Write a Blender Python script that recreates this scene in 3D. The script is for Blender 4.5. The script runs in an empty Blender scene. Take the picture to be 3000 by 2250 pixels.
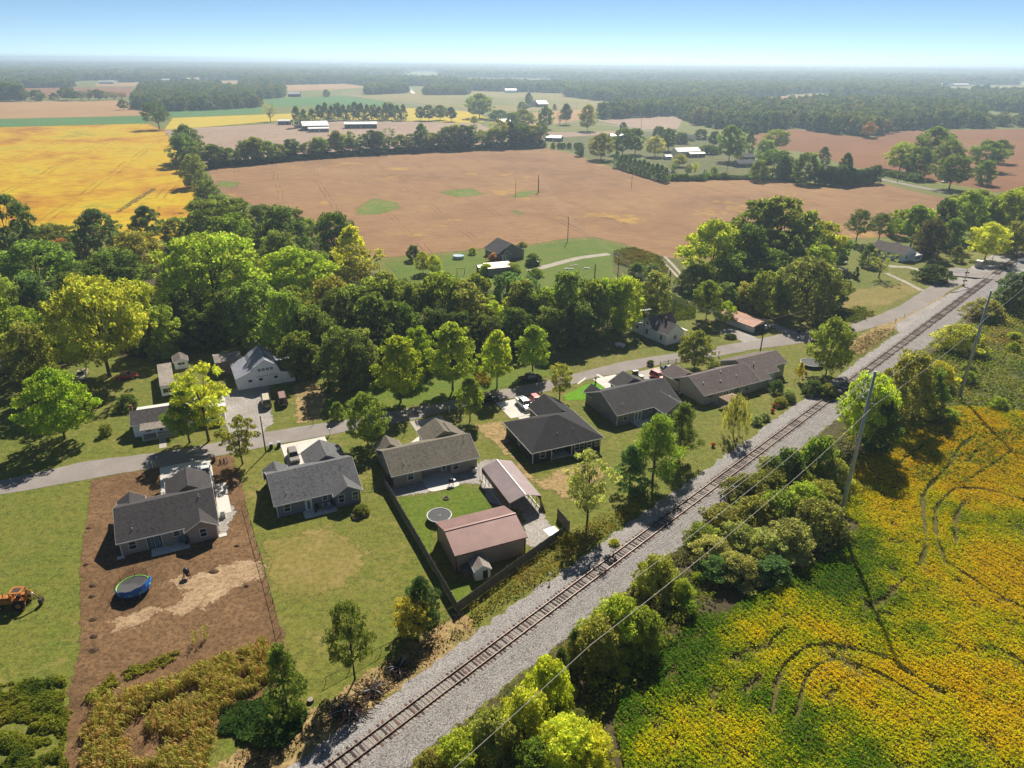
import bpy, math, random
import numpy as np
from mathutils import Matrix, Vector
from mathutils.geometry import tessellate_polygon
random.seed(7)
RNG = np.random.default_rng(7)
S = bpy.context.scene
COL = S.collection
R = math.radians

# ------------------------------------------------------------------ camera
CAM_H, FPX, PITCH, ROLL = 68.0, 2080.0, math.atan(949.0 / 2080.0), 0.0073
ct, st = math.cos(PITCH), math.sin(PITCH)
FWD = Vector((0, ct, -st)); UP0 = Vector((0, st, ct)); RT0 = Vector((1, 0, 0))
RT = RT0 * math.cos(ROLL) + UP0 * math.sin(ROLL)
UP = UP0 * math.cos(ROLL) - RT0 * math.sin(ROLL)
cd = bpy.data.cameras.new('camera'); cam = bpy.data.objects.new('camera', cd); COL.objects.link(cam)
cam.matrix_world = Matrix(((RT.x, UP.x, -FWD.x, 0), (RT.y, UP.y, -FWD.y, 0), (RT.z, UP.z, -FWD.z, CAM_H), (0, 0, 0, 1)))
cd.sensor_fit = 'HORIZONTAL'; cd.sensor_width = 36; cd.lens = FPX / 3000 * 36
cd.clip_start = 0.5; cd.clip_end = 90000
S.camera = cam

# ------------------------------------------------------------------ sky, sun, exposure
SUN_AZ, SUN_EL = R(9.5), R(41.5)
w = bpy.data.worlds.new('World'); S.world = w; w.use_nodes = True
nt = w.node_tree; bg = nt.nodes['Background']
sky = nt.nodes.new('ShaderNodeTexSky'); sky.sky_type = 'NISHITA'; sky.sun_disc = False
sky.sun_elevation = SUN_EL; sky.sun_rotation = SUN_AZ
sky.altitude = 0; sky.air_density = 0.35; sky.dust_density = 0.0; sky.ozone_density = 10.0
tint = nt.nodes.new('ShaderNodeMix'); tint.data_type = 'RGBA'; tint.blend_type = 'MULTIPLY'; tint.inputs[0].default_value = 1; tint.inputs[7].default_value = (1.16, .88, .6, 1)
nt.links.new(sky.outputs[0], tint.inputs[6]); nt.links.new(tint.outputs[2], bg.inputs[0]); bg.inputs[1].default_value = 0.1
sd = bpy.data.lights.new('sun', 'SUN'); sd.energy = 4.4; sd.angle = R(0.53); sd.color = (1.0, 0.93, 0.82)
sun = bpy.data.objects.new('sun', sd); COL.objects.link(sun)
sv = Vector((math.sin(SUN_AZ) * math.cos(SUN_EL), math.cos(SUN_AZ) * math.cos(SUN_EL), math.sin(SUN_EL)))
sun.rotation_euler = (-sv).to_track_quat('-Z', 'Y').to_euler(); sun.location = (0, 0, 200)
S.view_settings.view_transform = 'Standard'; S.view_settings.look = 'None'
S.view_settings.exposure = 0.85; S.view_settings.gamma = 1.0; S.view_settings.use_curve_mapping = False
S.render.engine = 'CYCLES'
S.cycles.max_bounces = 6; S.cycles.diffuse_bounces = 4; S.cycles.glossy_bounces = 2
S.cycles.transmission_bounces = 3; S.cycles.transparent_max_bounces = 10; S.cycles.volume_bounces = 0
S.cycles.use_adaptive_sampling = True; S.cycles.use_denoising = True
S.cycles.caustics_reflective = False; S.cycles.caustics_refractive = False

# ------------------------------------------------------------------ survey: a picture point taken to the level ground (or height z)
def G(u, v, z=0.0):
    d = RT * ((u - 1500) / FPX) + UP * (-(v - 1125) / FPX) + FWD
    t = (CAM_H - z) / -d.z
    return Vector((d.x * t, d.y * t, z))
def proj(p):
    q = Vector(p) - Vector((0, 0, CAM_H)); f = q.dot(FWD)
    return 1500 + FPX * q.dot(RT) / f, 1125 - FPX * q.dot(UP) / f, f
def height_at(base, vtop):
    lo, hi = 0.0, 60.0
    for _ in range(30):
        m = (lo + hi) / 2
        if proj((base.x, base.y, m))[1] > vtop: lo = m
        else: hi = m
    return lo

# ------------------------------------------------------------------ noise in numpy
def vnoise(x, y, seed=0):
    xi = np.floor(x).astype(np.int64); yi = np.floor(y).astype(np.int64)
    fx = x - xi; fy = y - yi; fx = fx * fx * (3 - 2 * fx); fy = fy * fy * (3 - 2 * fy)
    def h(a, b):
        n = (a * 374761393 + b * 668265263 + seed * 974634777) & 0x7fffffff
        n = ((n ^ (n >> 13)) * 1274126177) & 0x7fffffff
        return ((n ^ (n >> 16)) & 0xffff) / 65535.0
    a = h(xi, yi); b = h(xi + 1, yi); c = h(xi, yi + 1); d = h(xi + 1, yi + 1)
    return (a * (1 - fx) + b * fx) * (1 - fy) + (c * (1 - fx) + d * fx) * fy
def fbm(x, y, seed=0, o=4):
    s = 0; a = 0.5; t = 0
    for i in range(o):
        s = s + a * vnoise(x * 2 ** i, y * 2 ** i, seed + i); t += a; a *= 0.55
    return s / t

# ------------------------------------------------------------------ objects
def tag(o, label=None, cat=None, group=None, kind=None):
    if label: o['label'] = label
    if cat: o['category'] = cat
    if group: o['group'] = group
    if kind: o['kind'] = kind
    return o
def link(name, me, parent=None, loc=None, rz=None):
    o = bpy.data.objects.new(name, me); COL.objects.link(o)
    if parent: o.parent = parent
    if loc is not None: o.location = loc
    if rz is not None: o.rotation_euler = (0, 0, rz)
    return o
def thing(name, label, cat, loc=(0, 0, 0), rz=0.0, group=None):
    o = bpy.data.objects.new(name, None); COL.objects.link(o); o.empty_display_size = 0.2
    o.location = loc; o.rotation_euler = (0, 0, rz)
    return tag(o, label, cat, group)
def copy_tree(o, parent=None):
    c = o.copy(); COL.objects.link(c); c.parent = parent
    for ch in list(o.children): copy_tree(ch, c)
    return c
def np_mesh(name, V, F, mat, smooth=False):
    me = bpy.data.meshes.new(name); V = np.asarray(V, np.float32); F = np.asarray(F, np.int32)
    k = F.shape[1]; n = len(F)
    me.vertices.add(len(V)); me.vertices.foreach_set('co', V.ravel())
    me.loops.add(n * k); me.loops.foreach_set('vertex_index', F.ravel())
    me.polygons.add(n); me.polygons.foreach_set('loop_start', np.arange(n, dtype=np.int32) * k)
    if smooth: me.polygons.foreach_set('use_smooth', np.ones(n, bool))
    me.update(calc_edges=True)
    if mat: me.materials.append(mat)
    return me

class MB:
    def __init__(s): s.v = []; s.f = []; s.m = []; s.smooth = set()
    def add(s, V, F, m=0, smooth=False):
        b = len(s.v); s.v += [tuple(p) for p in V]
        for f in F:
            if smooth: s.smooth.add(len(s.f))
            s.f.append([b + i for i in f]); s.m.append(m)
        return s
    def box(s, x0, x1, y0, y1, z0, z1, m=0):
        V = [(x0, y0, z0), (x1, y0, z0), (x1, y1, z0), (x0, y1, z0), (x0, y0, z1), (x1, y0, z1), (x1, y1, z1), (x0, y1, z1)]
        return s.add(V, [(3, 2, 1, 0), (4, 5, 6, 7), (0, 1, 5, 4), (1, 2, 6, 5), (2, 3, 7, 6), (3, 0, 4, 7)], m)
    def prism(s, pts, z0, z1, m=0):
        n = len(pts); V = [(p[0], p[1], z0) for p in pts] + [(p[0], p[1], z1) for p in pts]
        tri = tessellate_polygon([[Vector((p[0], p[1], 0)) for p in pts]])
        F = []
        for t in tri:
            a, b, c = t
            A, B, C = pts[a], pts[b], pts[c]
            if (B[0] - A[0]) * (C[1] - A[1]) - (B[1] - A[1]) * (C[0] - A[0]) < 0: a, c = c, a
            F += [(n + a, n + b, n + c), (c, b, a)]
        ar = sum(pts[i][0] * pts[(i + 1) % n][1] - pts[(i + 1) % n][0] * pts[i][1] for i in range(n))
        for i in range(n):
            j = (i + 1) % n
            F.append((i, j, n + j, n + i) if ar > 0 else (j, i, n + i, n + j))
        return s.add(V, F, m)
    def cyl(s, p0, p1, r0, r1=None, n=10, m=0, caps=True, smooth=True):
        r1 = r0 if r1 is None else r1
        return s.tube([p0, p1], [r0, r1], n, m, caps, smooth)
    def tube(s, P, Rr, n=6, m=0, caps=True, smooth=True):
        P = [Vector(p) for p in P]; V = []
        if not hasattr(Rr, '__len__'): Rr = [Rr] * len(P)
        for i, p in enumerate(P):
            d = (P[min(i + 1, len(P) - 1)] - P[max(i - 1, 0)]).normalized()
            a = d.orthogonal().normalized() if i == 0 else (a - d * a.dot(d)).normalized()
            b = d.cross(a)
            for k in range(n):
                t = 2 * math.pi * k / n
                V.append(p + (a * math.cos(t) + b * math.sin(t)) * Rr[i])
        F = []
        for i in range(len(P) - 1):
            for k in range(n):
                F.append((i * n + k, i * n + (k + 1) % n, (i + 1) * n + (k + 1) % n, (i + 1) * n + k))
        s.add(V, F, m, smooth)
        if caps:
            b = len(s.v) - len(V)
            s.f.append([b + k for k in range(n)][::-1]); s.m.append(m)
            s.f.append([b + (len(P) - 1) * n + k for k in range(n)]); s.m.append(m)
        return s
    def build(s, name, mats, parent=None, loc=None, rz=None):
        me = bpy.data.meshes.new(name); me.from_pydata([tuple(p) for p in s.v], [], s.f)
        mats = mats if isinstance(mats, (list, tuple)) else [mats]
        for m in mats: me.materials.append(m)
        if len(mats) > 1: me.polygons.foreach_set('material_index', s.m)
        if s.smooth:
            me.polygons.foreach_set('use_smooth', [i in s.smooth for i in range(len(s.f))])
        me.update()
        return link(name, me, parent, loc, rz)
def part(name, mat, parent, fn, *a, **k):
    b = MB(); getattr(b, fn)(*a, **k); return b.build(name, mat, parent)

# ------------------------------------------------------------------ materials
class NT:
    def __init__(s, name):
        s.mat = bpy.data.materials.new(name); s.mat.use_nodes = True; s.t = s.mat.node_tree
        s.b = s.t.nodes['Principled BSDF']; s.out = s.t.nodes['Material Output']
    def n(s, typ, **k):
        o = s.t.nodes.new('ShaderNode' + typ)
        for a, v in k.items(): setattr(o, a, v)
        return o
    def l(s, a, b): s.t.links.new(a, b)
    def put(s, v, sock):
        if isinstance(v, bpy.types.NodeSocket): s.l(v, sock)
        else: sock.default_value = v if not (isinstance(v, tuple) and len(v) == 3 and sock.type == 'RGBA') else (*v, 1)
    def math(s, op, a, b=0.0, clamp=False):
        o = s.n('Math', operation=op); o.use_clamp = clamp; s.put(a, o.inputs[0]); s.put(b, o.inputs[1]); return o.outputs[0]
    def mix(s, f, a, b, mode='MIX'):
        o = s.n('Mix', data_type='RGBA', blend_type=mode); s.put(f, o.inputs[0]); s.put(a, o.inputs[6]); s.put(b, o.inputs[7]); return o.outputs[2]
    def pos(s, scale=(1, 1, 1), rot=0.0, obj=False):
        g = s.n('TexCoord').outputs['Object'] if obj else s.n('NewGeometry').outputs['Position']
        m = s.n('Mapping'); s.l(g, m.inputs[0]); m.inputs['Scale'].default_value = scale; m.inputs['Rotation'].default_value = (0, 0, rot)
        return m.outputs[0]
    def noise(s, vec, scale, detail=4.0, rough=0.55, dist=0.0):
        o = s.n('TexNoise'); s.l(vec, o.inputs['Vector']); o.inputs['Scale'].default_value = scale
        o.inputs['Detail'].default_value = detail; o.inputs['Roughness'].default_value = rough; o.inputs['Distortion'].default_value = dist
        return o.outputs[0]
    def ramp(s, f, stops):
        o = s.n('ValToRGB'); s.l(f, o.inputs[0]); e = o.color_ramp.elements
        while len(e) > 1: e.remove(e[-1])
        for i, (p, c) in enumerate(stops):
            q = e[0] if i == 0 else e.new(p)
            q.position = p; q.color = (*c, 1) if len(c) == 3 else c
        return o.outputs[0]
    def rng(s, f, a, b, c=0.0, d=1.0):
        o = s.n('MapRange'); s.put(f, o.inputs[0])
        for i, v in enumerate((a, b, c, d)): o.inputs[i + 1].default_value = v
        return o.outputs[0]
    def bump(s, h, strength, dist):
        o = s.n('Bump'); s.l(h, o.inputs['Height']); o.inputs['Strength'].default_value = strength; o.inputs['Distance'].default_value = dist
        s.l(o.outputs[0], s.b.inputs['Normal'])
    def fin(s, col, rough=0.8, spec=0.3, metal=0.0, soft=0.0, nscale=0.6):
        s.put(col, s.b.inputs['Base Color']); s.put(rough, s.b.inputs['Roughness'])
        s.b.inputs['Specular IOR Level'].default_value = spec; s.b.inputs['Metallic'].default_value = metal
        if soft:   # ragged edge of a ground patch: the sheet ends where the noise says so
            at = s.n('Attribute'); at.attribute_name = 'edge'
            nz = s.noise(s.pos(), nscale, 6, 0.75)
            e = s.math('ADD', at.outputs['Fac'], s.math('MULTIPLY', s.math('SUBTRACT', nz, 0.5), soft * 3.2))
            al = s.rng(e, -0.06 * soft, 0.06 * soft)
            s.l(al, s.b.inputs['Alpha'])
        return s.mat
def sc(c, k): return tuple(x * k for x in c)
def plain(name, col, rough=0.6, spec=0.4, metal=0.0, var=0.18, scale=1.5, obj=False, fine=0.1):
    t = NT(name); p = t.pos(obj=obj)
    a = t.noise(p, scale, 5, 0.6); b = t.noise(p, scale * 11, 3, 0.6)
    c = t.mix(t.rng(a, .3, .7), sc(col, 1 - var), sc(col, 1 + var))
    c = t.mix(t.math('MULTIPLY', t.rng(b, .3, .7), fine * 2), c, sc(col, .45))
    return t.fin(c, rough, spec, metal)
def ground(name, cols, big=0.05, fine=1.3, contrast=0.5, bump=0.06, soft=0.0, stretch=(1, 1, 1), rot=0.0, rough=0.9, grain=(5.0, .5), mid=0.35, mow=None):
    """earth, turf, gravel: broad patches, medium mottling, fine grain"""
    t = NT(name); p = t.pos(stretch, rot)
    a = t.noise(p, big, 5, 0.62, 0.3); m = t.noise(p, mid, 4, 0.65); f = t.noise(p, fine, 5, 0.7); g = t.noise(p, grain[0], 3, 0.7)
    x = t.math('ADD', t.math('MULTIPLY', a, 0.62), t.math('MULTIPLY', m, 0.38))
    n = len(cols); c = t.ramp(x, [(0.34 + 0.32 * i / max(1, n - 1), q) for i, q in enumerate(cols)])
    c = t.mix(t.rng(f, .62, .36), c, sc(cols[0], .42)) if contrast == 0 else t.mix(t.math('MULTIPLY', t.rng(f, .57, .4), contrast), c, sc(cols[0], .42))
    c = t.mix(t.math('MULTIPLY', t.rng(g, .46, .64), grain[1]), c, sc(cols[-1], 1.35))
    if mow is not None:   # faint mowing lanes and thin dry spots
        q = t.noise(t.pos((.06, 1.1, 1), mow), .9, 3, .6); c = t.mix(t.math('MULTIPLY', t.rng(q, .42, .62), .35), c, sc(cols[2], 1.05))
        e = t.noise(p, .22, 6, .75); c = t.mix(t.math('MULTIPLY', t.rng(e, .56, .68), .55), c, (.3, .22, .08))
    t.bump(t.math('ADD', f, t.math('MULTIPLY', g, .5)), 0.8, bump)
    return t.fin(c, rough, 0.1, soft=soft)

M = {}
M['lawn'] = ground('lawn', [(.07, .115, .012), (.11, .148, .018), (.16, .165, .028), (.25, .2, .065)], .035, 1.0, .62, .09, grain=(3.2, .45), mow=R(25))
M['lush'] = ground('lush_lawn', [(.075, .14, .012), (.115, .17, .018), (.16, .17, .03)], .06, 1.4, .5, .07, soft=1.2, grain=(4.5, .3))
M['fresh'] = ground('fresh_lawn', [(.1, .27, .008), (.15, .3, .012)], .2, 1.6, .4, .06, soft=.5, grain=(6, .2))
M['dirt'] = ground('dirt', [(.13, .068, .034), (.23, .13, .065), (.34, .2, .105)], .07, 1.6, .65, .07, grain=(6, .3), mid=.5)
M['sand'] = ground('sand', [(.27, .175, .095), (.38, .26, .15), (.46, .33, .2)], .3, 1.5, .6, .06, soft=1.8, grain=(6, .35))
M['straw'] = ground('straw', [(.3, .2, .085), (.45, .31, .15), (.2, .17, .05)], .35, 1.5, .65, .06, soft=1.6, grain=(6, .4))
M['gravel'] = ground('gravel', [(.24, .21, .175), (.34, .31, .275), (.43, .4, .37)], .15, 2.6, .6, .06, soft=.9, grain=(7, .5))
M['asphalt'] = ground('asphalt', [(.235, .205, .185), (.275, .24, .215), (.32, .285, .255)], .12, 2.5, .22, .012, grain=(9, .16), stretch=(1, 1, 1))
M['ballast'] = ground('ballast', [(.19, .172, .16), (.28, .258, .24), (.37, .345, .325)], .5, 4.6, .9, .12, grain=(6.5, .8), mid=2.5)
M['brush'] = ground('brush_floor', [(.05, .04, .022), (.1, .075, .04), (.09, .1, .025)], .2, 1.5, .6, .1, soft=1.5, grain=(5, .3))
M['rough'] = ground('rough_grass', [(.06, .085, .016), (.12, .13, .03), (.2, .16, .06)], .1, 1.0, .7, .16, soft=2.2, grain=(4, .3))
def concrete(name, col): return ground(name, [sc(col, .86), col, sc(col, 1.1)], .25, 3, .14, .006, grain=(9, .12), rough=.85)
M['concrete'] = concrete('concrete', (.62, .58, .52)); M['concrete_old'] = concrete('old_concrete', (.42, .38, .32))

# ------------------------------------------------------------------ ground pieces
def poly_sd(px, py, poly):
    """signed distance to a closed polygon, positive inside"""
    d = np.full(px.shape, 1e9); ins = np.zeros(px.shape, bool); n = len(poly)
    for i in range(n):
        ax, ay = poly[i][0], poly[i][1]; bx, by = poly[(i + 1) % n][0], poly[(i + 1) % n][1]
        ex, ey = bx - ax, by - ay; L = ex * ex + ey * ey + 1e-12
        t = np.clip(((px - ax) * ex + (py - ay) * ey) / L, 0, 1)
        d = np.minimum(d, np.hypot(px - ax - t * ex, py - ay - t * ey))
        c = ((ay > py) != (by > py)) & (px < (bx - ax) * (py - ay) / (by - ay + 1e-12) + ax); ins ^= c
    return np.where(ins, d, -d)
PZ = [0]
def patch(name, poly, mat, z, res, soft, parent=None):
    PZ[0] += 1; z += .0006 * PZ[0]
    P = [(p[0], p[1]) for p in poly]
    xs = np.arange(min(p[0] for p in P) - soft * 2, max(p[0] for p in P) + soft * 2 + res, res)
    ys = np.arange(min(p[1] for p in P) - soft * 2, max(p[1] for p in P) + soft * 2 + res, res)
    X, Y = np.meshgrid(xs, ys); sdv = poly_sd(X.ravel(), Y.ravel(), P); nx = len(xs)
    iy, ix = np.meshgrid(np.arange(len(ys) - 1), np.arange(nx - 1), indexing='ij')
    q = np.stack([iy * nx + ix, iy * nx + ix + 1, (iy + 1) * nx + ix + 1, (iy + 1) * nx + ix], -1).reshape(-1, 4)
    q = q[(sdv[q] > -soft * 1.7).any(1)]
    used, inv = np.unique(q, return_inverse=True)
    V = np.stack([X.ravel()[used], Y.ravel()[used], np.full(len(used), z)], 1)
    me = np_mesh(name, V, inv.reshape(-1, 4), mat)
    at = me.attributes.new('edge', 'FLOAT', 'POINT'); at.data.foreach_set('value', sdv[used].astype(np.float32))
    o = link(name, me, parent)
    if not parent: tag(o, kind='structure')
    return o
def jag(poly, step, amp, seed=0):
    """real edges are not ruled: cut the outline fine and let it wander"""
    out = []; rnd = random.Random(seed); n = len(poly)
    for i in range(n):
        a = Vector(poly[i][:2]).to_3d(); b = Vector(poly[(i + 1) % n][:2]).to_3d(); L = (b - a).length; k = max(1, int(L / step))
        nrm = Vector((-(b - a).y, (b - a).x, 0)).normalized()
        for j in range(k): out.append(a + (b - a) * (j / k) + nrm * rnd.uniform(-amp, amp))
    return out
def sheet(name, poly, mat, z, step=3.0, amp=0.12, label=None, seed=1, parent=None):
    P = jag(poly, step, amp, seed) if amp else [Vector((p[0], p[1], 0)) for p in poly]
    tri = tessellate_polygon([P]); F = []
    for a, b, c in tri:
        A, B, C_ = P[a], P[b], P[c]
        F.append((a, b, c) if (B - A).cross(C_ - A).z > 0 else (c, b, a))
    me = bpy.data.meshes.new(name); me.from_pydata([(p.x, p.y, z) for p in P], [], F); me.materials.append(mat); me.update()
    o = link(name, me, parent)
    if not parent: tag(o, kind='structure')
    return o
def GP(*uv): return [G(u, v) for u, v in uv]

# the land itself: one sheet to the horizon, finer towards the houses
g = [-42000, -20000, -9000, -4500, -2500, -1400, -800, -500, -300, -180, -90, 0, 90, 180, 300, 500, 800, 1400, 2500, 4500, 9000, 20000, 42000]
V = [(x, y, 0) for y in g for x in g]; k = len(g)
F = [(i * k + j, i * k + j + 1, (i + 1) * k + j + 1, (i + 1) * k + j) for i in range(k - 1) for j in range(k - 1)]
tag(link('ground', np_mesh('ground', V, F, M['lawn'])), kind='structure')
# ------------------------------------------------------------------ fields
def field(name, cols, big, fine, rot, lines=0.0, spot=None, bump=.15, contrast=.45):
    t = NT(name); p = t.pos((1, 1, 1), rot); q = t.pos((.25, 1.6, 1), rot)
    a = t.noise(p, big, 6, .62, .5); f = t.noise(q, fine, 5, .7); gr = t.noise(p, 2.2, 4, .8); md = t.noise(p, big * 7, 4, .6)
    x = t.math('ADD', t.math('MULTIPLY', a, .68), t.math('MULTIPLY', md, .32)); n = len(cols)
    c = t.ramp(x, [(.36 + .28 * i / max(1, n - 1), k) for i, k in enumerate(cols)])
    c = t.mix(t.math('MULTIPLY', t.rng(f, .58, .38), contrast), c, sc(cols[0], .6))
    c = t.mix(t.math('MULTIPLY', t.rng(gr, .6, .35), .5), c, sc(cols[0], .5))
    if spot: c = t.mix(t.rng(t.noise(p, big * 2.3, 5, .7), .6, .68), c, spot)
    if lines:   # wheel tracks left by the sprayer
        sx = t.n('SeparateXYZ'); t.l(p, sx.inputs[0])
        wob = t.math('MULTIPLY', t.noise(p, .02, 2), 7.0)
        y = t.math('ADD', sx.outputs[1], wob)
        fr = t.math('FRACT', t.math('DIVIDE', y, lines)); d1 = t.math('ABSOLUTE', t.math('SUBTRACT', fr, .45)); d2 = t.math('ABSOLUTE', t.math('SUBTRACT', fr, .55))
        ln = t.rng(t.math('MINIMUM', d1, d2), .02, .008)
        c = t.mix(t.math('MULTIPLY', ln, t.rng(t.noise(p, .05, 3), .42, .6, 0, .5)), c, sc(cols[0], .4))
    t.bump(t.math('ADD', gr, f), .7, bump)
    return t.fin(c, .95, .05)
M['f_brown'] = field('brown_beans', [(.26, .15, .08), (.36, .21, .11), (.42, .26, .12)], .012, .5, R(71), 24, (.4, .25, .07))
M['f_brown2'] = field('brown_beans_far', [(.24, .115, .055), (.32, .16, .075)], .01, .5, R(30), 0)
M['f_orange'] = field('orange_beans', [(.33, .15, .03), (.54, .27, .018), (.62, .4, .018), (.66, .48, .02), (.42, .38, .03)], .014, .35, R(73), 42)
M['f_yellow'] = field('yellow_beans', [(.5, .36, .03), (.62, .46, .05), (.5, .42, .08)], .01, .3, R(20))
M['f_green'] = field('green_crop', [(.09, .2, .06), (.13, .25, .08)], .008, .3, R(20))
M['f_tan'] = field('tan_stubble', [(.4, .24, .11), (.48, .3, .15)], .006, .25, R(10))
M['f_pinkgrey'] = field('grey_stubble', [(.36, .25, .18), (.46, .34, .25)], .008, .3, R(75), 9)
M['f_olive'] = field('olive_meadow', [(.2, .21, .07), (.32, .26, .1), (.38, .27, .13)], .004, .2, R(0))
def fld(name, mat, z, pts, step=14, amp=1.0):
    return sheet(name, GP(*pts), M[mat], z, step, amp, seed=len(pts))
fld('brown_bean_field', 'f_brown', .05, [(606, 495), (1000, 456), (1300, 441), (1580, 430), (1640, 442), (1690, 455), (1815, 500), (1945, 531), (2080, 526), (2180, 519), (2290, 531), (2400, 548), (2560, 532), (2700, 566), (2870, 600), (2760, 650), (2690, 690), (2480, 700), (2300, 730), (2100, 760), (1977, 757), (1934, 748), (1862, 727), (1789, 705), (1739, 695), (1663, 699), (1547, 717), (1415, 728), (1306, 739), (1147, 754), (1060, 750), (900, 690), (740, 600), (640, 560)], 6, .5)
fld('brown_field_beyond', 'f_brown2', .05, [(2205, 392), (2330, 378), (2450, 395), (2550, 402), (2620, 385), (3100, 376), (3300, 420), (3300, 610), (2990, 560), (2900, 562), (2840, 548), (2600, 508), (2480, 485), (2350, 445), (2205, 430)])
fld('orange_bean_field', 'f_orange', .05, [(-500, 384), (0, 373), (430, 362), (479, 380), (502, 412), (545, 480), (575, 545), (600, 600), (560, 650), (520, 705), (440, 705), (250, 680), (80, 668), (-300, 690)], 8, .8)
fld('green_crop_strip', 'f_green', .1, [(-500, 360), (0, 349), (429, 339.5), (432, 361.5), (0, 372.5), (-500, 383.5)])
fld('tan_stubble_field', 'f_tan', .1, [(-500, 305), (0, 297), (353, 294), (429, 321), (429, 339), (0, 348.5), (-500, 359.5)])
fld('green_crop_patch', 'f_green', .1, [(490, 322), (769, 315), (769, 332.5), (508, 345)])
fld('far_green_field', 'f_green', .12, [(773, 291), (1000, 281), (1110, 297), (1180, 311), (1000, 309), (796, 313)])
fld('yellow_bean_field', 'f_yellow', .1, [(508, 345.5), (841, 333), (1000, 330), (1000, 345), (845, 351), (583, 374), (481, 380)])
fld('grey_stubble_field', 'f_pinkgrey', .06, [(481, 381), (583, 374.5), (814, 362), (1000, 352), (1180, 356), (1400, 362), (1480, 398), (1580, 424), (1300, 437), (1000, 452), (606, 490), (560, 470), (520, 430)])
fld('yellow_bean_patch', 'f_yellow', .1, [(1120, 316), (1250, 318), (1390, 328), (1430, 348), (1400, 361), (1180, 354), (1000, 350), (1000, 331)])
fld('olive_meadow', 'f_olive', .1, [(1000, 268), (1200, 268), (1375, 266), (1655, 274), (1768, 294), (1746, 316), (1660, 321), (1497, 327), (1361, 318), (1181, 297), (1000, 278)])
fld('stubble_strip', 'f_tan', .1, [(1490, 336), (1660, 322.5), (1740, 318), (1720, 350), (1560, 372), (1510, 360)])
fld('stubble_rows', 'f_pinkgrey', .1, [(1746, 353), (1972, 341), (2000, 353), (1985, 378), (1880, 379)])
fld('bare_strip', 'f_pinkgrey', .1, [(1579, 389), (1859, 384), (1741, 397), (1633, 403), (1590, 412)])
fld('far_brown_field', 'f_brown2', .12, [(70, 258), (384, 255), (392, 283), (60, 286)])
for i, (m, p) in enumerate([('f_tan', [(280, 244), (700, 237), (690, 248), (600, 251), (280, 253)]), ('f_olive', [(1340, 232), (1520, 231), (1490, 241), (1370, 241)]),
        ('f_olive', [(2719, 254), (3060, 250), (3060, 265), (2791, 267)]), ('f_brown2', [(2750, 271), (2830, 274), (2820, 285), (2740, 282)]), ('f_tan', [(2160, 296), (2400, 284), (2390, 276), (2230, 285)]),
        ('f_tan', [(2940, 300), (3100, 300), (3100, 318), (2960, 315)]), ('f_tan', [(820, 250), (1010, 246), (1080, 255), (990, 262), (830, 268)]), ('f_brown2', [(2860, 345), (3100, 335), (3100, 352), (2900, 360)]), ('f_olive', [(0, 236), (180, 232), (200, 240), (0, 245)])]):
    fld('far_clearing', m, .14, p)
# green spots and weeds in the brown field
M['weedy'] = ground('weedy_green', [(.08, .16, .015), (.14, .2, .03), (.26, .2, .06)], .1, .7, .5, .2, soft=5, grain=(3, .3))
for p in ([(1045, 612), (1090, 582), (1160, 592), (1170, 610), (1110, 628), (1050, 630)], [(1285, 562), (1380, 552), (1420, 570), (1340, 578)], [(1497, 577), (1520, 564), (1565, 558), (1585, 563), (1530, 578)], [(640, 530), (700, 535), (690, 548), (640, 548)], [(1500, 615), (1530, 622), (1530, 630), (1505, 622)]):
    patch('weedy_patch', GP(*p), M['weedy'], .07, 1.5, 5)
sheet('ditch', GP((338, 622), (395, 580), (460, 546), (458, 556), (400, 592), (345, 625)), M['brush'], .09, 3, .5)
# grass round the outlying houses and rough ground
patch('rough_grass', GP((1880, 730), (1990, 762), (2010, 830), (1960, 900), (1880, 960), (1860, 940), (1880, 860), (1800, 800), (1790, 740)), M['rough'], .02, 1.2, 2.5)
patch('lush_lawn', GP((1130, 770), (1420, 735), (1550, 722), (1740, 700), (1860, 735), (1830, 790), (1700, 860), (1450, 830), (1180, 830)), M['lush'], .015, 1.0, 2.5)
patch('lush_lawn', GP((1170, 1460), (1260, 1450), (1360, 1420), (1420, 1440), (1440, 1490), (1330, 1530), (1270, 1560), (1260, 1640), (1330, 1720), (1440, 1700), (1600, 1590), (1610, 1600), (1520, 1660), (1345, 1780), (1230, 1590)), M['lush'], .0125, .5, 1.2)
patch('lush_lawn', GP((870, 1200), (1050, 1140), (1200, 1100), (1420, 1080), (1640, 1080), (1660, 1090), (1500, 1130), (1330, 1165), (1120, 1205), (1000, 1225)), M['lush'], .015, .7, 2.0)
patch('village_grass', GP((1590, 400), (1760, 390), (2000, 385), (2200, 440), (2220, 510), (1950, 528), (1820, 495), (1690, 452)), M['rough'], .06, 3, 3)
M['dry'] = ground('dry_lawn', [(.15, .15, .025), (.23, .19, .05), (.3, .22, .09)], .12, 1.2, .5, .06, soft=2.5, grain=(5, .35))
patch('dry_lawn', GP((770, 1590), (960, 1545), (1080, 1620), (1010, 1720), (870, 1760), (790, 1700)), M['dry'], .012, .6, 2.5)
patch('dry_lawn', GP((2500, 850), (2640, 830), (2700, 850), (2600, 895), (2450, 905)), M['dry'], .012, .9, 2.5)

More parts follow.
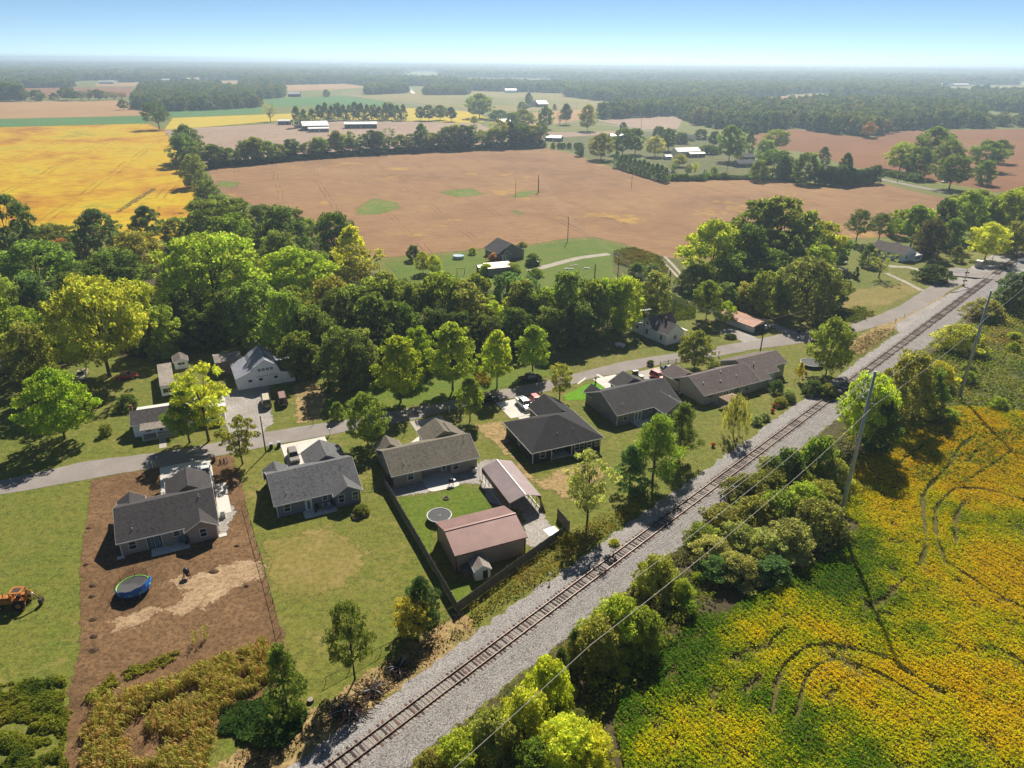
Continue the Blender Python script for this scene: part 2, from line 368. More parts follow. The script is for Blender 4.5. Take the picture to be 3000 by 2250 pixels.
# ------------------------------------------------------------------ the road
far_e = [(-260, 1464), (0, 1408), (127, 1381), (253, 1351), (411, 1332), (538, 1316), (633, 1297), (747, 1270), (890, 1248), (1023, 1229), (1149, 1205), (1320, 1174), (1489, 1138), (1603, 1116), (1684, 1095), (1825, 1059), (1970, 1036), (2089, 1018), (2187, 999), (2300, 978), (2370, 971), (2482, 954), (2562, 927), (2634, 897), (2692, 860), (2735, 831), (2779, 817), (2836, 810)]
near_e = [(-260, 1508), (0, 1449), (133, 1427), (269, 1402), (411, 1377), (468, 1369), (617, 1340), (719, 1321), (827, 1299), (950, 1277), (1032, 1261), (1200, 1232), (1321, 1200), (1492, 1168), (1613, 1144), (1753, 1103), (1804, 1095), (1898, 1074), (2093, 1045), (2200, 1025), (2366, 1003), (2493, 978), (2623, 940), (2706, 900), (2786, 850), (2822, 832), (2850, 826)]
FE = GP(*far_e); NE = GP(*near_e)
sheet('road', NE + FE[::-1], M['asphalt'], .03, 1.2, .12, seed=4)
def strip(name, mat, z, pts, wd, step=3, amp=.1, world=False):
    P = [Vector((p[0], p[1], 0)) for p in pts] if world else GP(*pts); Lf, Rg = [], []
    for i, p in enumerate(P):
        d = (P[min(i + 1, len(P) - 1)] - P[max(0, i - 1)]).normalized(); n = Vector((-d.y, d.x, 0))
        Lf.append(p + n * wd / 2); Rg.append(p - n * wd / 2)
    return sheet(name, Rg + Lf[::-1], M[mat], z, step, amp)
strip('country_road', 'asphalt', .16, [(980, 277), (1036, 281), (1126, 294), (1253, 310), (1362, 324), (1500, 348), (1624, 360), (1700, 360), (1805, 369), (1886, 382), (2000, 394), (2080, 410), (2120, 424)], 7, 20, .3)
strip('country_road', 'asphalt', .12, [(2180, 470), (2300, 483), (2420, 495), (2554, 519), (2633, 537), (2746, 559), (2886, 582), (3100, 620)], 6, 20, .2)
strip('country_road', 'concrete', .16, [(1194, 252), (1196, 258), (1212, 274)], 9, 20, .3)
M['track'] = ground('gravel_track', [(.33, .28, .22), (.46, .41, .34)], .2, 1.4, .5, .05, soft=.6, grain=(5, .4))
def soft_strip(name, pts, wd, mat='track', z=.025, res=.5, soft=.6):
    P = GP(*pts); Lf, Rg = [], []
    for i, p in enumerate(P):
        d = (P[min(i + 1, len(P) - 1)] - P[max(0, i - 1)]).normalized(); n = Vector((-d.y, d.x, 0)); Lf.append(p + n * wd / 2); Rg.append(p - n * wd / 2)
    return patch(name, Rg + Lf[::-1], M[mat], z, res, soft)
soft_strip('farm_track', [(1550, 795), (1620, 775), (1700, 755), (1785, 744)], 3.4)
soft_strip('wheel_track', [(1925, 745), (1950, 775), (1990, 815)], 1.1); soft_strip('wheel_track', [(1938, 742), (1975, 780), (2003, 812)], 1.1)
soft_strip('farm_drive', [(2600, 780), (2660, 783), (2700, 793)], 3.2); soft_strip('farm_drive', [(2595, 800), (2650, 825), (2702, 852)], 1.8, soft=.9)
soft_strip('gravel_drive', [(2120, 965), (2180, 985), (2205, 1002)], 5.5, 'gravel'); soft_strip('gravel_drive', [(2260, 950), (2300, 968), (2325, 978)], 3.5, 'gravel')

# ------------------------------------------------------------------ railway
TA = G(949.5, 2250, .62); TB = G(3000, 733, .62); TA.z = TB.z = 0
TD = (TB - TA).normalized(); TN = Vector((TD.y, -TD.x, 0)); T0 = TA + TN * .75
TANG = math.atan2(TD.y, TD.x)
def TP(a, p, z=0.0): q = T0 + TD * a + TN * p; return Vector((q.x, q.y, z))
def bed():
    prof = [(-4.1, .006), (-2.9, .18), (-1.75, .46), (-1.2, .47), (0, .46), (1.2, .47), (1.75, .46), (2.9, .2), (3.5, .15), (4.1, .12), (4.9, .006)]
    A = np.arange(-45, 460, 1.0); V = []; rnd = random.Random(3)
    for a in A:
        for i, (p, z) in enumerate(prof):
            j = .45 if i in (0, len(prof) - 1) else .1
            q = TP(a, p + rnd.uniform(-j, j), z + (rnd.uniform(-.02, .02) if z > .05 else 0)); V.append(q)
    n = len(prof); F = [(i * n + k, i * n + k + 1, (i + 1) * n + k + 1, (i + 1) * n + k) for i in range(len(A) - 1) for k in range(n - 1)]
    b = MB(); b.add(V, F, 0, True); return tag(b.build('ballast_bed', M['ballast']), kind='structure')
bed()
M['tie_d'] = plain('dark_tie_wood', (.075, .048, .036), .9, .2, var=.4, scale=2, obj=True)
M['tie_l'] = plain('bleached_tie_wood', (.33, .28, .225), .9, .2, var=.25, scale=2, obj=True)
M['tie_m'] = plain('brown_tie_wood', (.17, .1, .07), .9, .2, var=.3, scale=2, obj=True)
M['rail'] = plain('rusty_rail', (.13, .065, .045), .55, .5, .4, .2, 3); M['railtop'] = plain('worn_rail_top', (.17, .12, .1), .5, .5, .4, .1, 3)
track = thing('railway_track', 'single railway track on grey ballast running past the back gardens', 'railway track', TP(0, 0), TANG)
for s in (-1, 1):
    b = MB(); y = s * .75
    b.box(-40, 455, y - .075, y + .075, .52, .545); b.box(-40, 455, y - .02, y + .02, .545, .66); b.box(-40, 455, y - .042, y + .042, .66, .695, 0); b.box(-40, 455, y - .03, y + .03, .6955, .7, 1)
    b.build('rail', [M['rail'], M['railtop']], track)
def tie_mesh(mat):
    b = MB(); b.box(-.12, .12, -1.32, 1.32, .36, .515)
    for s in (-1, 1): b.box(-.1, .1, s * .75 - .17, s * .75 + .17, .5155, .522)
    return b, mat
TM = []
for m in ('tie_d', 'tie_l', 'tie_m'):
    b, _ = tie_mesh(m); me = bpy.data.meshes.new('tie'); me.from_pydata(b.v, [], b.f); me.materials.append(M[m]); TM.append(me)
rest = MB(); rnd = random.Random(5); a = -6.0; cnt = 0
while a < 440:
    if not 262 < a < 271:
        if cnt < 300:
            o = bpy.data.objects.new('tie', rnd.choice([TM[0], TM[0], TM[1], TM[1], TM[2]])); COL.objects.link(o); o.parent = track
            o.location = (a + rnd.uniform(-.05, .05), rnd.uniform(-.06, .06), rnd.uniform(-.012, 0)); o.rotation_euler = (0, 0, rnd.uniform(-.025, .025)); cnt += 1
        else: rest.box(a - .12, a + .12, -1.32, 1.32, .36, .515, rnd.choice([0, 0, 1, 1, 2]))
    a += .57
tag(rest.build('far_ties', [M['tie_d'], M['tie_l'], M['tie_m']], track), kind='stuff')
# level crossing: road deck between the rails, gravel apron
cr = sheet('crossing_deck', [TP(262, -1.9), TP(270, -1.9), TP(270, 1.9), TP(262, 1.9)], M['asphalt'], .59, 2, 0)
b = MB(); P0 = G(2779, 817), 
rampL = [TP(261, -2.0, .58), TP(271, -2.0, .58), TP(273, -14, .05), TP(258, -14, .05)]; rampR = [TP(271, 2.0, .58), TP(261, 2.0, .58), TP(259, 16, .05), TP(269, 16, .05)]
for nm, q in (('crossing_ramp', rampL), ('crossing_ramp', rampR)):
    b = MB(); b.add(q, [(3, 2, 1, 0)] if q is rampL else [(3, 2, 1, 0)]); tag(b.build(nm, M['asphalt']), kind='structure')
patch('gravel_apron', [TP(250, -7), TP(262, -9), TP(292, -9), TP(330, -6), TP(330, 7), TP(292, 9), TP(258, 8)], M['gravel'], .02, .7, 1.2)
patch('gravel_apron', GP((2620, 950), (2700, 905), (2800, 850), (2850, 832), (2830, 845), (2720, 925), (2640, 985)), M['gravel'], .024, .5, .8)
# dry verge between road and rails, brush floor south of the rails
patch('dry_verge', [TP(160, -5.2), TP(235, -5.2), TP(235, -9), TP(185, -10), TP(160, -12)], M['straw'], .014, .6, 1.2)
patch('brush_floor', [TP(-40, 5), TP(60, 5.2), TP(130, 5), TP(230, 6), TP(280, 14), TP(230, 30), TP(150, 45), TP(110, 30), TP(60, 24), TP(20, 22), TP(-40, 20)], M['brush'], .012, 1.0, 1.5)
patch('rough_meadow', [TP(95, 19), TP(150, 12), TP(230, 12), TP(300, 20), TP(300, 80), TP(150, 80), TP(110, 42)], M['rough'], .018, 1.5, 2.5)
patch('embankment_soil', [TP(-12, -3.5), TP(25, -4), TP(27, -8.5), TP(8, -8.5), TP(-2, -9), TP(-15, -10)], M['dirt2'] if 'dirt2' in M else M['straw'], .016, .5, 1.2)

# ------------------------------------------------------------------ yards
dirt = GP((267, 1405), (345, 1390), (468, 1371), (617, 1342), (681, 1332), (695, 1380), (706, 1404), (718, 1475), (765, 1640), (809, 1800), (845, 1910), (840, 1990), (640, 2120), (560, 2300), (190, 2300), (191, 2138), (203, 2016), (232, 1910), (236, 1690), (238, 1616), (255, 1520))
M['dirt_s'] = ground('bare_dirt', [(.09, .052, .024), (.18, .104, .05), (.28, .168, .086)], .07, 1.6, .65, .07, soft=.7, grain=(6, .3), mid=.5)
patch('dirt_yard', dirt, M['dirt_s'], .012, .4, .7)
patch('sand_patch', GP((505, 1720), (540, 1690), (720, 1640), (770, 1650), (770, 1690), (700, 1715), (600, 1780), (520, 1800), (490, 1785), (560, 1730)), M['sand'], .017, .35, .9)
patch('sand_patch', GP((505, 1700), (545, 1685), (600, 1690), (560, 1715), (510, 1725)), M['sand'], .017, .35, .6)
patch('sand_patch', GP((330, 1825), (375, 1800), (450, 1775), (470, 1785), (420, 1830), (340, 1848)), M['sand'], .017, .35, .8)
patch('straw_patch', GP((1400, 1245), (1470, 1235), (1500, 1310), (1480, 1330), (1440, 1290), (1405, 1265)), M['straw'], .016, .4, 1.4)
patch('straw_patch', GP((1570, 1420), (1640, 1375), (1720, 1360), (1730, 1385), (1660, 1420), (1680, 1470), (1640, 1450)), M['straw'], .016, .4, 1.4)
patch('straw_patch', GP((1470, 1300), (1560, 1400), (1590, 1410), (1700, 1385), (1780, 1360), (1770, 1400), (1640, 1450), (1540, 1400)), M['straw'], .0155, .4, 1.0)
patch('fresh_lawn', GP((1720, 1125), (1770, 1116), (1790, 1140), (1730, 1170), (1660, 1175), (1650, 1160)), M['fresh'], .018, .3, .5)
patch('gravel_yard', GP((640, 1170), (720, 1120), (790, 1130), (790, 1180), (800, 1240), (770, 1268), (680, 1290), (660, 1240)), M['gravel'], .02, .5, 1.8)
patch('straw_patch', GP((860, 1130), (910, 1110), (960, 1160), (930, 1230), (870, 1240)), M['straw'], .0165, .4, 1.6)
patch('gravel_yard', GP((1405, 1350), (1450, 1345), (1490, 1400), (1590, 1500), (1620, 1560), (1600, 1610), (1545, 1600), (1530, 1500), (1430, 1470), (1405, 1400)), M['gravel'], .021, .4, .9)
patch('gravel_bed', GP((1130, 1425), (1240, 1400), (1330, 1370), (1400, 1355), (1410, 1420), (1350, 1415), (1250, 1445), (1150, 1455)), M['gravel'], .019, .35, .4)
# ------------------------------------------------------------------ building materials
def shingle(name, col, alt, s=1.0):
    t = NT(name); p = t.pos((1.6, 5.5, 5.5), obj=True); q = t.pos(obj=True)
    a = t.noise(p, 1.3 * s, 4, .75); b = t.noise(q, .25, 4, .6); c3 = t.noise(p, 4.0 * s, 2, .6)
    c = t.ramp(a, [(.36, sc(col, .35)), (.46, col), (.54, sc(alt, 1.3)), (.66, sc(col, .5))])
    c = t.mix(t.math('MULTIPLY', t.rng(b, .35, .7), .35), c, sc(alt, 1.25)); st_ = t.noise(t.pos((3.0, .35, .35), obj=True), 1.0, 4, .6); c = t.mix(t.math('MULTIPLY', t.rng(st_, .5, .7), .35), c, sc(col, .55))
    c = t.mix(t.math('MULTIPLY', t.rng(c3, .6, .4), .3), c, sc(col, .4))
    t.bump(a, .5, .03); return t.fin(c, .9, .15)
def siding(name, col, pitch=.13, var=.1):
    t = NT(name); p = t.pos(obj=True); sx = t.n('SeparateXYZ'); t.l(p, sx.inputs[0])
    fr = t.math('FRACT', t.math('DIVIDE', sx.outputs[2], pitch)); a = t.noise(p, .8, 5, .65)
    c = t.mix(t.rng(a, .3, .7), sc(col, 1 - var), sc(col, 1 + var)); c = t.mix(t.math('MULTIPLY', t.rng(fr, .88, .97), .5), c, sc(col, .4))
    t.bump(fr, .35, .02); return t.fin(c, .65, .3)
def brickwall(name, col, mortar, sc_=1.0):
    t = NT(name); g = t.n('TexCoord'); sx = t.n('SeparateXYZ'); t.l(g.outputs['Object'], sx.inputs[0])
    cb = t.n('CombineXYZ'); t.l(t.math('ADD', sx.outputs[0], sx.outputs[1]), cb.inputs[0]); t.l(sx.outputs[2], cb.inputs[1])
    bt = t.n('TexBrick'); t.l(cb.outputs[0], bt.inputs[0]); bt.inputs['Scale'].default_value = 4.2 * sc_
    bt.inputs['Color1'].default_value = (*col, 1); bt.inputs['Color2'].default_value = (*sc(col, .75), 1); bt.inputs['Mortar'].default_value = (*mortar, 1); bt.inputs['Mortar Size'].default_value = .02
    a = t.noise(g.outputs['Object'], .9, 5, .6); c = t.mix(t.math('MULTIPLY', t.rng(a, .3, .7), .3), bt.outputs[0], sc(col, 1.3))
    return t.fin(c, .85, .2)
def metal_roof(name, col, var=.15, rough=.45, metal=.2, rust=None):
    t = NT(name); p = t.pos(obj=True); a = t.noise(p, .5, 5, .65); q = t.pos((.4, 2.5, 1), obj=True); b = t.noise(q, 1.2, 5, .7)
    c = t.mix(t.rng(a, .3, .7), sc(col, 1 - var), sc(col, 1 + var))
    if rust: c = t.mix(t.rng(b, .42, .6), c, rust)
    return t.fin(c, rough, .4, metal)
M['white_trim'] = plain('white_trim', (.78, .76, .72), .5, .4, var=.05)
M['glass'] = NT('window_glass').fin((.02, .028, .035), .06, .9)
M['glass_pale'] = NT('door_glass').fin((.12, .19, .2), .08, .8)
M['vent'] = plain('grey_pvc', (.5, .48, .46), .6)
M['black'] = plain('black_plastic', (.018, .018, .02), .5, .4)
M['metal'] = plain('galvanised_metal', (.42, .43, .44), .4, .5, .6)
M['woodpost'] = plain('weathered_wood', (.2, .15, .11), .9, .1, var=.3, scale=3)

class House:
    def __init__(s, name, label, cat, o, ang, wall, roof, trim='white_trim', pitch=.47):
        s.r = thing(name, label, cat, (o[0], o[1], 0), R(ang)); s.w = MB(); s.f = MB(); s.t = MB()
        s.o = Vector((o[0], o[1], 0)); s.a = R(ang); s.wm, s.fm, s.tm, s.p = wall, roof, trim, pitch
    def W(s, x, y, z=0): return Vector((s.o.x + x * math.cos(s.a) - y * math.sin(s.a), s.o.y + x * math.sin(s.a) + y * math.cos(s.a), z))
    def walls(s, pts, z1, z0=-.05, m=0): s.w.prism(pts, z0, z1, m)
    def gable(s, x0, x1, y0, y1, ze, axis='x', over=.42, zr=None, walls=True, ends=(1, 1), ridge=None, m=0, th=.13, recess=None, fasc=(1, 1)):
        """a block under a pitched roof; axis is the run of the ridge"""
        if axis == 'y':
            A0, A1, B0, B1 = y0, y1, x0, x1; sw = lambda a, b, z: (b, a, z)
        else:
            A0, A1, B0, B1 = x0, x1, y0, y1; sw = lambda a, b, z: (a, b, z)
        br = (B0 + B1) / 2 if ridge is None else ridge
        zr = ze + s.p * (B1 - B0) / 2 if zr is None else zr
        m0 = (zr - ze) / (br - B0) if ridge is None else s.p; m1 = (zr - ze) / (B1 - br) if ridge is None else s.p
        z0e = zr - m0 * (br - B0); z1e = zr - m1 * (B1 - br)
        flip = axis == 'y'
        def addf(mb, V, F, mm=0):
            mb.add([sw(*v) for v in V], [f[::-1] for f in F] if flip else F, mm)
        if walls:
            if recess:
                xa, xb, d = recess
                for a0, a1, bb in ((A0, xa, B0), (xa, xb, B0 + d), (xb, A1, B0)):
                    V = [(a0, bb, -.05), (a1, bb, -.05), (a1, B1, -.05), (a0, B1, -.05), (a0, bb, z0e), (a1, bb, z0e), (a1, B1, z1e), (a0, B1, z1e)]
                    addf(s.w, V, [(0, 1, 5, 4), (1, 2, 6, 5), (2, 3, 7, 6), (3, 0, 4, 7)], m)
                for a_, w_ in ((A0, (0, 1, 2)), (A1, (2, 1, 0))):
                    addf(s.w, [(a_, B0, z0e), (a_, B1, z1e), (a_, br, zr)], [w_[::-1]], m)
                addf(s.w, [(xa, B0, z0e), (xb, B0, z0e), (xb, B0 + d, z0e), (xa, B0 + d, z0e)], [(0, 1, 2, 3)], m)
            else:
                V = [(A0, B0, -.05), (A1, B0, -.05), (A1, B1, -.05), (A0, B1, -.05), (A0, B0, z0e), (A1, B0, z0e), (A1, B1, z1e), (A0, B1, z1e), (A0, br, zr), (A1, br, zr)]
                addf(s.w, V, [(0, 1, 5, 4), (1, 2, 6, 9, 5), (2, 3, 7, 6), (3, 0, 4, 8, 7)], m)
        a0 = A0 - over * ends[0]; a1 = A1 + over * ends[1]; b0 = B0 - over; b1 = B1 + over
        e0 = zr - m0 * (br - b0); e1 = zr - m1 * (b1 - br); u = .012
        V = []
        for a_ in (a0, a1): V += [(a_, b0, e0 + u), (a_, br, zr + u), (a_, b1, e1 + u), (a_, b0, e0 + u + th), (a_, br, zr + u + th), (a_, b1, e1 + u + th)]
        addf(s.f, V, [(3, 9, 10, 4), (4, 10, 11, 5), (0, 1, 7, 6), (1, 2, 8, 7), (0, 6, 9, 3), (2, 5, 11, 8), (0, 3, 4, 1), (1, 4, 5, 2), (6, 7, 10, 9), (7, 8, 11, 10)])
        q = .035; hgt = .2
        for k, (bb, ee, sg) in enumerate(((b0, e0, -1), (b1, e1, 1))):    # eave boards
            if not fasc[k]: continue
            lo, hi = sorted((bb + sg * .003, bb + sg * (q + .003)))
            if flip: s.t.box(lo, hi, a0 - .03, a1 + .03, ee + u + th - hgt, ee + u + th - .015)
            else: s.t.box(a0 - .03, a1 + .03, lo, hi, ee + u + th - hgt, ee + u + th - .015)
        for a_, sg, on in ((a0, -1, ends[0]), (a1, 1, ends[1])):          # rake boards
            if not on: continue
            for bb, ee in ((b0, e0), (b1, e1)):
                c0, c1 = a_ + sg * .003, a_ + sg * (q + .003)
                V = [(c, x, z + u + th - k) for c in (c0, c1) for x, z, k in ((bb, ee, .015), (br, zr, .015), (br, zr, hgt), (bb, ee, hgt))]
                F = [(0, 1, 2, 3), (4, 7, 6, 5), (0, 4, 5, 1), (1, 5, 6, 2), (2, 6, 7, 3), (3, 7, 4, 0)]
                addf(s.t, V, F)
        return zr
    def plane_xf(s, side, at, pos, z):
        """local matrix on a wall: side is the outward direction"""
        ang = {'-y': 0, 'x': math.pi / 2, 'y': math.pi, '-x': -math.pi / 2}[side]
        p = (pos, at, z) if 'y' in side else (at, pos, z)
        return Matrix.Translation(p) @ Matrix.Rotation(ang, 4, 'Z')
    def win(s, side, at, pos, z, w_=.95, h=1.4, n=1, sash=True, frame=None, name='window'):
        fm = M[frame or s.tm]; b = MB(); f = .075; x0, x1 = -w_ / 2, w_ / 2
        for bx in ((x0 - f, x0, -.05, -.002, 0, h), (x1, x1 + f, -.05, -.002, 0, h), (x0 - f, x1 + f, -.055, -.002, h, h + f * 1.3), (x0 - f - .03, x1 + f + .03, -.08, -.002, -f, 0)): b.box(*bx)
        if sash: b.box(x0, x1, -.04, -.016, h * .48, h * .53)
        for i in range(1, n): xx = x0 + w_ * i / n; b.box(xx - .035, xx + .035, -.045, -.017, 0, h)
        o = b.build(name, fm, s.r); o.matrix_local = s.plane_xf(side, at, pos, z)
        b = MB(); b.box(x0, x1, -.015, -.004, 0, h); b.build('pane', M['glass'], o); return o
    def door(s, side, at, pos, w_=.95, h=2.05, mat='white_trim', glass=True, n=1, z=.03):
        o = s.win(side, at, pos, z, w_, h, n, False, name='door'); o.children[0].name = 'door_leaf'
        o.children[0].data.materials[0] = M[mat]
        if glass:
            for i in range(n):
                c = -w_ / 2 + w_ * (i + .5) / n; b = MB(); b.box(c - w_ / n * .3, c + w_ / n * .3, -.02, -.0155, .25, h - .2); b.build('door_glass', M['glass_pale'], o)
        b = MB(); b.box(w_ * .36, w_ * .4, -.06, -.0155, .95, 1.1); b.build('handle', M['metal'], o); return o
    def vent(s, x, y, z, h=.55, r=.06):
        b = MB(); b.cyl((x, y, z - .4), (x, y, z + h), r, r, 8); b.cyl((x, y, z - .1), (x, y, z + .06), r * 2.2, r * 1.4, 8); return b.build('vent_pipe', M['vent'], s.r)
    def slab(s, name, pts, h=.07, mat='concrete'):
        b = MB(); b.prism(pts, -.05, h); return b.build(name, M[mat], s.r)
    def post(s, x, y, h, r=.08, name='porch_post', mat=None):
        b = MB(); b.box(x - r, x + r, y - r, y + r, 0, h); return b.build(name, M[mat or s.tm], s.r)
    def done(s, wm=None):
        s.w.build('wall', [M[q] for q in ([s.wm] if isinstance(s.wm, str) else s.wm)], s.r)
        if s.f.f: s.f.build('roof', M[s.fm], s.r)
        if s.t.f: s.t.build('fascia', M[s.tm], s.r)
        return s
def slabs(name, o, ang, x0, x1, y0, y1, nx, ny, mat, h=.06):
    """a poured drive: bed with separate concrete slabs"""
    a = R(ang); root = link(name, None, None, (o[0], o[1], 0), a); bpy.data.objects.remove(root)
    b = MB(); b.box(x0, x1, y0, y1, -.04, .028); r = tag(b.build(name, M['concrete_old'], None, (o[0], o[1], 0), a), kind='structure')
    for i in range(nx):
        for j in range(ny):
            xa, xb = x0 + (x1 - x0) * i / nx + .012, x0 + (x1 - x0) * (i + 1) / nx - .012; ya, yb = y0 + (y1 - y0) * j / ny + .012, y0 + (y1 - y0) * (j + 1) / ny - .012
            b = MB(); b.box(xa, xb, ya, yb, .029, h + random.uniform(-.006, .006)); b.build('slab', M[mat], r)
    return r

M['r_dark'] = shingle('charcoal_shingle', (.05, .046, .048), (.08, .072, .07)); M['r_grey'] = shingle('grey_shingle', (.1, .1, .105), (.17, .165, .165))
M['r_olive'] = shingle('olive_shingle', (.13, .115, .085), (.21, .185, .145)); M['r_black'] = shingle('black_shingle', (.034, .033, .034), (.05, .048, .048))
M['r_char2'] = shingle('slate_shingle', (.06, .056, .06), (.095, .088, .085)); M['r_brown'] = shingle('brown_shingle', (.12, .095, .085), (.19, .155, .14))
M['r_barn'] = shingle('blue_grey_barn_roof', (.22, .23, .26), (.34, .35, .39)); M['r_old'] = shingle('old_grey_shingle', (.09, .08, .08), (.17, .15, .14)); M['r_weather'] = shingle('weathered_shingle', (.2, .17, .14), (.36, .31, .27))
M['s_taupe'] = siding('taupe_siding', (.33, .27, .225)); M['s_blue'] = siding('blue_grey_siding', (.17, .18, .205)); M['s_dark'] = siding('dark_siding', (.03, .027, .03))
M['s_grey'] = siding('grey_siding', (.24, .235, .245)); M['s_white'] = siding('white_siding', (.84, .83, .81), .16, .05); M['s_barn'] = siding('white_barn_boards', (.82, .83, .85), .3, .08)
M['b_tan'] = brickwall('tan_brick', (.3, .27, .21), (.38, .35, .3)); M['b_stone'] = brickwall('stone_veneer', (.42, .37, .3), (.5, .46, .4), .6)
M['b_red'] = brickwall('red_brick', (.22, .09, .06), (.35, .3, .26))

# ------------------------------------------------------------------ the six bungalows
def twin(name, label, o, wall, roof, patio_door, ang=25.5):
    h = House(name, label, 'house', o, ang, wall, roof)
    h.gable(0, 13.4, 0, 10.7, 2.65, 'x'); h.gable(9.25, 13.36, -1.1, 3.6, 2.6, 'y', ends=(1, 0), zr=3.85); h.gable(6.95, 13.3, 9.0, 14.9, 2.6, 'y', ends=(0, 1), zr=4.35); h.gable(-.25, 3.2, 8.6, 11.6, 2.62, 'y', ends=(0, 1), zr=3.75)
    h.win('-y', 0, 1.6, .85, .95, 1.35); h.win('-y', 0, 7.7, 1.35, .8, .8)
    if patio_door == 2: h.door('-y', 0, 4.55, 1.9, 2.1, 'glass', True, 2)
    else: h.door('-y', 0, 5.0, .95, 2.1)
    if patio_door == 2: h.win('-y', -1.1, 11.4, .85, .9, 1.35)
    else: h.win('-y', -1.1, 10.2, .85, .9, 1.4); h.win('-y', -1.1, 12.5, .85, .9, 1.4)
    h.win('y', 14.9, 10.1, .1, 4.8, 2.1, 4, False, name='garage_door').children[0].data.materials[0] = M['white_trim']
    for x in (0, 13.4): h.post(x, -.05 if x else -.02, 2.35, .06, 'corner_board')
    h.vent(1.9, 1.3, 3.25); h.vent(11.6, 4.2, 4.75)
    h.slab('patio', [(3.9, -2.1), (9.2, -2.1), (9.2, .2), (3.9, .2)], .09)
    h.done(); return h
H1 = twin('taupe_house', 'taupe sided house with charcoal shingle roof standing in a bare dirt yard', (-58.12, 85.9), 's_taupe', 'r_dark', 2)
H2 = twin('blue_grey_house', 'blue grey sided house with mottled grey roof and small white back door', (-37.85, 95.92), 's_blue', 'r_grey', 1)
for h in (H1,):
    h.slab('side_step', [(-.75, -.7), (.3, -.7), (.3, .0), (-.75, .0)], .1); h.slab('side_step', [(13.45, -1.3), (14.6, -1.3), (14.6, -.5), (13.45, -.5)], .1)
slabs('driveway', (-58.12, 85.9), 25.5, 5.5, 14.1, 15.3, 25.3, 3, 3, 'concrete'); slabs('side_walk', (-58.12, 85.9), 25.5, 13.9, 15.9, 5.2, 15.2, 1, 4, 'concrete')
patch('gravel_bed', [H1.W(13.5, -1), H1.W(14.6, -1), H1.W(15.2, 2), H1.W(16.6, 5), H1.W(16.3, 8), H1.W(13.5, 8)], M['gravel'], .02, .25, .25)
slabs('driveway', (-37.85, 95.92), 25.5, 4.1, 12.6, 15.5, 24.4, 3, 3, 'concrete')

h = House('olive_brick_house', 'long tan brick house with olive shingle roof and half shaded patio', 'house', (-20.0, 105.3), 24.5, 'b_tan', 'r_olive'); H3 = h
h.gable(-.5, 15.1, 0, 9.4, 2.65, 'x', recess=(4.6, 10.1, 1.7)); h.gable(8.4, 15.3, 8.0, 13.4, 2.6, 'y', ends=(0, 1), zr=4.5); h.gable(-.6, 3.4, 8.0, 11.4, 2.6, 'y', ends=(0, 1), zr=4.0); h.gable(10.2, 15.9, 7.9, 11.6, 2.55, 'y', ends=(0, 1), zr=4.15)
h.win('-y', 0, 2.6, .9, 1.0, 1.35); h.win('-y', 0, 11.0, .95, 1.0, 1.35); h.door('-y', 1.7, 9.3, .95, 2.05); h.win('-y', 1.7, 6.6, .95, 1.6, 1.3, 2)
h.vent(1.8, 1.3, 3.3); h.vent(13.9, 3.4, 4.3); h.vent(14.2, 4.3, 4.9, 1.5, .03)
h.slab('patio', [(4.7, -3.2), (5.1, -3.9), (5.7, -4.1), (9.6, -4.1), (10.2, -3.9), (10.4, -3.3), (10.05, 1.65), (4.65, 1.65)], .08)
h.win('y', 13.4, 11.9, .1, 4.6, 2.1, 4, False, name='garage_door').children[0].data.materials[0] = M['white_trim']; h.done()
slabs('driveway', (-20.0, 105.3), 24.5, 9.2, 16.2, 14.2, 22.8, 2, 3, 'concrete_old')
strip('garden_path', 'concrete', .034, [h.W(6.7, 10.5)[:2], h.W(6.2, 12.4)[:2], h.W(7.4, 14.0)[:2], h.W(9.2, 15.5)[:2]], 1.1, 1, .02, True)

# hipped black-roofed house
h = House('black_house', 'dark sided house with black hipped roof and white window frames', 'house', (3.93, 113.42), 24, 's_dark', 'r_black'); H4 = h
h.w.prism([(0, 0), (3.9, 0), (3.9, 2.4), (8.1, 2.4), (8.1, 0), (14.3, 0), (14.3, 12.3), (0, 12.3)], -.05, 2.5)
e0x, e1x, e0y, e1y, ze = -.5, 14.8, -.5, 12.8, 2.5; zp = ze + 6.65 * .47; xa, xb, ym = 6.15, 8.15, 6.15
V = [(e0x, e0y, ze), (e1x, e0y, ze), (e1x, e1y, ze), (e0x, e1y, ze), (xa, ym, zp), (xb, ym, zp)]; n = 6
V += [(x, y, z + .14) for x, y, z in V]
h.f.add(V, [(6, 7, 11, 10), (7, 8, 11), (8, 9, 10, 11), (9, 6, 10), (0, 4, 5, 1), (1, 5, 2), (2, 5, 4, 3), (3, 4, 0), (0, 1, 7, 6), (1, 2, 8, 7), (2, 3, 9, 8), (3, 0, 6, 9)])
for bx in ((e0x - .04, e1x + .04, e0y - .04, e0y - .003), (e0x - .04, e1x + .04, e1y + .003, e1y + .04), (e0x - .04, e0x - .003, e0y, e1y), (e1x + .003, e1x + .04, e0y, e1y)): h.t.box(*bx, ze - .06, ze + .12)
h.gable(7.7, 14.34, 9.5, 17.6, 2.5, 'y', ends=(0, 1), zr=2.5 + 3.35 * .47 + .35, over=.46)
h.t.box(-.06, .06, -.06, .06, 0, 2.4); h.t.box(14.24, 14.36, -.06, .06, 0, 2.4)
for x in (3.85, 8.12): h.post(x, -.02, 2.45, .08)
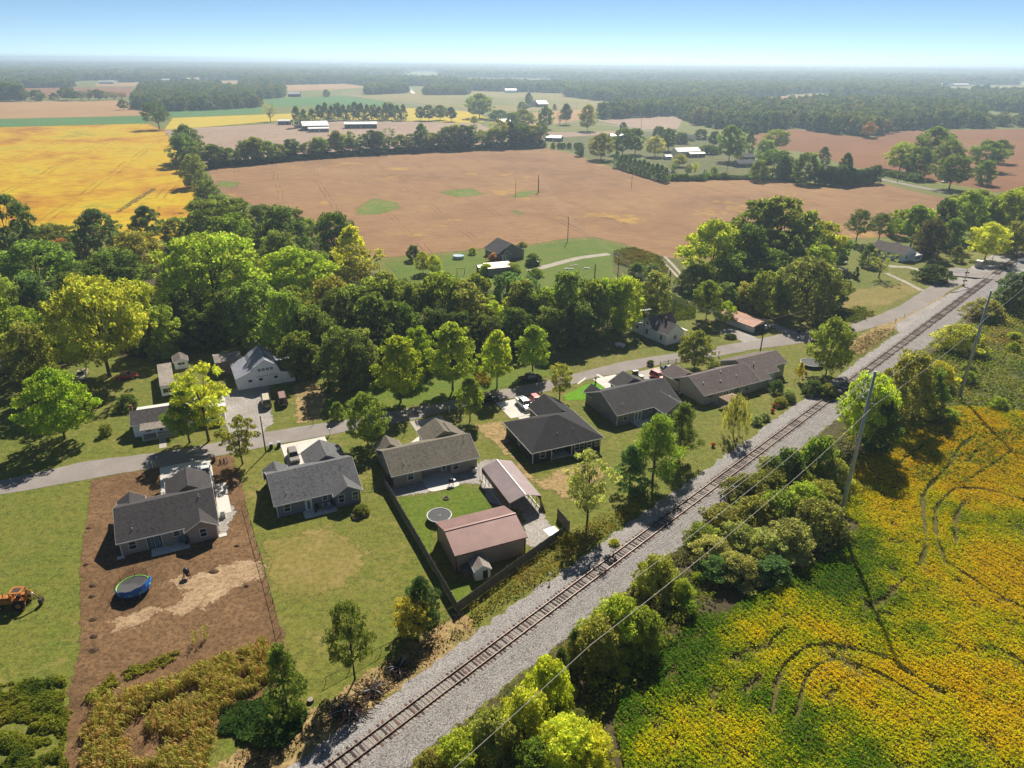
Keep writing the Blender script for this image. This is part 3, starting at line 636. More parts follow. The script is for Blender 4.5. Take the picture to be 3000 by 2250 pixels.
h.win('-y', 0, 2.0, .9, 1.1, 1.35); h.win('-y', 0, 9.75, .9, 2.0, 1.3, 2); h.win('-y', 0, 11.9, .9, .95, 1.3); h.win('-y', 0, 13.6, .9, .9, 1.3); h.win('-x', 0, 6.2, 1.0, .8, 1.35); h.win('-y', 2.4, 5.2, .1, 1.6, 2.0, 2, False, name='patio_door'); h.door('x', 3.9, 1.3, .9, 2.0)
h.slab('patio', [(3.95, 0), (8.05, 0), (8.05, 2.35), (3.95, 2.35)], .1); h.vent(6.1, 2.2, 3.75); h.vent(9.6, 2.4, 3.85)
h.win('y', 17.6, 11, .1, 4.8, 2.1, 4, False, name='garage_door').children[0].data.materials[0] = M['white_trim']; h.done()
slabs('driveway', (3.93, 113.42), 24, 3.6, 12.5, 18.3, 26.5, 3, 2, 'concrete'); slabs('front_walk', (3.93, 113.42), 24, 5.2, 7.6, 13.4, 18.2, 1, 2, 'concrete')

h = House('grey_gabled_house', 'pale grey sided house with slate shingles and white french doors', 'house', (21.49, 128.75), 27, 's_grey', 'r_char2'); H5 = h
h.gable(0, 15.4, 0, 11.4, 2.65, 'x', zr=5.3); h.gable(9.3, 15.3, -3.4, 3.5, 2.6, 'y', ends=(1, 0), zr=4.25); h.gable(8.0, 14.6, 10, 14.2, 2.6, 'y', ends=(0, 1), zr=4.3); h.gable(.3, 3.4, 9.5, 12.4, 2.6, 'y', ends=(0, 1), zr=3.8)
h.win('-x', 0, 5.6, 1.3, .6, .9); h.win('-y', 0, 2.0, .9, .9, 1.4); h.door('-y', 0, 5.2, 1.7, 2.05, 'white_trim', True, 2); h.win('-y', 0, 8.2, 1.5, .8, .7)
h.post(-.02, -.02, 2.4, .06, 'corner_board'); h.vent(2.3, 1.6, 3.4); h.vent(13.6, .5, 3.5, .25, .1)
h.slab('patio', [(3.6, -2.6), (9.2, -2.6), (9.2, -.1), (3.6, -.1)], .09); h.done()
slabs('driveway', (21.49, 128.75), 27, 8.2, 14.6, 14.6, 21.9, 2, 3, 'concrete')

h = House('long_stone_house', 'long low tan stone house with brown shingles and stepped back eaves', 'house', (41.59, 138.79), 28.5, 'b_stone', 'r_brown'); H6 = h
h.gable(0, 15.9, 0, 9.6, 2.6, 'x', zr=4.9, over=.5); h.gable(-.3, 5.4, 8.0, 13.4, 2.55, 'y', ends=(0, 1), zr=3.95)
p0 = h.p; h.p = .42
for i, (xa, xb, yb) in enumerate(((15.95, 19.6, .3), (19.62, 23.7, 1.7), (23.72, 27.9, 3.3))):
    h.gable(xa, xb, yb, 12.0 - .004 * i, 2.6, 'x', over=.45, zr=5.05 - .003 * i, ridge=6.8, ends=(i == 0, 1))
h.p = p0
h.win('-y', 0, 1.9, 1.3, 1.4, .8, 2, False); h.win('-y', 0, 9.6, .9, 1.3, 1.2, 2); h.win('-y', 0, 12.6, .9, 1.1, 1.2); h.win('-y', 1.7, 21.6, .1, 2.4, 2.1, 1, False, name='garage_door').children[0].data.materials[0] = M['white_trim']; h.door('-y', 0, 6.4, 1.7, 2.05, 'white_trim', True, 2)
for x, y, z in ((1.6, 2.4, 3.85), (6.2, 1.9, 3.6), (8.1, 4.0, 4.6), (11.2, 2.2, 3.7)): h.vent(x, y, z, .3, .13)
h.vent(18.6, 4.4, 4.3, .6, .12); h.slab('patio', [(2.6, -2.8), (9, -2.8), (9, -.1), (2.6, -.1)], .07, 'concrete_old'); h.done()
slabs('driveway', (41.59, 138.79), 28.5, -2.6, 5.2, 14.0, 21.0, 2, 2, 'concrete_old')
M['canvas'] = plain('tan_canvas', (.42, .3, .2), .9, .1, var=.1)
gz = thing('gazebo', 'tan canvas gazebo beside the long stone house', 'gazebo', H6.W(4.6, -3.3), H6.a)
b = MB(); V = [(-2, -1.6, 2.1), (2, -1.6, 2.1), (2, 1.6, 2.1), (-2, 1.6, 2.1), (0, 0, 3.0)]; b.add(V + [(x, y, z - .04) for x, y, z in V], [(0, 1, 4), (1, 2, 4), (2, 3, 4), (3, 0, 4), (6, 5, 9), (7, 6, 9), (8, 7, 9), (5, 8, 9)])
b.box(-2, 2, -1.62, -1.6, 1.85, 2.11); b.box(-2, 2, 1.6, 1.62, 1.85, 2.11); b.box(-2.02, -2, -1.6, 1.6, 1.85, 2.11); b.box(2, 2.02, -1.6, 1.6, 1.85, 2.11); b.build('canopy', M['canvas'], gz)
for x in (-1.85, 1.85):
    for y in (-1.45, 1.45): part('post', M['black'], gz, 'box', x - .04, x + .04, y - .04, y + .04, 0, 2.12)

# ------------------------------------------------------------------ metal buildings
M['m_red'] = metal_roof('red_brown_metal', (.27, .16, .14)); M['m_wall'] = metal_roof('tan_metal_wall', (.42, .32, .25), .08); M['m_pink'] = metal_roof('faded_red_metal', (.48, .38, .36), .12, .4)
M['m_white'] = metal_roof('white_metal', (.66, .64, .6), .08, .5); M['m_rust'] = metal_roof('rusty_metal', (.36, .17, .1), .25, .7, .1, (.25, .09, .04)); M['m_tan'] = metal_roof('tan_metal', (.55, .46, .36), .1, .5)
M['m_redwall'] = metal_roof('maroon_metal_wall', (.1, .035, .03), .12)
h = House('metal_workshop', 'tan metal workshop with ribbed red brown roof inside the wooden fence', 'workshop', (-7.91, 82.71), 24, 'm_wall', 'm_red', 'm_redwall', .3); BARN = h
h.gable(0, 11, 0, 8.4, 3.2, 'x', over=.25, zr=4.5, th=.07)
mm = 1.3 / 4.2
ribs = MB()
for i in range(49):
    x = -.22 + i * (11.44 / 48)
    for sgn in (0, 1):
        y0, y1 = (-.25, 4.2) if sgn == 0 else (8.65, 4.2)
        z0, z1 = 3.2 - .25 * mm + .082, 4.5 + .082
        ribs.add([(x - .022, y0, z0), (x + .022, y0, z0), (x + .022, y1, z1), (x - .022, y1, z1), (x - .015, y0, z0 + .035), (x + .015, y0, z0 + .035), (x + .015, y1, z1 + .035), (x - .015, y1, z1 + .035)], [(4, 5, 6, 7), (0, 1, 5, 4), (1, 2, 6, 5), (3, 0, 4, 7)])
rb = ribs.build('roof_ribs', M['m_red'], h.r); rb['kind'] = 'stuff'
wr = MB()
for i in range(40): x = .12 + i * .275; wr.box(x - .02, x + .02, -.03, -.003, 0, 3.05)
for i in range(30): y = .12 + i * .275; wr.box(-.03, -.003, y - .02, y + .02, 0, 3.2)
wr.build('wall_ribs', M['m_wall'], h.r)['kind'] = 'stuff'
for x, y in ((0, 0), (11, 0), (0, 8.4)): h.post(x, y, 3.1, .07, 'corner_trim', 'm_redwall')
part('ridge_cap', M['m_redwall'], h.r, 'box', -.28, 11.28, 4.05, 4.35, 4.6, 4.64); h.done()
# open carport
cp = thing('carport', 'open metal carport with pale pink ribbed roof on slender posts', 'carport', (-.19, 96.83, 0), R(24)); roofb = MB()
V = [(-.1, -.1, 2.6), (2.75, -.1, 3.55), (5.6, -.1, 2.6), (-.1, 12.1, 2.6), (2.75, 12.1, 3.55), (5.6, 12.1, 2.6)]
roofb.add(V + [(x, y, z - .06) for x, y, z in V], [(0, 1, 4, 3), (1, 2, 5, 4), (6, 9, 10, 7), (7, 10, 11, 8), (0, 3, 9, 6), (2, 8, 11, 5), (0, 6, 7, 1), (1, 7, 8, 2), (3, 4, 10, 9), (4, 5, 11, 10)]); roofb.build('roof', M['m_pink'], cp)
rb = MB()
for i in range(50):
    y = i * .243
    for a_, c_ in (((-.1, 2.605), (2.72, 3.545)), ((5.6, 2.605), (2.78, 3.545))):
        rb.add([(a_[0], y - .025, a_[1]), (a_[0], y + .025, a_[1]), (c_[0], y + .025, c_[1]), (c_[0], y - .025, c_[1]), (a_[0], y, a_[1] + .035), (c_[0], y, c_[1] + .035)], [(0, 4, 5, 3), (1, 2, 5, 4), (0, 1, 4), (3, 5, 2)])
rb.build('roof_ribs', M['m_pink'], cp)['kind'] = 'stuff'
part('ridge_cap', M['white_trim'], cp, 'box', 2.66, 2.84, -.12, 12.12, 3.56, 3.6)
part('side_panel', M['m_redwall'], cp, 'box', -.13, -.1, -.1, 12.1, 1.55, 2.55); part('side_panel', M['m_redwall'], cp, 'box', 5.6, 5.63, -.1, 9, 1.55, 2.55)
for i in range(9):
    for x in (-.05, 5.55): part('post', M['metal'], cp, 'box', x - .035, x + .035, i * 1.5 - .035, i * 1.5 + .035, 0, 2.56)
for x in (-.05, 5.55): part('base_rail', M['white_trim'], cp, 'box', x - .045, x + .045, -.1, 12.1, .02, .09)
b = MB(); b.add([(5.7, -1.6, .05), (5.75, .6, .05), (5.75, .8, 1.5), (5.72, .1, 1.5), (5.73, -1.6, .1)], [(0, 1, 2, 3, 4)]); b.add([(5.74, -1.6, .05), (5.79, .6, .05), (5.79, .8, 1.5), (5.76, .1, 1.5), (5.77, -1.6, .1)], [(4, 3, 2, 1, 0)]); b.build('loose_panel', M['m_redwall'], cp)
h = House('garden_shed', 'small weathered white shed with open door beside the metal workshop', 'shed', (-5.08, 80.92), 20, 's_white', 'r_weather', 's_white', .6)
h.gable(0, 2.3, 0, 2.3, 1.7, 'y', over=.15, zr=2.5, th=.06); h.win('-y', 0, 1.55, .02, .75, 1.5, 1, False, name='door_opening_shade').children[0].data.materials[0] = M['black']; h.win('-y', 0, .6, .02, .75, 1.5, 1, False, name='door', frame='s_white').children[0].data.materials[0] = M['s_white']; h.done()  # doorway is a black panel on the wall, painted for the shade indoors
h = House('lean_to_bin', 'dark wooden lean-to stacked against the garden shed', 'wood store', (-6.7, 81.5), 20, 'woodpost', 'r_old', 'woodpost', .3); h.gable(0, 1.4, 0, 1.6, 1.0, 'x', over=.1, zr=1.25, th=.05); h.done()

# ------------------------------------------------------------------ older buildings across the road
h = House('white_farmhouse', 'old white farmhouse with patched grey cross gabled roof and red chimney', 'house', (40.33, 174.1), 33, 's_white', 'r_old', pitch=.75); FH = h
h.gable(0, 6.2, 0, 6.0, 3.0, 'y', over=.25, zr=5.2, ends=(1, 0)); h.gable(-.15, 8.4, 5.2, 9.2, 3.2, 'x', over=.25, zr=5.5); h.walls([(.0, 9.2), (5.2, 9.2), (5.2, 13.2), (.0, 13.2)], 2.7); h.walls([(6.2, .5), (7.6, .5), (7.6, 1.0), (6.2, 1.0)], .4)
b = MB(); b.add([(-.4, 9.0, 3.45), (5.6, 9.0, 3.45), (5.6, 13.7, 2.62), (-.4, 13.7, 2.62), (-.4, 9.0, 3.55), (5.6, 9.0, 3.55), (5.6, 13.7, 2.72), (-.4, 13.7, 2.72)], [(3, 2, 1, 0), (4, 5, 6, 7), (0, 1, 5, 4), (1, 2, 6, 5), (2, 3, 7, 6), (3, 0, 4, 7)]); b.build('lean_to_roof', M['m_white'], h.r)
b = MB(); b.add([(6.0, .2, 2.95), (8.3, .2, 2.45), (8.3, 5.0, 2.45), (6.0, 5.0, 2.95), (6.0, .2, 3.03), (8.3, .2, 2.53), (8.3, 5.0, 2.53), (6.0, 5.0, 3.03)], [(3, 2, 1, 0), (4, 5, 6, 7), (0, 1, 5, 4), (1, 2, 6, 5), (2, 3, 7, 6), (3, 0, 4, 7)]); b.build('porch_roof', M['m_white'], h.r)
for y in (.4, 2.6, 4.8): h.post(8.1, y, 2.5, .06)
h.slab('porch_floor', [(6.25, .2), (8.3, .2), (8.3, 5), (6.25, 5)], .3, 'concrete_old')
for y, z, w_, hh in ((1.9, 1.0, .8, 1.3), (7.2, 1.1, .9, 1.4), (7.2, 3.7, .6, .9), (11.3, 1.4, 1.2, .8)): h.win('-x', -.15 if 5.2 < y < 9.2 else 0, y, z, w_, hh)
h.win('-y', 0, 3.1, 1.2, 1.0, 1.0); part('chimney', M['b_red'], h.r, 'box', 2.9, 3.4, 3.6, 4.1, 4.4, 6.2); part('chimney', M['b_stone'], h.r, 'box', 1.3, 1.8, 8.6, 9.1, 4.0, 6.1); h.done()
h = House('rusty_shed', 'long low shed with rusty red metal roof beside the gravel drive', 'shed', (66.05, 184), 33, 'm_white', 'm_rust', 'm_rust', .2)
h.gable(0, 6.6, 0, 13.5, 1.9, 'y', over=.35, zr=2.75, th=.06); h.win('-y', 0, 3.3, .02, 4.6, 1.7, 2, False, name='open_bay_shade', frame='woodpost').children[0].data.materials[0] = M['black']; h.done()  # the bay is closed by a black panel that stands for its inner shade

h = House('old_porch_house', 'old white house with dark roof, shingled front porch and brick chimney', 'house', (-74.04, 122.41), 22, 's_white', 'r_old', pitch=.62); OH = h
h.gable(0, 9.2, 0, 5.6, 2.75, 'x', over=.3, zr=4.4); h.walls([(9.2, 1.0), (16.8, 1.0), (16.8, 8.2), (9.2, 8.2)], 2.6); h.walls([(.6, 5.6), (6.0, 5.6), (6.0, 8.4), (.6, 8.4)], 2.4)
b = MB(); b.box(9.0, 17.2, .6, 8.6, 2.62, 2.74); b.build('flat_roof', M['m_white'], h.r)
b = MB(); b.add([(.3, 5.4, 2.95), (6.3, 5.4, 2.95), (6.3, 8.8, 2.4), (.3, 8.8, 2.4), (.3, 5.4, 3.03), (6.3, 5.4, 3.03), (6.3, 8.8, 2.48), (.3, 8.8, 2.48)], [(3, 2, 1, 0), (4, 5, 6, 7), (0, 1, 5, 4), (1, 2, 6, 5), (2, 3, 7, 6), (3, 0, 4, 7)]); b.build('lean_to_roof', M['m_white'], h.r)
b = MB(); b.add([(1.4, -2.4, 2.25), (7.9, -2.4, 2.25), (7.9, .1, 2.75), (1.4, .1, 2.75), (1.4, -2.4, 2.35), (7.9, -2.4, 2.35), (7.9, .1, 2.85), (1.4, .1, 2.85)], [(3, 2, 1, 0), (4, 5, 6, 7), (0, 1, 5, 4), (1, 2, 6, 5), (2, 3, 7, 6), (3, 0, 4, 7)]); b.build('porch_roof', M['r_weather'], h.r)
for x in (1.7, 4.2, 7.6): h.post(x, -2.2, 2.28, .06)
h.slab('porch_floor', [(1.5, -2.4), (7.8, -2.4), (7.8, -.02), (1.5, -.02)], .35, 'concrete_old'); b = MB()
b.box(4.4, 7.6, -2.24, -2.18, .95, 1.02)
for i in range(17): b.box(4.4 + i * .2 - .02, 4.4 + i * .2 + .02, -2.23, -2.19, .36, .95)
b.build('railing', M['white_trim'], h.r)
h.win('-y', 0, 2.6, .9, .9, 1.2); h.door('-y', 0, 4.9, .9, 2.0, z=.36); h.win('-y', 0, 7.0, .9, .9, 1.2); h.win('-y', 1.0, 11.5, .8, 1.6, 1.3, 2); h.win('-y', 1.0, 14.6, .9, 1.0, 1.2)
part('chimney', M['b_red'], h.r, 'box', -.5, -.02, 4.6, 5.2, -.05, 4.9); h.done()
strip('garden_path', 'concrete_old', .034, [h.W(5, -2.5)[:2], h.W(5.3, -6.5)[:2]], 1.3, 1, .03, True)

h = House('white_trailer', 'narrow white caravan trailer with streaky weathered roof', 'trailer', (-76.6, 140.1), 27, 's_white', 'r_weather', 's_white', .1)
h.w.prism([(0, 0), (2.9, 0), (2.9, 13.5), (0, 13.5)], .45, 2.75); b = MB(); b.box(-.06, 2.96, -.06, 13.56, 2.76, 2.9); b.build('roof', M['r_weather'], h.r)
h.win('-y', 0, 1.45, 1.2, 2.1, 1.0, 2, False); part('tow_bar', M['black'], h.r, 'box', 1.35, 1.55, -1.2, -.03, .45, .6)
for y in (6, 7): part('wheel', M['black'], h.r, 'cyl', (.1, y, .36), (2.8, y, .36), .36, .36, 12)
h.done()
h = House('little_white_shed', 'little white shed with brown roof behind the trailer', 'shed', (-80.6, 155.8), 27, 's_white', 'r_brown', 's_white', .4); h.gable(0, 3.0, 0, 4.2, 2.0, 'y', over=.2, zr=2.7, th=.06); h.win('-y', 0, 1.5, 1.1, 1.5, .5, 2, False); h.done()

# gambrel barn
h = House('white_gambrel_barn', 'white wooden barn with grey gambrel roof and four small loft windows', 'barn', (-61.48, 144.41), 26.7, 's_barn', 'r_barn', 's_barn'); WB = h
prof = [(0, -.05), (12.6, -.05), (12.6, 2.5), (9.6, 2.9), (8.9, 4.6), (6.4, 6.2), (3.9, 4.6), (3.2, 3.9), (0, 2.7)]
n = len(prof); V = [(x, 0, z) for x, z in prof] + [(x, 9.5, z) for x, z in prof]
h.w.add(V, [tuple(range(n)), tuple(range(2 * n - 1, n - 1, -1)), (1, n + 1, n + 2, 2), (0, 8, n + 8, n)])
rp = [(12.9, 2.47), (9.55, 2.97), (8.95, 4.66), (6.4, 6.32), (3.85, 4.68), (3.15, 3.98), (-.3, 2.66)]
for (xa, za), (xb, zb) in zip(rp[:-1], rp[1:]):
    h.f.add([(xa, -.3, za), (xb, -.3, zb), (xb, 9.8, zb), (xa, 9.8, za), (xa, -.3, za + .1), (xb, -.3, zb + .1), (xb, 9.8, zb + .1), (xa, 9.8, za + .1)], [(0, 1, 2, 3), (7, 6, 5, 4), (4, 5, 1, 0), (5, 6, 2, 1), (6, 7, 3, 2), (7, 4, 0, 3)])
for x in (5.0, 5.9, 6.8, 7.7): h.win('-y', 0, x, 3.75, .6, .6, 2, True)
for x in (2.8, 5.1, 8.4): h.win('-y', 0, x, 1.5, .8, .6, 1, False, frame='s_barn')
b = MB(); b.box(9.7, 12.5, -.06, -.01, .02, 2.3); b.box(11.08, 11.12, -.08, -.055, .02, 2.3); b.build('barn_door', M['s_barn'], h.r); part('door_track', M['metal'], h.r, 'box', 4.2, 9.0, -.09, -.01, 2.45, 2.55); h.done()
h = House('barn_annex', 'grey roofed annex joined behind the white gambrel barn', 'shed', (-69.2, 152.6), 26.7, 'woodpost', 'r_weather', 'woodpost', .2); h.gable(0, 5.6, 0, 5.6, 3.2, 'x', over=.25, zr=3.9, th=.07); h.done()

# house out in the brown field
h = House('field_house', 'grey house with dark roof and small gabled porch at the edge of the brown field', 'house', (-5.6, 259.2), 29.5, 's_grey', 'r_char2', pitch=.55)
h.gable(0, 11.2, 0, 10.2, 2.8, 'y', over=.45, zr=5.9); h.gable(1.2, 4.8, -1.6, 2.5, 2.5, 'y', over=.3, zr=4.0, ends=(1, 0)); h.win('-y', -1.6, 3.6, .8, 1.2, 1.5, 2); h.door('-y', -1.6, 2.0); h.win('-y', 0, 8.2, 1.0, .9, 1.2)
for y in (2.0, 5.0, 8.0): h.win('-x', 0, y, .9, .9, 1.4)
h.post(.9, -1.8, 2.5, .12); h.done()
h = House('flat_tan_shed', 'flat topped shed with tan metal roof in front of the field house', 'shed', (-8.4, 238.2), 20, 's_grey', 'm_tan', 'm_tan', .1); h.walls([(0, 0), (9.0, 0), (9.0, 5.2), (0, 5.2)], 2.7)
b = MB(); b.add([(-.2, -.3, 2.75), (9.2, -.3, 2.75), (9.2, 5.5, 3.25), (-.2, 5.5, 3.25), (-.2, -.3, 2.85), (9.2, -.3, 2.85), (9.2, 5.5, 3.35), (-.2, 5.5, 3.35)], [(3, 2, 1, 0), (4, 5, 6, 7), (0, 1, 5, 4), (1, 2, 6, 5), (2, 3, 7, 6), (3, 0, 4, 7)]); b.build('roof', M['m_tan'], h.r); h.win('-y', 0, 2, 1.0, 1, 1); h.done()
h = House('wooden_playhouse', 'small wooden playhouse with grey roof by the flat tan shed', 'playhouse', G(1402, 800)[:2], 20, 'woodpost', 'm_white', 'woodpost', .4); h.gable(0, 2.4, 0, 2.4, 2.0, 'x', over=.15, zr=2.5, th=.05); h.done()
# white house and brick shed by the crossing
h = House('white_porch_house', 'white house with brown roof and glazed front porch near the level crossing', 'house', (146.2, 262), 30, 's_white', 'r_brown', pitch=.6)
h.gable(0, 7.0, 0, 13.5, 2.9, 'y', over=.35, zr=5.1); h.gable(5, 11, 7.5, 12.5, 2.7, 'x', over=.3, zr=4.2, ends=(0, 1)); h.walls([(4.2, -1.9), (8.6, -1.9), (8.6, 1.8), (4.2, 1.8)], 2.2)
b = MB(); b.add([(4.0, -2.1, 2.25), (8.9, -2.1, 2.25), (8.9, 1.9, 2.7), (4.0, 1.9, 2.7), (4.0, -2.1, 2.33), (8.9, -2.1, 2.33), (8.9, 1.9, 2.78), (4.0, 1.9, 2.78)], [(3, 2, 1, 0), (4, 5, 6, 7), (0, 1, 5, 4), (1, 2, 6, 5), (2, 3, 7, 6), (3, 0, 4, 7)]); b.build('porch_roof', M['m_white'], h.r)
for x in (5.0, 6.2, 7.4): h.win('-y', -1.9, x, .8, .9, 1.1, 1, False)
h.win('x', 8.6, 0, .8, 1.4, 1.1, 2, False); h.win('-y', 0, 2.0, 1.0, 1.0, 1.2)
for y in (2.5, 6.0, 10): h.win('-x', 0, y, 1.0, 1.2, 1.2, 2)
h.done()
h = House('brick_shed', 'small flat roofed red brick shed on the lawn near the crossing', 'shed', (112.6, 240.2), 22, 'b_red', 'm_white', 'm_white', .1); h.walls([(0, 0), (4.6, 0), (4.6, 4.6), (0, 4.6)], 2.4); b = MB(); b.box(-.15, 4.75, -.15, 4.75, 2.41, 2.52); b.build('roof', M['m_white'], h.r); h.door('-y', 0, 3.4, .9, 1.9, 'woodpost', False); h.done()
# far farmsteads
FAR = [('long_barn', 'dark walled farm barn with broad grey roof beyond the hedgerow', 'barn', 888, 384, 20, 26, 24, 5, 8.5, 's_dark', 'm_white'), ('low_barn', 'low farm shed with pale metal roof beside the row of pines', 'barn', 1010, 377, 12, 34, 12, 4.5, 6.3, 's_dark', 'm_white'),
 ('open_shed', 'low grey shed with sunlit roof attached to the big farm barn', 'barn', 905, 388, 20, 20, 7, 3.5, 4.6, 's_grey', 'm_white'), ('grey_shed', 'small open shed beside the bare tree beyond the yellow field', 'shed', 815, 366, 15, 14, 8, 4, 5.5, 's_dark', 'm_white'),
 ('white_roof_shed', 'grey shed with bright white double roof at the end of the hedgerow', 'shed', 1596, 413, -20, 15, 9, 3.2, 4.8, 's_grey', 'm_white'), ('red_barn', 'red barn with shining metal roof by the lone farmhouse', 'barn', 1578, 314, 20, 16, 22, 5, 9, 'm_rust', 'm_white'), ('lone_farmhouse', 'white farmhouse in the olive meadow with trees at its side', 'house', 1550, 313, 20, 18, 12, 5.5, 9, 's_white', 'r_char2'),
 ('white_garage', 'white garage among the trees by the yellow bean patch', 'garage', 1465, 366, 10, 12, 9, 4, 6, 's_white', 'm_white'), ('stubble_shed', 'open shed with white roof at the far edge of the stubble', 'shed', 1953, 337, 15, 17, 10, 4, 6, 'woodpost', 'm_white'),
 ('white_workshop', 'long white workshop among the village trees beside parked wrecks', 'workshop', 1985, 460, 18, 20, 10, 4, 6.2, 's_white', 'm_white'), ('carport_shed', 'small open shed leaning on the white village workshop', 'shed', 2022, 462, 18, 13, 5, 2.8, 3.6, 'woodpost', 'm_tan'), ('garden_hut', 'small hut with blue door near the village workshop', 'shed', 1951, 468, 18, 5, 4.5, 2.3, 3.2, 's_white', 'm_white'),
 ('grey_bungalow', 'grey bungalow with slate roof on the village green', 'house', 2163, 491, 15, 13, 8, 2.8, 4.8, 's_grey', 'r_grey'), ('stone_cottage', 'low stone cottage in the shade of tall village trees', 'house', 2180, 470, 15, 9, 7, 2.6, 4.2, 's_grey', 'r_old'), ('blue_house', 'pale blue house with dark roof by the bend of the lane', 'house', 1985, 413, -15, 15, 9, 3, 5.2, 's_white', 'r_old'), ('white_cottage', 'white cottage at the top of the village green', 'house', 1920, 398, -10, 14, 9, 3, 5, 's_white', 'r_grey'),
 ('hedged_house', 'white house ringed by a tall dark hedge beside the country road', 'house', 2388, 512, -8, 15, 8, 2.9, 4.8, 's_white', 'r_grey'), ('gabled_cottage', 'white gabled cottage under big trees by the right hand field', 'house', 2826, 526, 55, 12, 7, 3.4, 7, 's_white', 'r_old'), ('flat_garage', 'low pale garage on the green above the shrubs', 'garage', 1790, 407, 0, 14, 8, 2.8, 4, 's_white', 'm_white')]
for nm, lab, cat, u, v, ang, L_, D_, ze, zr, wm, rm in FAR:
    p = G(u, v); h = House(nm, lab, cat, (p.x, p.y), ang, wm, rm, pitch=.5); h.gable(0, L_, 0, D_, ze, 'x', over=.4, zr=zr)
    for i in range(3): h.win('-y', 0, L_ * (i + .7) / 3.4, .9, 1.2, 1.3, 1, False)
    h.door('-y', 0, L_ * .52 if L_ > 6 else L_ * .8, 1.0, 2.0, 'white_trim', False); h.done()
for i, (u, v, L_, D_, lab, wm) in enumerate([(290, 246, 40, 14, 'long white farm shed far off among the left woods', 'm_white'), (425, 239, 30, 14, 'white barn far off beside the pale clearing', 's_white'), (462, 240, 34, 16, 'grey roofed barn far off beside the pale clearing', 's_grey'), (545, 237, 40, 18, 'white farmhouse far off at the edge of the woods', 's_white'), (575, 236, 36, 18, 'tall white farm building far off at the wood edge', 's_white'), (845, 284, 22, 12, 'dark farmhouse beside the round bushes on the far green field', 's_dark'), (2392, 292, 34, 14, 'white roofed shed far off in front of the right woods', 'm_white'), (2430, 297, 40, 12, 'long white shed far off beside the right woods', 's_white'), (2750, 252, 60, 20, 'white farm buildings far off in the right clearing', 's_white'), (2780, 253, 70, 20, 'row of pale sheds far off in the right clearing', 'm_white'), (1480, 272, 26, 12, 'small white house far off under the line of trees', 's_white')]):
    p = G(u, v); h = House('far_building', lab, 'building', (p.x, p.y), 5, wm, 'm_white', pitch=.4); h.gable(0, L_, 0, D_, 5.5, 'x', over=.5, zr=9); h.done()
# ------------------------------------------------------------------ foliage
def leaf_material(name, use_obj=True, trans=.55):
    t = NT(name); nd = t.t.nodes; nd.remove(t.b)
    at = t.n('Attribute'); at.attribute_name = 'tint' if use_obj else 'col'
    if use_obj:
        oi = t.n('ObjectInfo'); c = oi.outputs['Color']
        f = at.outputs['Fac']
        k = t.rng(f, 0, 1, .62, 1.45); g = t.n('Vector' + 'Math', operation='SCALE'); t.l(c, g.inputs[0]); t.l(k, g.inputs['Scale']); c = g.outputs[0]
        hs = t.n('HueSaturation'); t.l(c, hs.inputs['Color']); t.l(t.rng(t.math('FRACT', t.math('MULTIPLY', f, 7.3)), 0, 1, .47, .525), hs.inputs['Hue']); c = hs.outputs[0]
    else: c = at.outputs['Color']
    d = t.n('BsdfDiffuse'); t.l(c, d.inputs[0]); d.inputs[1].default_value = .3
    tr = t.n('BsdfTranslucent'); w_ = t.mix(1.0, c, (1.55, 1.5, .7), 'MULTIPLY'); t.l(w_, tr.inputs[0])
    m = t.n('MixShader'); m.inputs[0].default_value = trans; t.l(d.outputs[0], m.inputs[1]); t.l(tr.outputs[0], m.inputs[2])
    t.l(m.outputs[0], t.out.inputs[0]); return t.mat
M['leaf'] = leaf_material('leaf'); M['leafcol'] = leaf_material('crop_leaf', False, .38)
M['bark'] = plain('bark', (.11, .085, .065), .95, .1, var=.35, scale=2, obj=True)
def unit(n, rng):
    v = rng.normal(size=(n, 3)); return v / np.linalg.norm(v, axis=1, keepdims=True)
def leaves(C, Rd, tint, n, size, rng, flat=.6, up=.25, asp=.55, hang=0.0, shell=.55):
    """n rhombic leaf sprays on the shells of clumps C (radii Rd)"""
    k = len(C); vol = (Rd[:, 0] * Rd[:, 1]); pr = vol / vol.sum(); idx = rng.choice(k, n, p=pr)
    d = unit(n, rng); d[:, 2] = d[:, 2] * flat + up * rng.random(n); d /= np.linalg.norm(d, axis=1, keepdims=True)
    rad = (shell + (1 - shell) * rng.random(n) ** .6) * (1 + .35 * (rng.random(n) < .18) * rng.random(n))
    P = C[idx] + d * Rd[idx] * rad[:, None]
    N = d * .55 + unit(n, rng) * .75; N[:, 2] += .25
    if hang: N[:, 2] *= .1
    N /= np.linalg.norm(N, axis=1, keepdims=True)
    T = unit(n, rng); T[:, 2] -= hang; T -= N * (T * N).sum(1, keepdims=True); T /= np.linalg.norm(T, axis=1, keepdims=True) + 1e-9
    B = np.cross(N, T); s = size * (.6 + .8 * rng.random(n))[:, None]
    V = np.stack([P - T * s, P + B * s * asp, P + T * s, P - B * s * asp], 1).reshape(-1, 3)
    tn = np.clip(tint[idx] * .65 + rng.random(n) * .35, 0, 1)
    return V, np.arange(n * 4).reshape(-1, 4), tn, P
def tint_mesh(name, V, F, tn):
    me = np_mesh(name, V, F, M['leaf']); a = me.attributes.new('tint', 'FLOAT', 'FACE'); a.data.foreach_set('value', tn.astype(np.float32)); return me
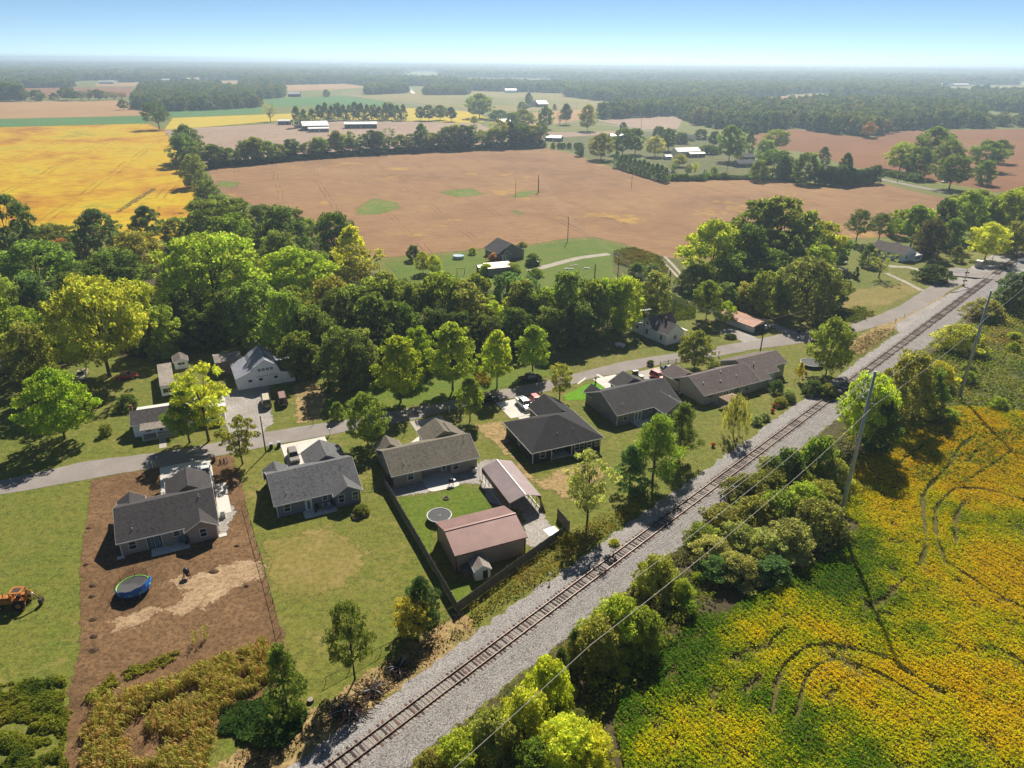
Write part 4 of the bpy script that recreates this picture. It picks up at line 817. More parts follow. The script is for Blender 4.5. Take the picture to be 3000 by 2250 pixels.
def clumps_env(rng, n, prof, wid, r0, r1, inner=.35):
    """clump centres in a crown of given half-width profile over height"""
    C = []; Rd = []
    for i in range(n):
        z = prof[0][0] + (prof[-1][0] - prof[0][0]) * ((i + rng.random()) / n)
        hw = np.interp(z, [p[0] for p in prof], [p[1] for p in prof]) * wid
        a = i * 2.39996 + rng.normal() * .5; rr = hw * (inner + (1 - inner) * rng.random() ** .55) * (.75 + .42 * rng.random())
        r = (r0 * .7 + (r1 * 1.1 - r0 * .7) * rng.random() ** 1.4)
        C.append((rr * math.cos(a), rr * math.sin(a), z)); Rd.append((r, r, r * .8))
    return np.array(C), np.array(Rd)
def woody(rng, C, trunk_top, r, lean=(0, 0), limbs=14, start=.22, h=10):
    b = MB(); top = Vector((lean[0], lean[1], trunk_top))
    def tp(t): return Vector((lean[0] * t * t, lean[1] * t * t, trunk_top * t)) + Vector((.12 * math.sin(5 * t + 1), .12 * math.sin(4 * t), 0)) * t
    b.tube([Vector((0, 0, -.3)), tp(.0) + Vector((0, 0, .15)), tp(.2), tp(.45), tp(.7), tp(1)], [r * 1.6, r * 1.15, r * .95, r * .75, r * .45, r * .15], 7)
    order = rng.permutation(len(C))[:limbs]
    for i in order:
        c = Vector(C[i]); s = tp(min(.95, max(start, (c.z / trunk_top) * (.35 + .4 * rng.random())))); m = s.lerp(c, .5) + Vector((0, 0, -.04 * (c - s).length))
        rr = r * (.38 if rng.random() < .5 else .25); b.tube([s, m, c], [rr, rr * .6, rr * .2], 5, caps=False)
    return b
PROTO = {}
def proto(kind, seed, prof, wid, ncl, r0, r1, nl, size, trunk=.14, ttop=7.5, limbs=16, inner=.35, flat=.6, up=.25, asp=.55, hang=0.0, lean=(0, 0), shell=.55, start=.25, zs=1.0):
    rng = np.random.default_rng(seed); C, Rd = clumps_env(rng, ncl, prof, wid, r0, r1, inner); Rd[:, 2] *= zs
    C[:, 0] += lean[0] * (C[:, 2] / 10) ** 2; C[:, 1] += lean[1] * (C[:, 2] / 10) ** 2
    V, F, tn, _ = leaves(C, Rd, rng.random(ncl), nl, size, rng, flat, up, asp, hang, shell)
    me = tint_mesh('crown', V, F, tn); tb = woody(rng, C, ttop, trunk, lean, limbs, start); tm = bpy.data.meshes.new('trunk'); tm.from_pydata([tuple(v) for v in tb.v], [], tb.f); tm.materials.append(M['bark'])
    w0 = np.percentile(np.hypot(V[:, 0] - V[:, 0].mean(), V[:, 1] - V[:, 1].mean()), 98.5) * 2; h0 = np.percentile(V[:, 2], 99.7)
    PROTO.setdefault(kind, []).append((me, tm, h0, w0))
ROUND = [(2.0, .55), (3.5, .95), (5.5, 1.0), (7.5, .85), (9.2, .45), (9.9, .12)]
OVAL = [(2.6, .45), (3.6, .88), (5, 1.0), (7, .75), (9, .38), (9.9, .08)]
SPREAD = [(2.6, .7), (4.5, 1.0), (6.5, 1.0), (8.3, .78), (9.6, .3)]
for s_ in range(3):
    proto('round', 11 + s_, ROUND, 4.8, 150, .5, 1.05, 12500, .19)
    proto('oval', 21 + s_, OVAL, 3.5, 130, .4, .85, 10500, .175, inner=.25)
    proto('spread', 31 + s_, SPREAD, 5.8, 190, .5, 1.0, 15000, .19, .2, limbs=40)
    proto('dense', 51 + s_, [(.6, .75), (2.5, 1.0), (5, 1.0), (7.5, .8), (9.3, .4)], 4.6, 150, .5, 1.1, 12500, .2, limbs=14)
    proto('bush', 61 + s_, [(.4, .8), (2.5, 1.0), (5.5, .92), (8, .6), (9.5, .25)], 6.8, 110, .7, 1.6, 9500, .3, .1, 6, 12)
for s_ in range(2):
    proto('loose', 41 + s_, [(2.6, .35), (4.5, .75), (6.5, 1.0), (8.5, .85), (9.8, .35)], 4.2, 58, .45, .95, 3600, .22, .16, limbs=44, inner=.25, start=.12)
    proto('tall', 46 + s_, [(2.0, .5), (4, .8), (6, 1.0), (8, .8), (9.8, .3)], 3.2, 64, .55, .95, 6000, .22, .16, 9, 22)
    proto('cedar', 71 + s_, [(.5, .7), (2, 1.0), (4.5, .85), (7, .55), (9.8, .06)], 2.9, 85, .45, .85, 8000, .19, .13, 9, 10, inner=.45, asp=.35)
    proto('pine', 76 + s_, [(2.2, .8), (3.5, 1.0), (5.5, .9), (7.5, .65), (9.8, .1)], 4.3, 95, .75, 1.3, 12500, .2, .17, 9, 26, flat=.5, asp=.3, inner=.3, shell=.25)
    proto('scrag', 81 + s_, [(3.2, .6), (5, 1.0), (7, .9), (9.6, .4)], 4.0, 110, .4, .85, 9500, .17, .16, 8.5, 34, lean=(1.2, .4), asp=.4)
proto('willow', 91, [(2.2, .95), (4, 1.0), (6, .9), (7.6, .6), (8.8, .2)], 3.4, 90, .3, .5, 4600, .3, .14, 8.5, 26, flat=1.0, up=0, asp=.14, hang=6, shell=.1, zs=4.5, inner=.2)
proto('bare', 95, [(3, .5), (5, .8), (7.5, 1.0), (9.8, .8)], 3.6, 46, .3, .7, 900, .2, .17, 8, 46, start=.1)
proto('spire', 97, [(.3, .8), (2, 1.0), (5, .85), (8, .45), (9.9, .05)], 1.7, 60, .35, .6, 3600, .2, .08, 8, 4, inner=.6)
COLR = dict(dark=(.058, .08, .022), mid=(.088, .116, .026), lit=(.145, .17, .026), yel=(.175, .19, .026), olive=(.105, .112, .034), blue=(.058, .09, .04), brown=(.16, .1, .04), deep=(.042, .062, .022), purple=(.048, .042, .026), grey=(.14, .152, .07), gold=(.2, .175, .035), fresh=(.11, .15, .022))
TR = random.Random(12); NTREE = [0]
WIDE = dict(bush=1)
def tree(kind, u, vb, vt, wpx, col, label, name='tree', group=None, lean=0.0, var=.16, cat='tree'):
    b = G(u, vb); hgt = height_at(b, vt); wd = wpx * proj((b.x, b.y, hgt * .5))[2] / FPX
    if kind == 'bush': hgt *= .8; wd *= 1.3
    return tree_at(kind, b, hgt, wd, col, label, name, group, lean, var, cat)
def tree_at(kind, b, hgt, wd, col, label, name='tree', group=None, lean=0.0, var=.16, cat='tree'):
    NTREE[0] += 1
    me, tm, h0, w0 = TR.choice(PROTO[kind]); r = thing(name, label, cat, (b[0], b[1], 0), TR.uniform(0, 6.28), group)
    r.scale = (wd / w0, wd / w0, hgt / h0)
    if lean: r.rotation_euler = (0, lean, 0)
    t_ = link('trunk', tm, r); c = link('crown', me, r); k = 1 + TR.uniform(-var, var); q = sc(COLR[col], 2.75)
    c.color = (q[0] * k * TR.uniform(.9, 1.12), q[1] * k, q[2] * k * TR.uniform(.8, 1.2), 1); return r

# --- trees that stand apart, each surveyed by foot, top and spread
T = tree
T('round', 191, 1286, 1085, 215, 'fresh', 'broad green tree on the open lawn left of the old porch house')
T('loose', 612, 1293, 1073, 190, 'yel', 'tall yellow green tree in front of the old porch house', lean=0)
T('oval', 556, 1297, 1150, 135, 'mid', 'smaller dark green tree beside the old porch house')
T('loose', 711, 1360, 1226, 125, 'olive', 'slim open tree beside the dirt yard with many thin limbs')
T('round', 1078, 1302, 1152, 132, 'mid', 'round green tree between road and olive brick house')
T('oval', 1377, 1234, 1103, 94, 'mid', 'small leafy tree by the mailbox across from the black parked car')
T('oval', 1174, 1179, 990, 150, 'lit', 'upright bright green roadside tree, tallest beside the lawn', 'street_tree')
T('oval', 1326, 1148, 949, 148, 'fresh', 'large leaning bright green roadside tree beside tall weeds', 'street_tree')
T('oval', 1456, 1135, 969, 110, 'lit', 'slender pale green roadside tree behind the parked vehicles', 'street_tree')
T('oval', 1560, 1095, 956, 115, 'fresh', 'dense green roadside tree shading the black pickup', 'street_tree')
T('loose', 1639, 1171, 1063, 92, 'olive', 'thin open tree beside the fresh green lawn')
T('round', 2033, 1081, 970, 122, 'olive', 'round tree in front of the long stone house')
T('round', 2419, 1099, 934, 145, 'mid', 'large round tree beside the white trampoline')
T('pine', 1911, 1414, 1219, 158, 'mid', 'large broad pine behind the grey gabled house', 'pine_tree')
T('pine', 1989, 1344, 1181, 122, 'dark', 'tall dark pine with bare lower trunk by the tracks', 'pine_tree')
T('cedar', 1843, 1440, 1306, 110, 'blue', 'low blue green pine with foliage to the ground', 'pine_tree')
T('loose', 1720, 1534, 1330, 165, 'grey', 'greyish sparse tree near the end of the wooden fence')
T('scrag', 1040, 1990, 1783, 150, 'dark', 'leaning ragged cedar on the bank above the tracks', 'cedar_tree')
T('cedar', 1235, 1830, 1693, 128, 'deep', 'dark green juniper beside the wooden fence corner', 'juniper')
T('round', 1207, 1862, 1755, 118, 'gold', 'yellowing small tree beside the dark juniper')
T('cedar', 845, 2090, 1893, 128, 'dark', 'bushy cedar at the end of the chain link fence', 'cedar_tree')
T('bush', 377, 1195, 1146, 52, 'deep', 'dark rounded shrub on the lawn behind the old porch house', 'shrub', cat='shrub')
T('bush', 345, 1210, 1188, 26, 'olive', 'low olive shrub next to the dark rounded shrub', 'shrub', cat='shrub')
T('bush', 312, 1273, 1234, 32, 'olive', 'small twiggy shrub on the dry lawn', 'shrub', cat='shrub')
T('bush', 990, 1226, 1165, 36, 'mid', 'tall vine covered shrub beside the road edge', 'shrub', cat='shrub')
T('willow', 2148, 1277, 1155, 92, 'olive', 'young weeping willow beside the tan gazebo', 'willow_tree')
T('round', 2122, 948, 884, 66, 'lit', 'small pale green tree beside the rusty roofed shed')
T('bare', 2574, 815, 735, 80, 'olive', 'half bare tree on the lawn near the white porch house')
T('spire', 2506, 816, 782, 20, 'deep', 'small pointed evergreen on the lawn by the brick shed', 'arborvitae')
T('bush', 2730, 822, 765, 88, 'deep', 'big clipped dark bush at the road corner by the crossing', 'shrub', cat='shrub')
T('cedar', 2540, 778, 716, 62, 'dark', 'dark cedar on the lawn left of the white porch house')
T('dense', 2714, 752, 642, 96, 'purple', 'dark purplish tree behind the white porch house')
T('round', 2884, 762, 654, 116, 'yel', 'round yellow green tree beside the crossing equipment box')
T('oval', 2667, 722, 602, 105, 'mid', 'tall green tree behind the white porch house')
T('scrag', 2507, 710, 613, 84, 'dark', 'dark wind shaped tree at the edge of the brown field')
T('scrag', 2573, 708, 624, 78, 'dark', 'dark spreading tree with a clear trunk behind the half bare tree')
T('cedar', 2800, 765, 722, 50, 'olive', 'olive cedar on the verge beside the crossing box')
T('oval', 2340, 1115, 1060, 24, 'gold', 'tiny yellowing sapling near the white trampoline', 'sapling')
T('dense', 1212, 762, 719, 46, 'deep', 'dark round bush on the lawn by the above ground pool', 'shrub', cat='shrub')
T('round', 1240, 800, 738, 55, 'lit', 'yellow green shrub, left of the pair on the pool lawn', 'shrub', cat='shrub')
T('round', 1272, 806, 748, 55, 'lit', 'yellow green shrub, right of the pair on the pool lawn', 'shrub', cat='shrub')
T('scrag', 468, 379, 299, 82, 'deep', 'great dark oak standing alone at the field corner', 'oak_tree')
T('bare', 793, 356, 304, 52, 'olive', 'half bare tree standing alone by the far sheds')
T('round', 1598, 378, 312, 55, 'dark', 'dark round tree, left of three on the small green')
T('oval', 1658, 365, 304, 42, 'deep', 'dark narrow tree, middle of three on the small green')
T('round', 1720, 384, 306, 58, 'olive', 'pale round tree, right of three on the small green')
T('round', 2542, 404, 357, 42, 'brown', 'rusty brown autumn tree at the edge of the far woods')
T('round', 1405, 347, 274, 92, 'mid', 'big round tree rising above the yellow bean patch')
T('dense', 1530, 326, 298, 34, 'dark', 'bushy tree left of the lone farmhouse')
T('oval', 1549, 314, 271, 30, 'mid', 'tall tree leaning over the lone farmhouse')
T('dense', 113, 296, 263, 46, 'dark', 'round dark tree alone on the edge of the tan stubble')
T('dense', 957, 284, 262, 24, 'dark', 'small round tree on the far green field')

# --- the wood behind the road: crowns told apart one by one
WOOD = [(40, 765, 570, 150, 'dense', 'dark'), (300, 745, 612, 112, 'round', 'deep'), (440, 708, 603, 80, 'round', 'deep'), (160, 745, 660, 140, 'dense', 'olive'), (190, 762, 700, 80, 'dense', 'brown'), (130, 885, 712, 212, 'dense', 'mid'), (110, 935, 808, 116, 'dense', 'blue'),
 (30, 1085, 868, 150, 'dense', 'mid'), (110, 1112, 950, 130, 'dense', 'olive'), (340, 865, 735, 195, 'dense', 'mid'), (430, 965, 822, 96, 'round', 'lit'), (640, 935, 686, 275, 'spread', 'lit'), (690, 785, 630, 145, 'dense', 'mid'), (640, 725, 588, 195, 'dense', 'mid'), (410, 795, 680, 145, 'dense', 'olive'), (490, 1040, 900, 116, 'dense', 'mid'),
 (600, 1012, 905, 140, 'dense', 'dark'), (765, 1015, 828, 150, 'dense', 'mid'), (840, 765, 605, 145, 'dense', 'dark'), (990, 785, 622, 112, 'dense', 'dark'), (1040, 835, 664, 92, 'oval', 'yel'), (1060, 865, 718, 145, 'loose', 'olive'), (880, 905, 728, 225, 'round', 'lit'), (830, 805, 678, 115, 'dense', 'mid'), (980, 965, 812, 125, 'dense', 'olive'), (1080, 988, 822, 135, 'tall', 'mid'), (1140, 982, 802, 112, 'tall', 'mid'), (1226, 992, 828, 115, 'dense', 'mid'), (1299, 988, 800, 125, 'tall', 'mid'), (1366, 1002, 828, 118, 'tall', 'olive'), (1400, 955, 803, 86, 'tall', 'mid'), (1436, 988, 884, 96, 'dense', 'lit'), (1486, 935, 802, 122, 'dense', 'blue'), (1543, 965, 816, 104, 'dense', 'blue'), (1584, 985, 848, 92, 'tall', 'mid'), (850, 1050, 852, 130, 'dense', 'mid'), (1010, 1128, 962, 146, 'dense', 'dark'), (1066, 1112, 968, 86, 'dense', 'olive'), (885, 1102, 978, 116, 'dense', 'dark'), (1150, 1092, 964, 66, 'cedar', 'dark'), (1229, 1094, 960, 96, 'dense', 'fresh'), (1107, 1042, 862, 125, 'tall', 'dark'), (1660, 985, 798, 126, 'dense', 'mid'), (1526, 975, 820, 90, 'tall', 'olive'), (1733, 975, 823, 96, 'tall', 'mid'), (1778, 970, 816, 106, 'dense', 'fresh'), (1828, 965, 812, 96, 'dense', 'lit'), (1862, 845, 770, 48, 'oval', 'dark'), (1908, 835, 772, 48, 'dense', 'blue'), (1916, 948, 795, 84, 'tall', 'olive'), (2068, 935, 822, 80, 'round', 'mid'),
 (1000, 1010, 850, 110, 'dense', 'dark'), (1180, 1035, 890, 110, 'dense', 'dark'), (1280, 1040, 905, 110, 'dense', 'deep'), (1350, 1045, 915, 110, 'dense', 'deep'), (1430, 1035, 925, 100, 'dense', 'dark'), (1510, 1025, 905, 100, 'dense', 'dark'), (1610, 1020, 900, 100, 'dense', 'dark'), (1700, 1010, 890, 100, 'dense', 'dark'), (930, 1060, 900, 120, 'dense', 'dark'), (700, 1000, 850, 130, 'dense', 'dark'), (560, 1000, 850, 120, 'dense', 'deep'), (560, 900, 770, 130, 'dense', 'mid'), (250, 960, 800, 130, 'dense', 'dark'), (20, 960, 800, 120, 'dense', 'mid'), (200, 1040, 900, 120, 'dense', 'dark'), (430, 1035, 930, 90, 'dense', 'dark'), (1295, 930, 800, 90, 'round', 'fresh'), (940, 880, 740, 110, 'dense', 'mid'), (740, 900, 750, 130, 'round', 'mid'), (1880, 920, 830, 70, 'dense', 'mid'), (520, 720, 640, 80, 'dense', 'olive'), (75, 1000, 900, 110, 'round', 'fresh'), (865, 960, 840, 130, 'round', 'mid'), (1190, 960, 850, 100, 'round', 'fresh'), (1610, 950, 850, 90, 'dense', 'fresh')]
WL = {'lit': 'yellow green leafy tree', 'yel': 'yellowing leafy tree', 'mid': 'mid green leafy tree', 'fresh': 'bright green leafy tree', 'dark': 'dark green leafy tree', 'deep': 'deep shaded green tree', 'olive': 'olive brown leafy tree', 'blue': 'blue green leafy tree', 'brown': 'rusty brown leafy tree', 'grey': 'greyish leafy tree', 'gold': 'golden yellow tree', 'purple': 'purplish tree'}
MARKS = [((-55, 150), 'behind the white gambrel barn'), ((-75, 150), 'near the white trailer'), ((-88, 175), 'by the huge yellow green tree'), ((-110, 150), 'at the left edge of the open lawn'), ((-46, 168), 'between barn and brown field'), ((-30, 158), 'behind the tallest roadside tree'), ((-16, 170), 'behind the leaning roadside tree'), ((-5, 178), 'behind the slender roadside tree'), ((12, 185), 'behind the tree shading the pickup'), ((25, 200), 'left of the white farmhouse'), ((0, 225), 'below the flat tan shed'), ((-22, 240), 'below the pool lawn'), ((-45, 250), 'at the lower corner of the brown field'), ((-80, 230), 'in the middle of the wood'), ((-110, 240), 'below the orange field'), ((-150, 260), 'at the far left of the wood'), ((-95, 300), 'between the orange and brown fields'), ((-120, 205), 'left of the huge yellow green tree'),
 ((60, 205), 'behind the rusty shed'), ((95, 215), 'beside the mown lawn'), ((75, 245), 'at the back of the grove'), ((50, 235), 'beside the twin wheel tracks'), ((150, 285), 'behind the porch house roof'), ((190, 290), 'beside the rails beyond the crossing'), ((170, 330), 'at the corner of the brown field'), ((-208, 497), 'at the oak end'), ((-170, 540), 'in front of the big farm barn'), ((-130, 580), 'in front of the low pale roofed shed'), ((-80, 610), 'in front of the row of pines'), ((-35, 630), 'in front of the yellow bean patch'), ((15, 655), 'at the white roofed shed end'), ((-230, 800), 'beside the big farm barn'), ((-150, 860), 'behind the low farm shed'), ((-60, 880), 'near the yellow bean patch'), ((20, 760), 'by the small green'),
 ((95, 545), 'by the village workshop'), ((150, 500), 'by the grey bungalow'), ((75, 520), 'along the conifer screen'), ((195, 470), 'round the hedged house'), ((120, 590), 'by the bend of the lane'), ((290, 460), 'round the gabled cottage'), ((60, 600), 'by the flat garage'), ((240, 480), 'along the country road'), ((100, 470), 'at the brown field edge'), ((170, 540), 'behind the stone cottage')]
def near(p): return min(MARKS, key=lambda m: (m[0][0] - p.x) ** 2 + (m[0][1] - p.y) ** 2)[1]
def group_trees(lst, where, name='tree', var=.2, wk=1.0):
    for u, vb, vt, w_, k, c in lst:
        b = G(u, vb); hh = height_at(b, vt); wd = w_ * proj((b.x, b.y, hh * .5))[2] / FPX
        sz = ('tall ' if hh > 13.5 else 'small ' if hh < 7 else '') + ('broad ' if wd > hh * .95 else 'slim ' if wd < hh * .5 else '')
        if k == 'bush': sz = 'low '
        sh = {'cedar': 'pointed evergreen', 'spire': 'pointed evergreen', 'bush': 'bushy shrub', 'bare': 'half bare tree', 'loose': 'open branched tree', 'scrag': 'ragged tree', 'dense': 'leafy tree', 'tall': 'upright tree', 'round': 'round crowned tree', 'oval': 'egg shaped tree', 'spread': 'spreading tree'}[k]
        cw = {'lit': 'yellow green', 'yel': 'yellowing', 'mid': 'mid green', 'fresh': 'bright green', 'dark': 'dark green', 'deep': 'deep green', 'olive': 'olive', 'blue': 'blue green', 'brown': 'rusty brown', 'grey': 'greyish', 'gold': 'golden', 'purple': 'purplish'}[c]
        lab = '%s%s %s %s, %s' % (sz, cw, sh, where, near(b))
        if len(lab.split()) > 16: lab = '%s %s %s, %s' % (cw, sh.split()[-1], where, near(b))
        T(k, u, vb, vt, w_ * wk, c, lab, name, 'trees ' + where, var=var)
group_trees(WOOD, 'in the wood', 'woodland_tree', wk=1.2)
T('spread', 322, 1103, 815, 318, 'lit', 'huge bright yellow green tree with a stout bare trunk beside the trailer', 'great_tree')
group_trees([(2079, 834, 645, 185, 'round', 'lit'), (2200, 795, 582, 135, 'tall', 'dark'), (2265, 802, 578, 135, 'tall', 'olive'), (2330, 802, 618, 115, 'tall', 'mid'), (2395, 792, 650, 105, 'tall', 'lit'), (2440, 785, 690, 86, 'tall', 'mid'), (2150, 862, 740, 155, 'dense', 'mid'), (2230, 855, 728, 145, 'dense', 'dark'), (2300, 862, 758, 155, 'dense', 'dark'), (2355, 930, 758, 190, 'dense', 'olive'), (2240, 922, 800, 118, 'dense', 'mid'), (2185, 905, 830, 90, 'dense', 'olive'), (2420, 900, 800, 110, 'dense', 'dark'), (2120, 905, 830, 70, 'dense', 'blue'), (2180, 840, 660, 130, 'dense', 'dark'), (2290, 830, 680, 130, 'dense', 'dark'), (2380, 850, 720, 110, 'dense', 'mid'), (2130, 800, 650, 120, 'round', 'mid'), (2035, 850, 760, 80, 'bush', 'mid')], 'in the grove', 'grove_tree', wk=1.15)
group_trees([(2750, 700, 583, 66, 'tall', 'dark'), (2815, 700, 560, 105, 'round', 'mid'), (2870, 690, 575, 90, 'dense', 'mid'), (2940, 700, 560, 115, 'dense', 'lit'), (2990, 690, 545, 110, 'dense', 'mid'), (2700, 700, 612, 80, 'dense', 'lit'), (2780, 730, 640, 70, 'dense', 'dark'), (2960, 745, 650, 90, 'dense', 'olive'), (3010, 720, 620, 90, 'dense', 'dark'), (2915, 660, 570, 90, 'round', 'mid'), (2620, 690, 615, 60, 'dense', 'mid'), (2855, 640, 555, 90, 'dense', 'mid'), (2985, 640, 545, 100, 'round', 'lit'), (3060, 680, 560, 120, 'dense', 'mid'), (2790, 620, 570, 60, 'dense', 'olive')], 'near the crossing', 'tree', wk=1.12)
# hedgerows round the fields
HG = []
for i in range(37):
    t_ = i / 36; u = 600 + (1582 - 600) * t_ + TR.uniform(-9, 9); vb = np.interp(u, [600, 1000, 1300, 1590], [492, 455, 440, 428]); k = TR.choice(['round', 'tall', 'loose', 'oval', 'dense', 'dense', 'scrag', 'bare' if TR.random() < .5 else 'loose'])
    HG.append((u, vb, vb - TR.uniform(46, 82) * (1 if u < 1450 else 1.1), TR.uniform(42, 70), k, TR.choice(['deep', 'dark', 'dark', 'mid', 'olive'])))
for i in range(46):
    u = 604 + 980 * i / 45; vb = np.interp(u, [600, 1000, 1300, 1590], [493, 456, 441, 429]); HG.append((u, vb, vb - TR.uniform(15, 26), TR.uniform(26, 44), 'bush', 'deep'))
group_trees(HG, 'in the hedgerow', 'hedgerow_tree', wk=1.15)
group_trees([(555, 472, 367, 88, 'round', 'dark'), (545, 485, 392, 84, 'dense', 'dark'), (575, 548, 452, 76, 'dense', 'olive'), (565, 500, 430, 60, 'dense', 'deep'), (610, 598, 528, 76, 'dense', 'dark'), (646, 640, 572, 80, 'dense', 'mid'), (700, 650, 580, 70, 'dense', 'mid'), (590, 640, 580, 60, 'dense', 'dark'), (770, 670, 600, 80, 'dense', 'dark'), (905, 720, 640, 70, 'dense', 'mid')], 'beside the orange field', 'tree', wk=1.15)
group_trees([(872, 374, 311, 36, 'cedar', 'deep'), (893, 370, 320, 30, 'cedar', 'deep'), (917, 366, 318, 34, 'cedar', 'deep')] + [(938 + i * 17.5, 353 + TR.uniform(-2, 2), 306 + TR.uniform(-8, 8), 27, 'cedar' if i % 3 else 'tall', 'deep') for i in range(15)] + [(1232, 353, 312, 30, 'round', 'dark'), (1256, 354, 308, 42, 'round', 'dark'), (1290, 352, 308, 44, 'round', 'dark'), (1322, 356, 314, 36, 'oval', 'dark'), (1140, 338, 300, 50, 'round', 'mid'), (1460, 352, 322, 60, 'dense', 'dark'), (1532, 374, 320, 74, 'round', 'olive'), (1500, 380, 330, 50, 'dense', 'dark'), (1390, 366, 340, 26, 'oval', 'lit'), (1640, 366, 326, 30, 'bare', 'brown'), (1625, 322, 304, 14, 'spire', 'deep'), (1560, 420, 380, 60, 'dense', 'brown')], 'round the far farm', 'farmyard_tree', wk=1.1)
VG = [(1698, 457, 418, 28, 'dense', 'dark'), (1760, 468, 390, 74, 'round', 'olive'), (1823, 454, 375, 78, 'round', 'mid'), (1860, 452, 376, 52, 'tall', 'dark'), (1918, 459, 398, 62, 'round', 'grey'), (1958, 442, 376, 42, 'tall', 'dark'), (2135, 472, 367, 80, 'round', 'mid'), (2192, 456, 380, 32, 'cedar', 'deep'), (2271, 442, 380, 78, 'spread', 'mid'), (2262, 520, 440, 106, 'dense', 'dark'), (2310, 525, 470, 80, 'dense', 'dark'), (2357, 537, 448, 76, 'dense', 'dark'), (2409, 487, 430, 42, 'cedar', 'deep'), (2468, 538, 448, 46, 'oval', 'dark'), (2633, 509, 417, 86, 'spread', 'lit'), (2725, 487, 372, 106, 'round', 'mid'), (2780, 554, 455, 104, 'spread', 'dark'), (2770, 502, 408, 90, 'round', 'mid'), (2880, 499, 412, 95, 'round', 'mid'), (2922, 477, 410, 66, 'round', 'dark'), (2878, 540, 470, 58, 'dense', 'dark'), (2680, 520, 430, 80, 'dense', 'dark'), (1995, 420, 388, 50, 'dense', 'dark'), (2052, 408, 378, 40, 'dense', 'deep'), (1825, 390, 358, 22, 'dense', 'deep'), (1930, 405, 370, 40, 'dense', 'dark'), (2090, 430, 384, 34, 'tall', 'deep'), (2075, 450, 418, 50, 'bush', 'dark'), (1990, 488, 450, 46, 'round', 'grey'), (2015, 515, 482, 26, 'loose', 'dark'), (2035, 512, 474, 22, 'loose', 'lit'), (1972, 506, 478, 26, 'loose', 'mid'), (2160, 470, 440, 26, 'round', 'lit'), (2090, 515, 488, 22, 'dense', 'mid'), (2062, 518, 497, 8, 'spire', 'deep'), (2068, 518, 500, 8, 'spire', 'deep'), (2220, 530, 470, 50, 'dense', 'mid'), (2240, 470, 410, 60, 'dense', 'mid')]
for i in range(12): VG.append((1806 + i * 13, 490 + i * 4.0, 446 + i * 3.6 + TR.uniform(-5, 5), 27, 'cedar', 'blue'))
for i in range(13): VG.append((2395 + i * 14, 545 - abs(i - 5) * 1.2, 490 + TR.uniform(-8, 8), 34, 'dense', 'deep'))
for i in range(16): VG.append((1960 + i * 16, 529 - (4 if i > 6 else 0), 505 + TR.uniform(-6, 6), 26, 'bush', TR.choice(['dark', 'mid', 'blue'])))
for i, u in enumerate((1620, 1638, 1650, 1667, 1688)): VG.append((u, 436, 418, 16, 'dense', 'deep'))
for i in range(8): VG.append((2590 + i * 14, 512 + i * 3, 490 + i * 2, 30, 'bush', 'dark'))
group_trees(VG, 'in the village', 'village_tree', wk=1.12)
group_trees([(195, 294, 256, 42, 'round', 'dark'), (212, 295, 258, 40, 'round', 'dark'), (240, 294, 266, 36, 'loose', 'dark'), (262, 295, 262, 34, 'loose', 'dark'), (290, 294, 262, 34, 'tall', 'dark'), (312, 293, 268, 30, 'loose', 'olive'), (335, 292, 268, 32, 'loose', 'olive'), (358, 291, 268, 32, 'loose', 'brown'), (160, 292, 272, 30, 'cedar', 'deep'), (362, 322, 292, 30, 'round', 'dark'), (30, 296, 240, 60, 'dense', 'dark'), (60, 296, 246, 50, 'dense', 'dark'), (0, 296, 240, 60, 'dense', 'dark'), (-40, 300, 240, 70, 'dense', 'dark')], 'by the far stubble', 'tree', wk=1.1)

UR = random.Random(31)
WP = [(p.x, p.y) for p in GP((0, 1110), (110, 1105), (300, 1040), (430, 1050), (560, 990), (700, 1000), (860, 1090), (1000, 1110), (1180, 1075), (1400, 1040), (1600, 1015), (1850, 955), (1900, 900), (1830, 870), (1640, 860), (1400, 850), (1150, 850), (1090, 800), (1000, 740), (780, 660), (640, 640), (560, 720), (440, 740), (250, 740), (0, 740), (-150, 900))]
patch('wood_floor_shade', [Vector((x, y, 0)) for x, y in WP], M['brush'], .013, 1.5, 2.5)  # ground under the trees; its dark colour carries the shade inside the wood
k_ = 0
while k_ < 85:
    x, y = UR.uniform(-170, 60), UR.uniform(140, 330)
    if float(poly_sd(np.array([x]), np.array([y]), WP)[0]) < 3: continue
    if y < 185 and -92 < x < -50: continue
    k_ += 1; hh = UR.uniform(4, 8.5); c = UR.choice(['mid', 'dark', 'olive', 'mid', 'fresh', 'deep']); kd = UR.choice(['dense', 'bush', 'dense', 'tall'])
    tree_at(kd, (x, y), hh, hh * UR.uniform(.7, 1.3) if kd != 'tall' else hh * .6, c, '%s undergrowth tree in the wood, %s' % ({'mid': 'mid green', 'dark': 'dark green', 'olive': 'olive', 'fresh': 'bright green', 'deep': 'deep green'}[c], near(Vector((x, y, 0)))), 'undergrowth_tree', 'undergrowth trees in the wood')
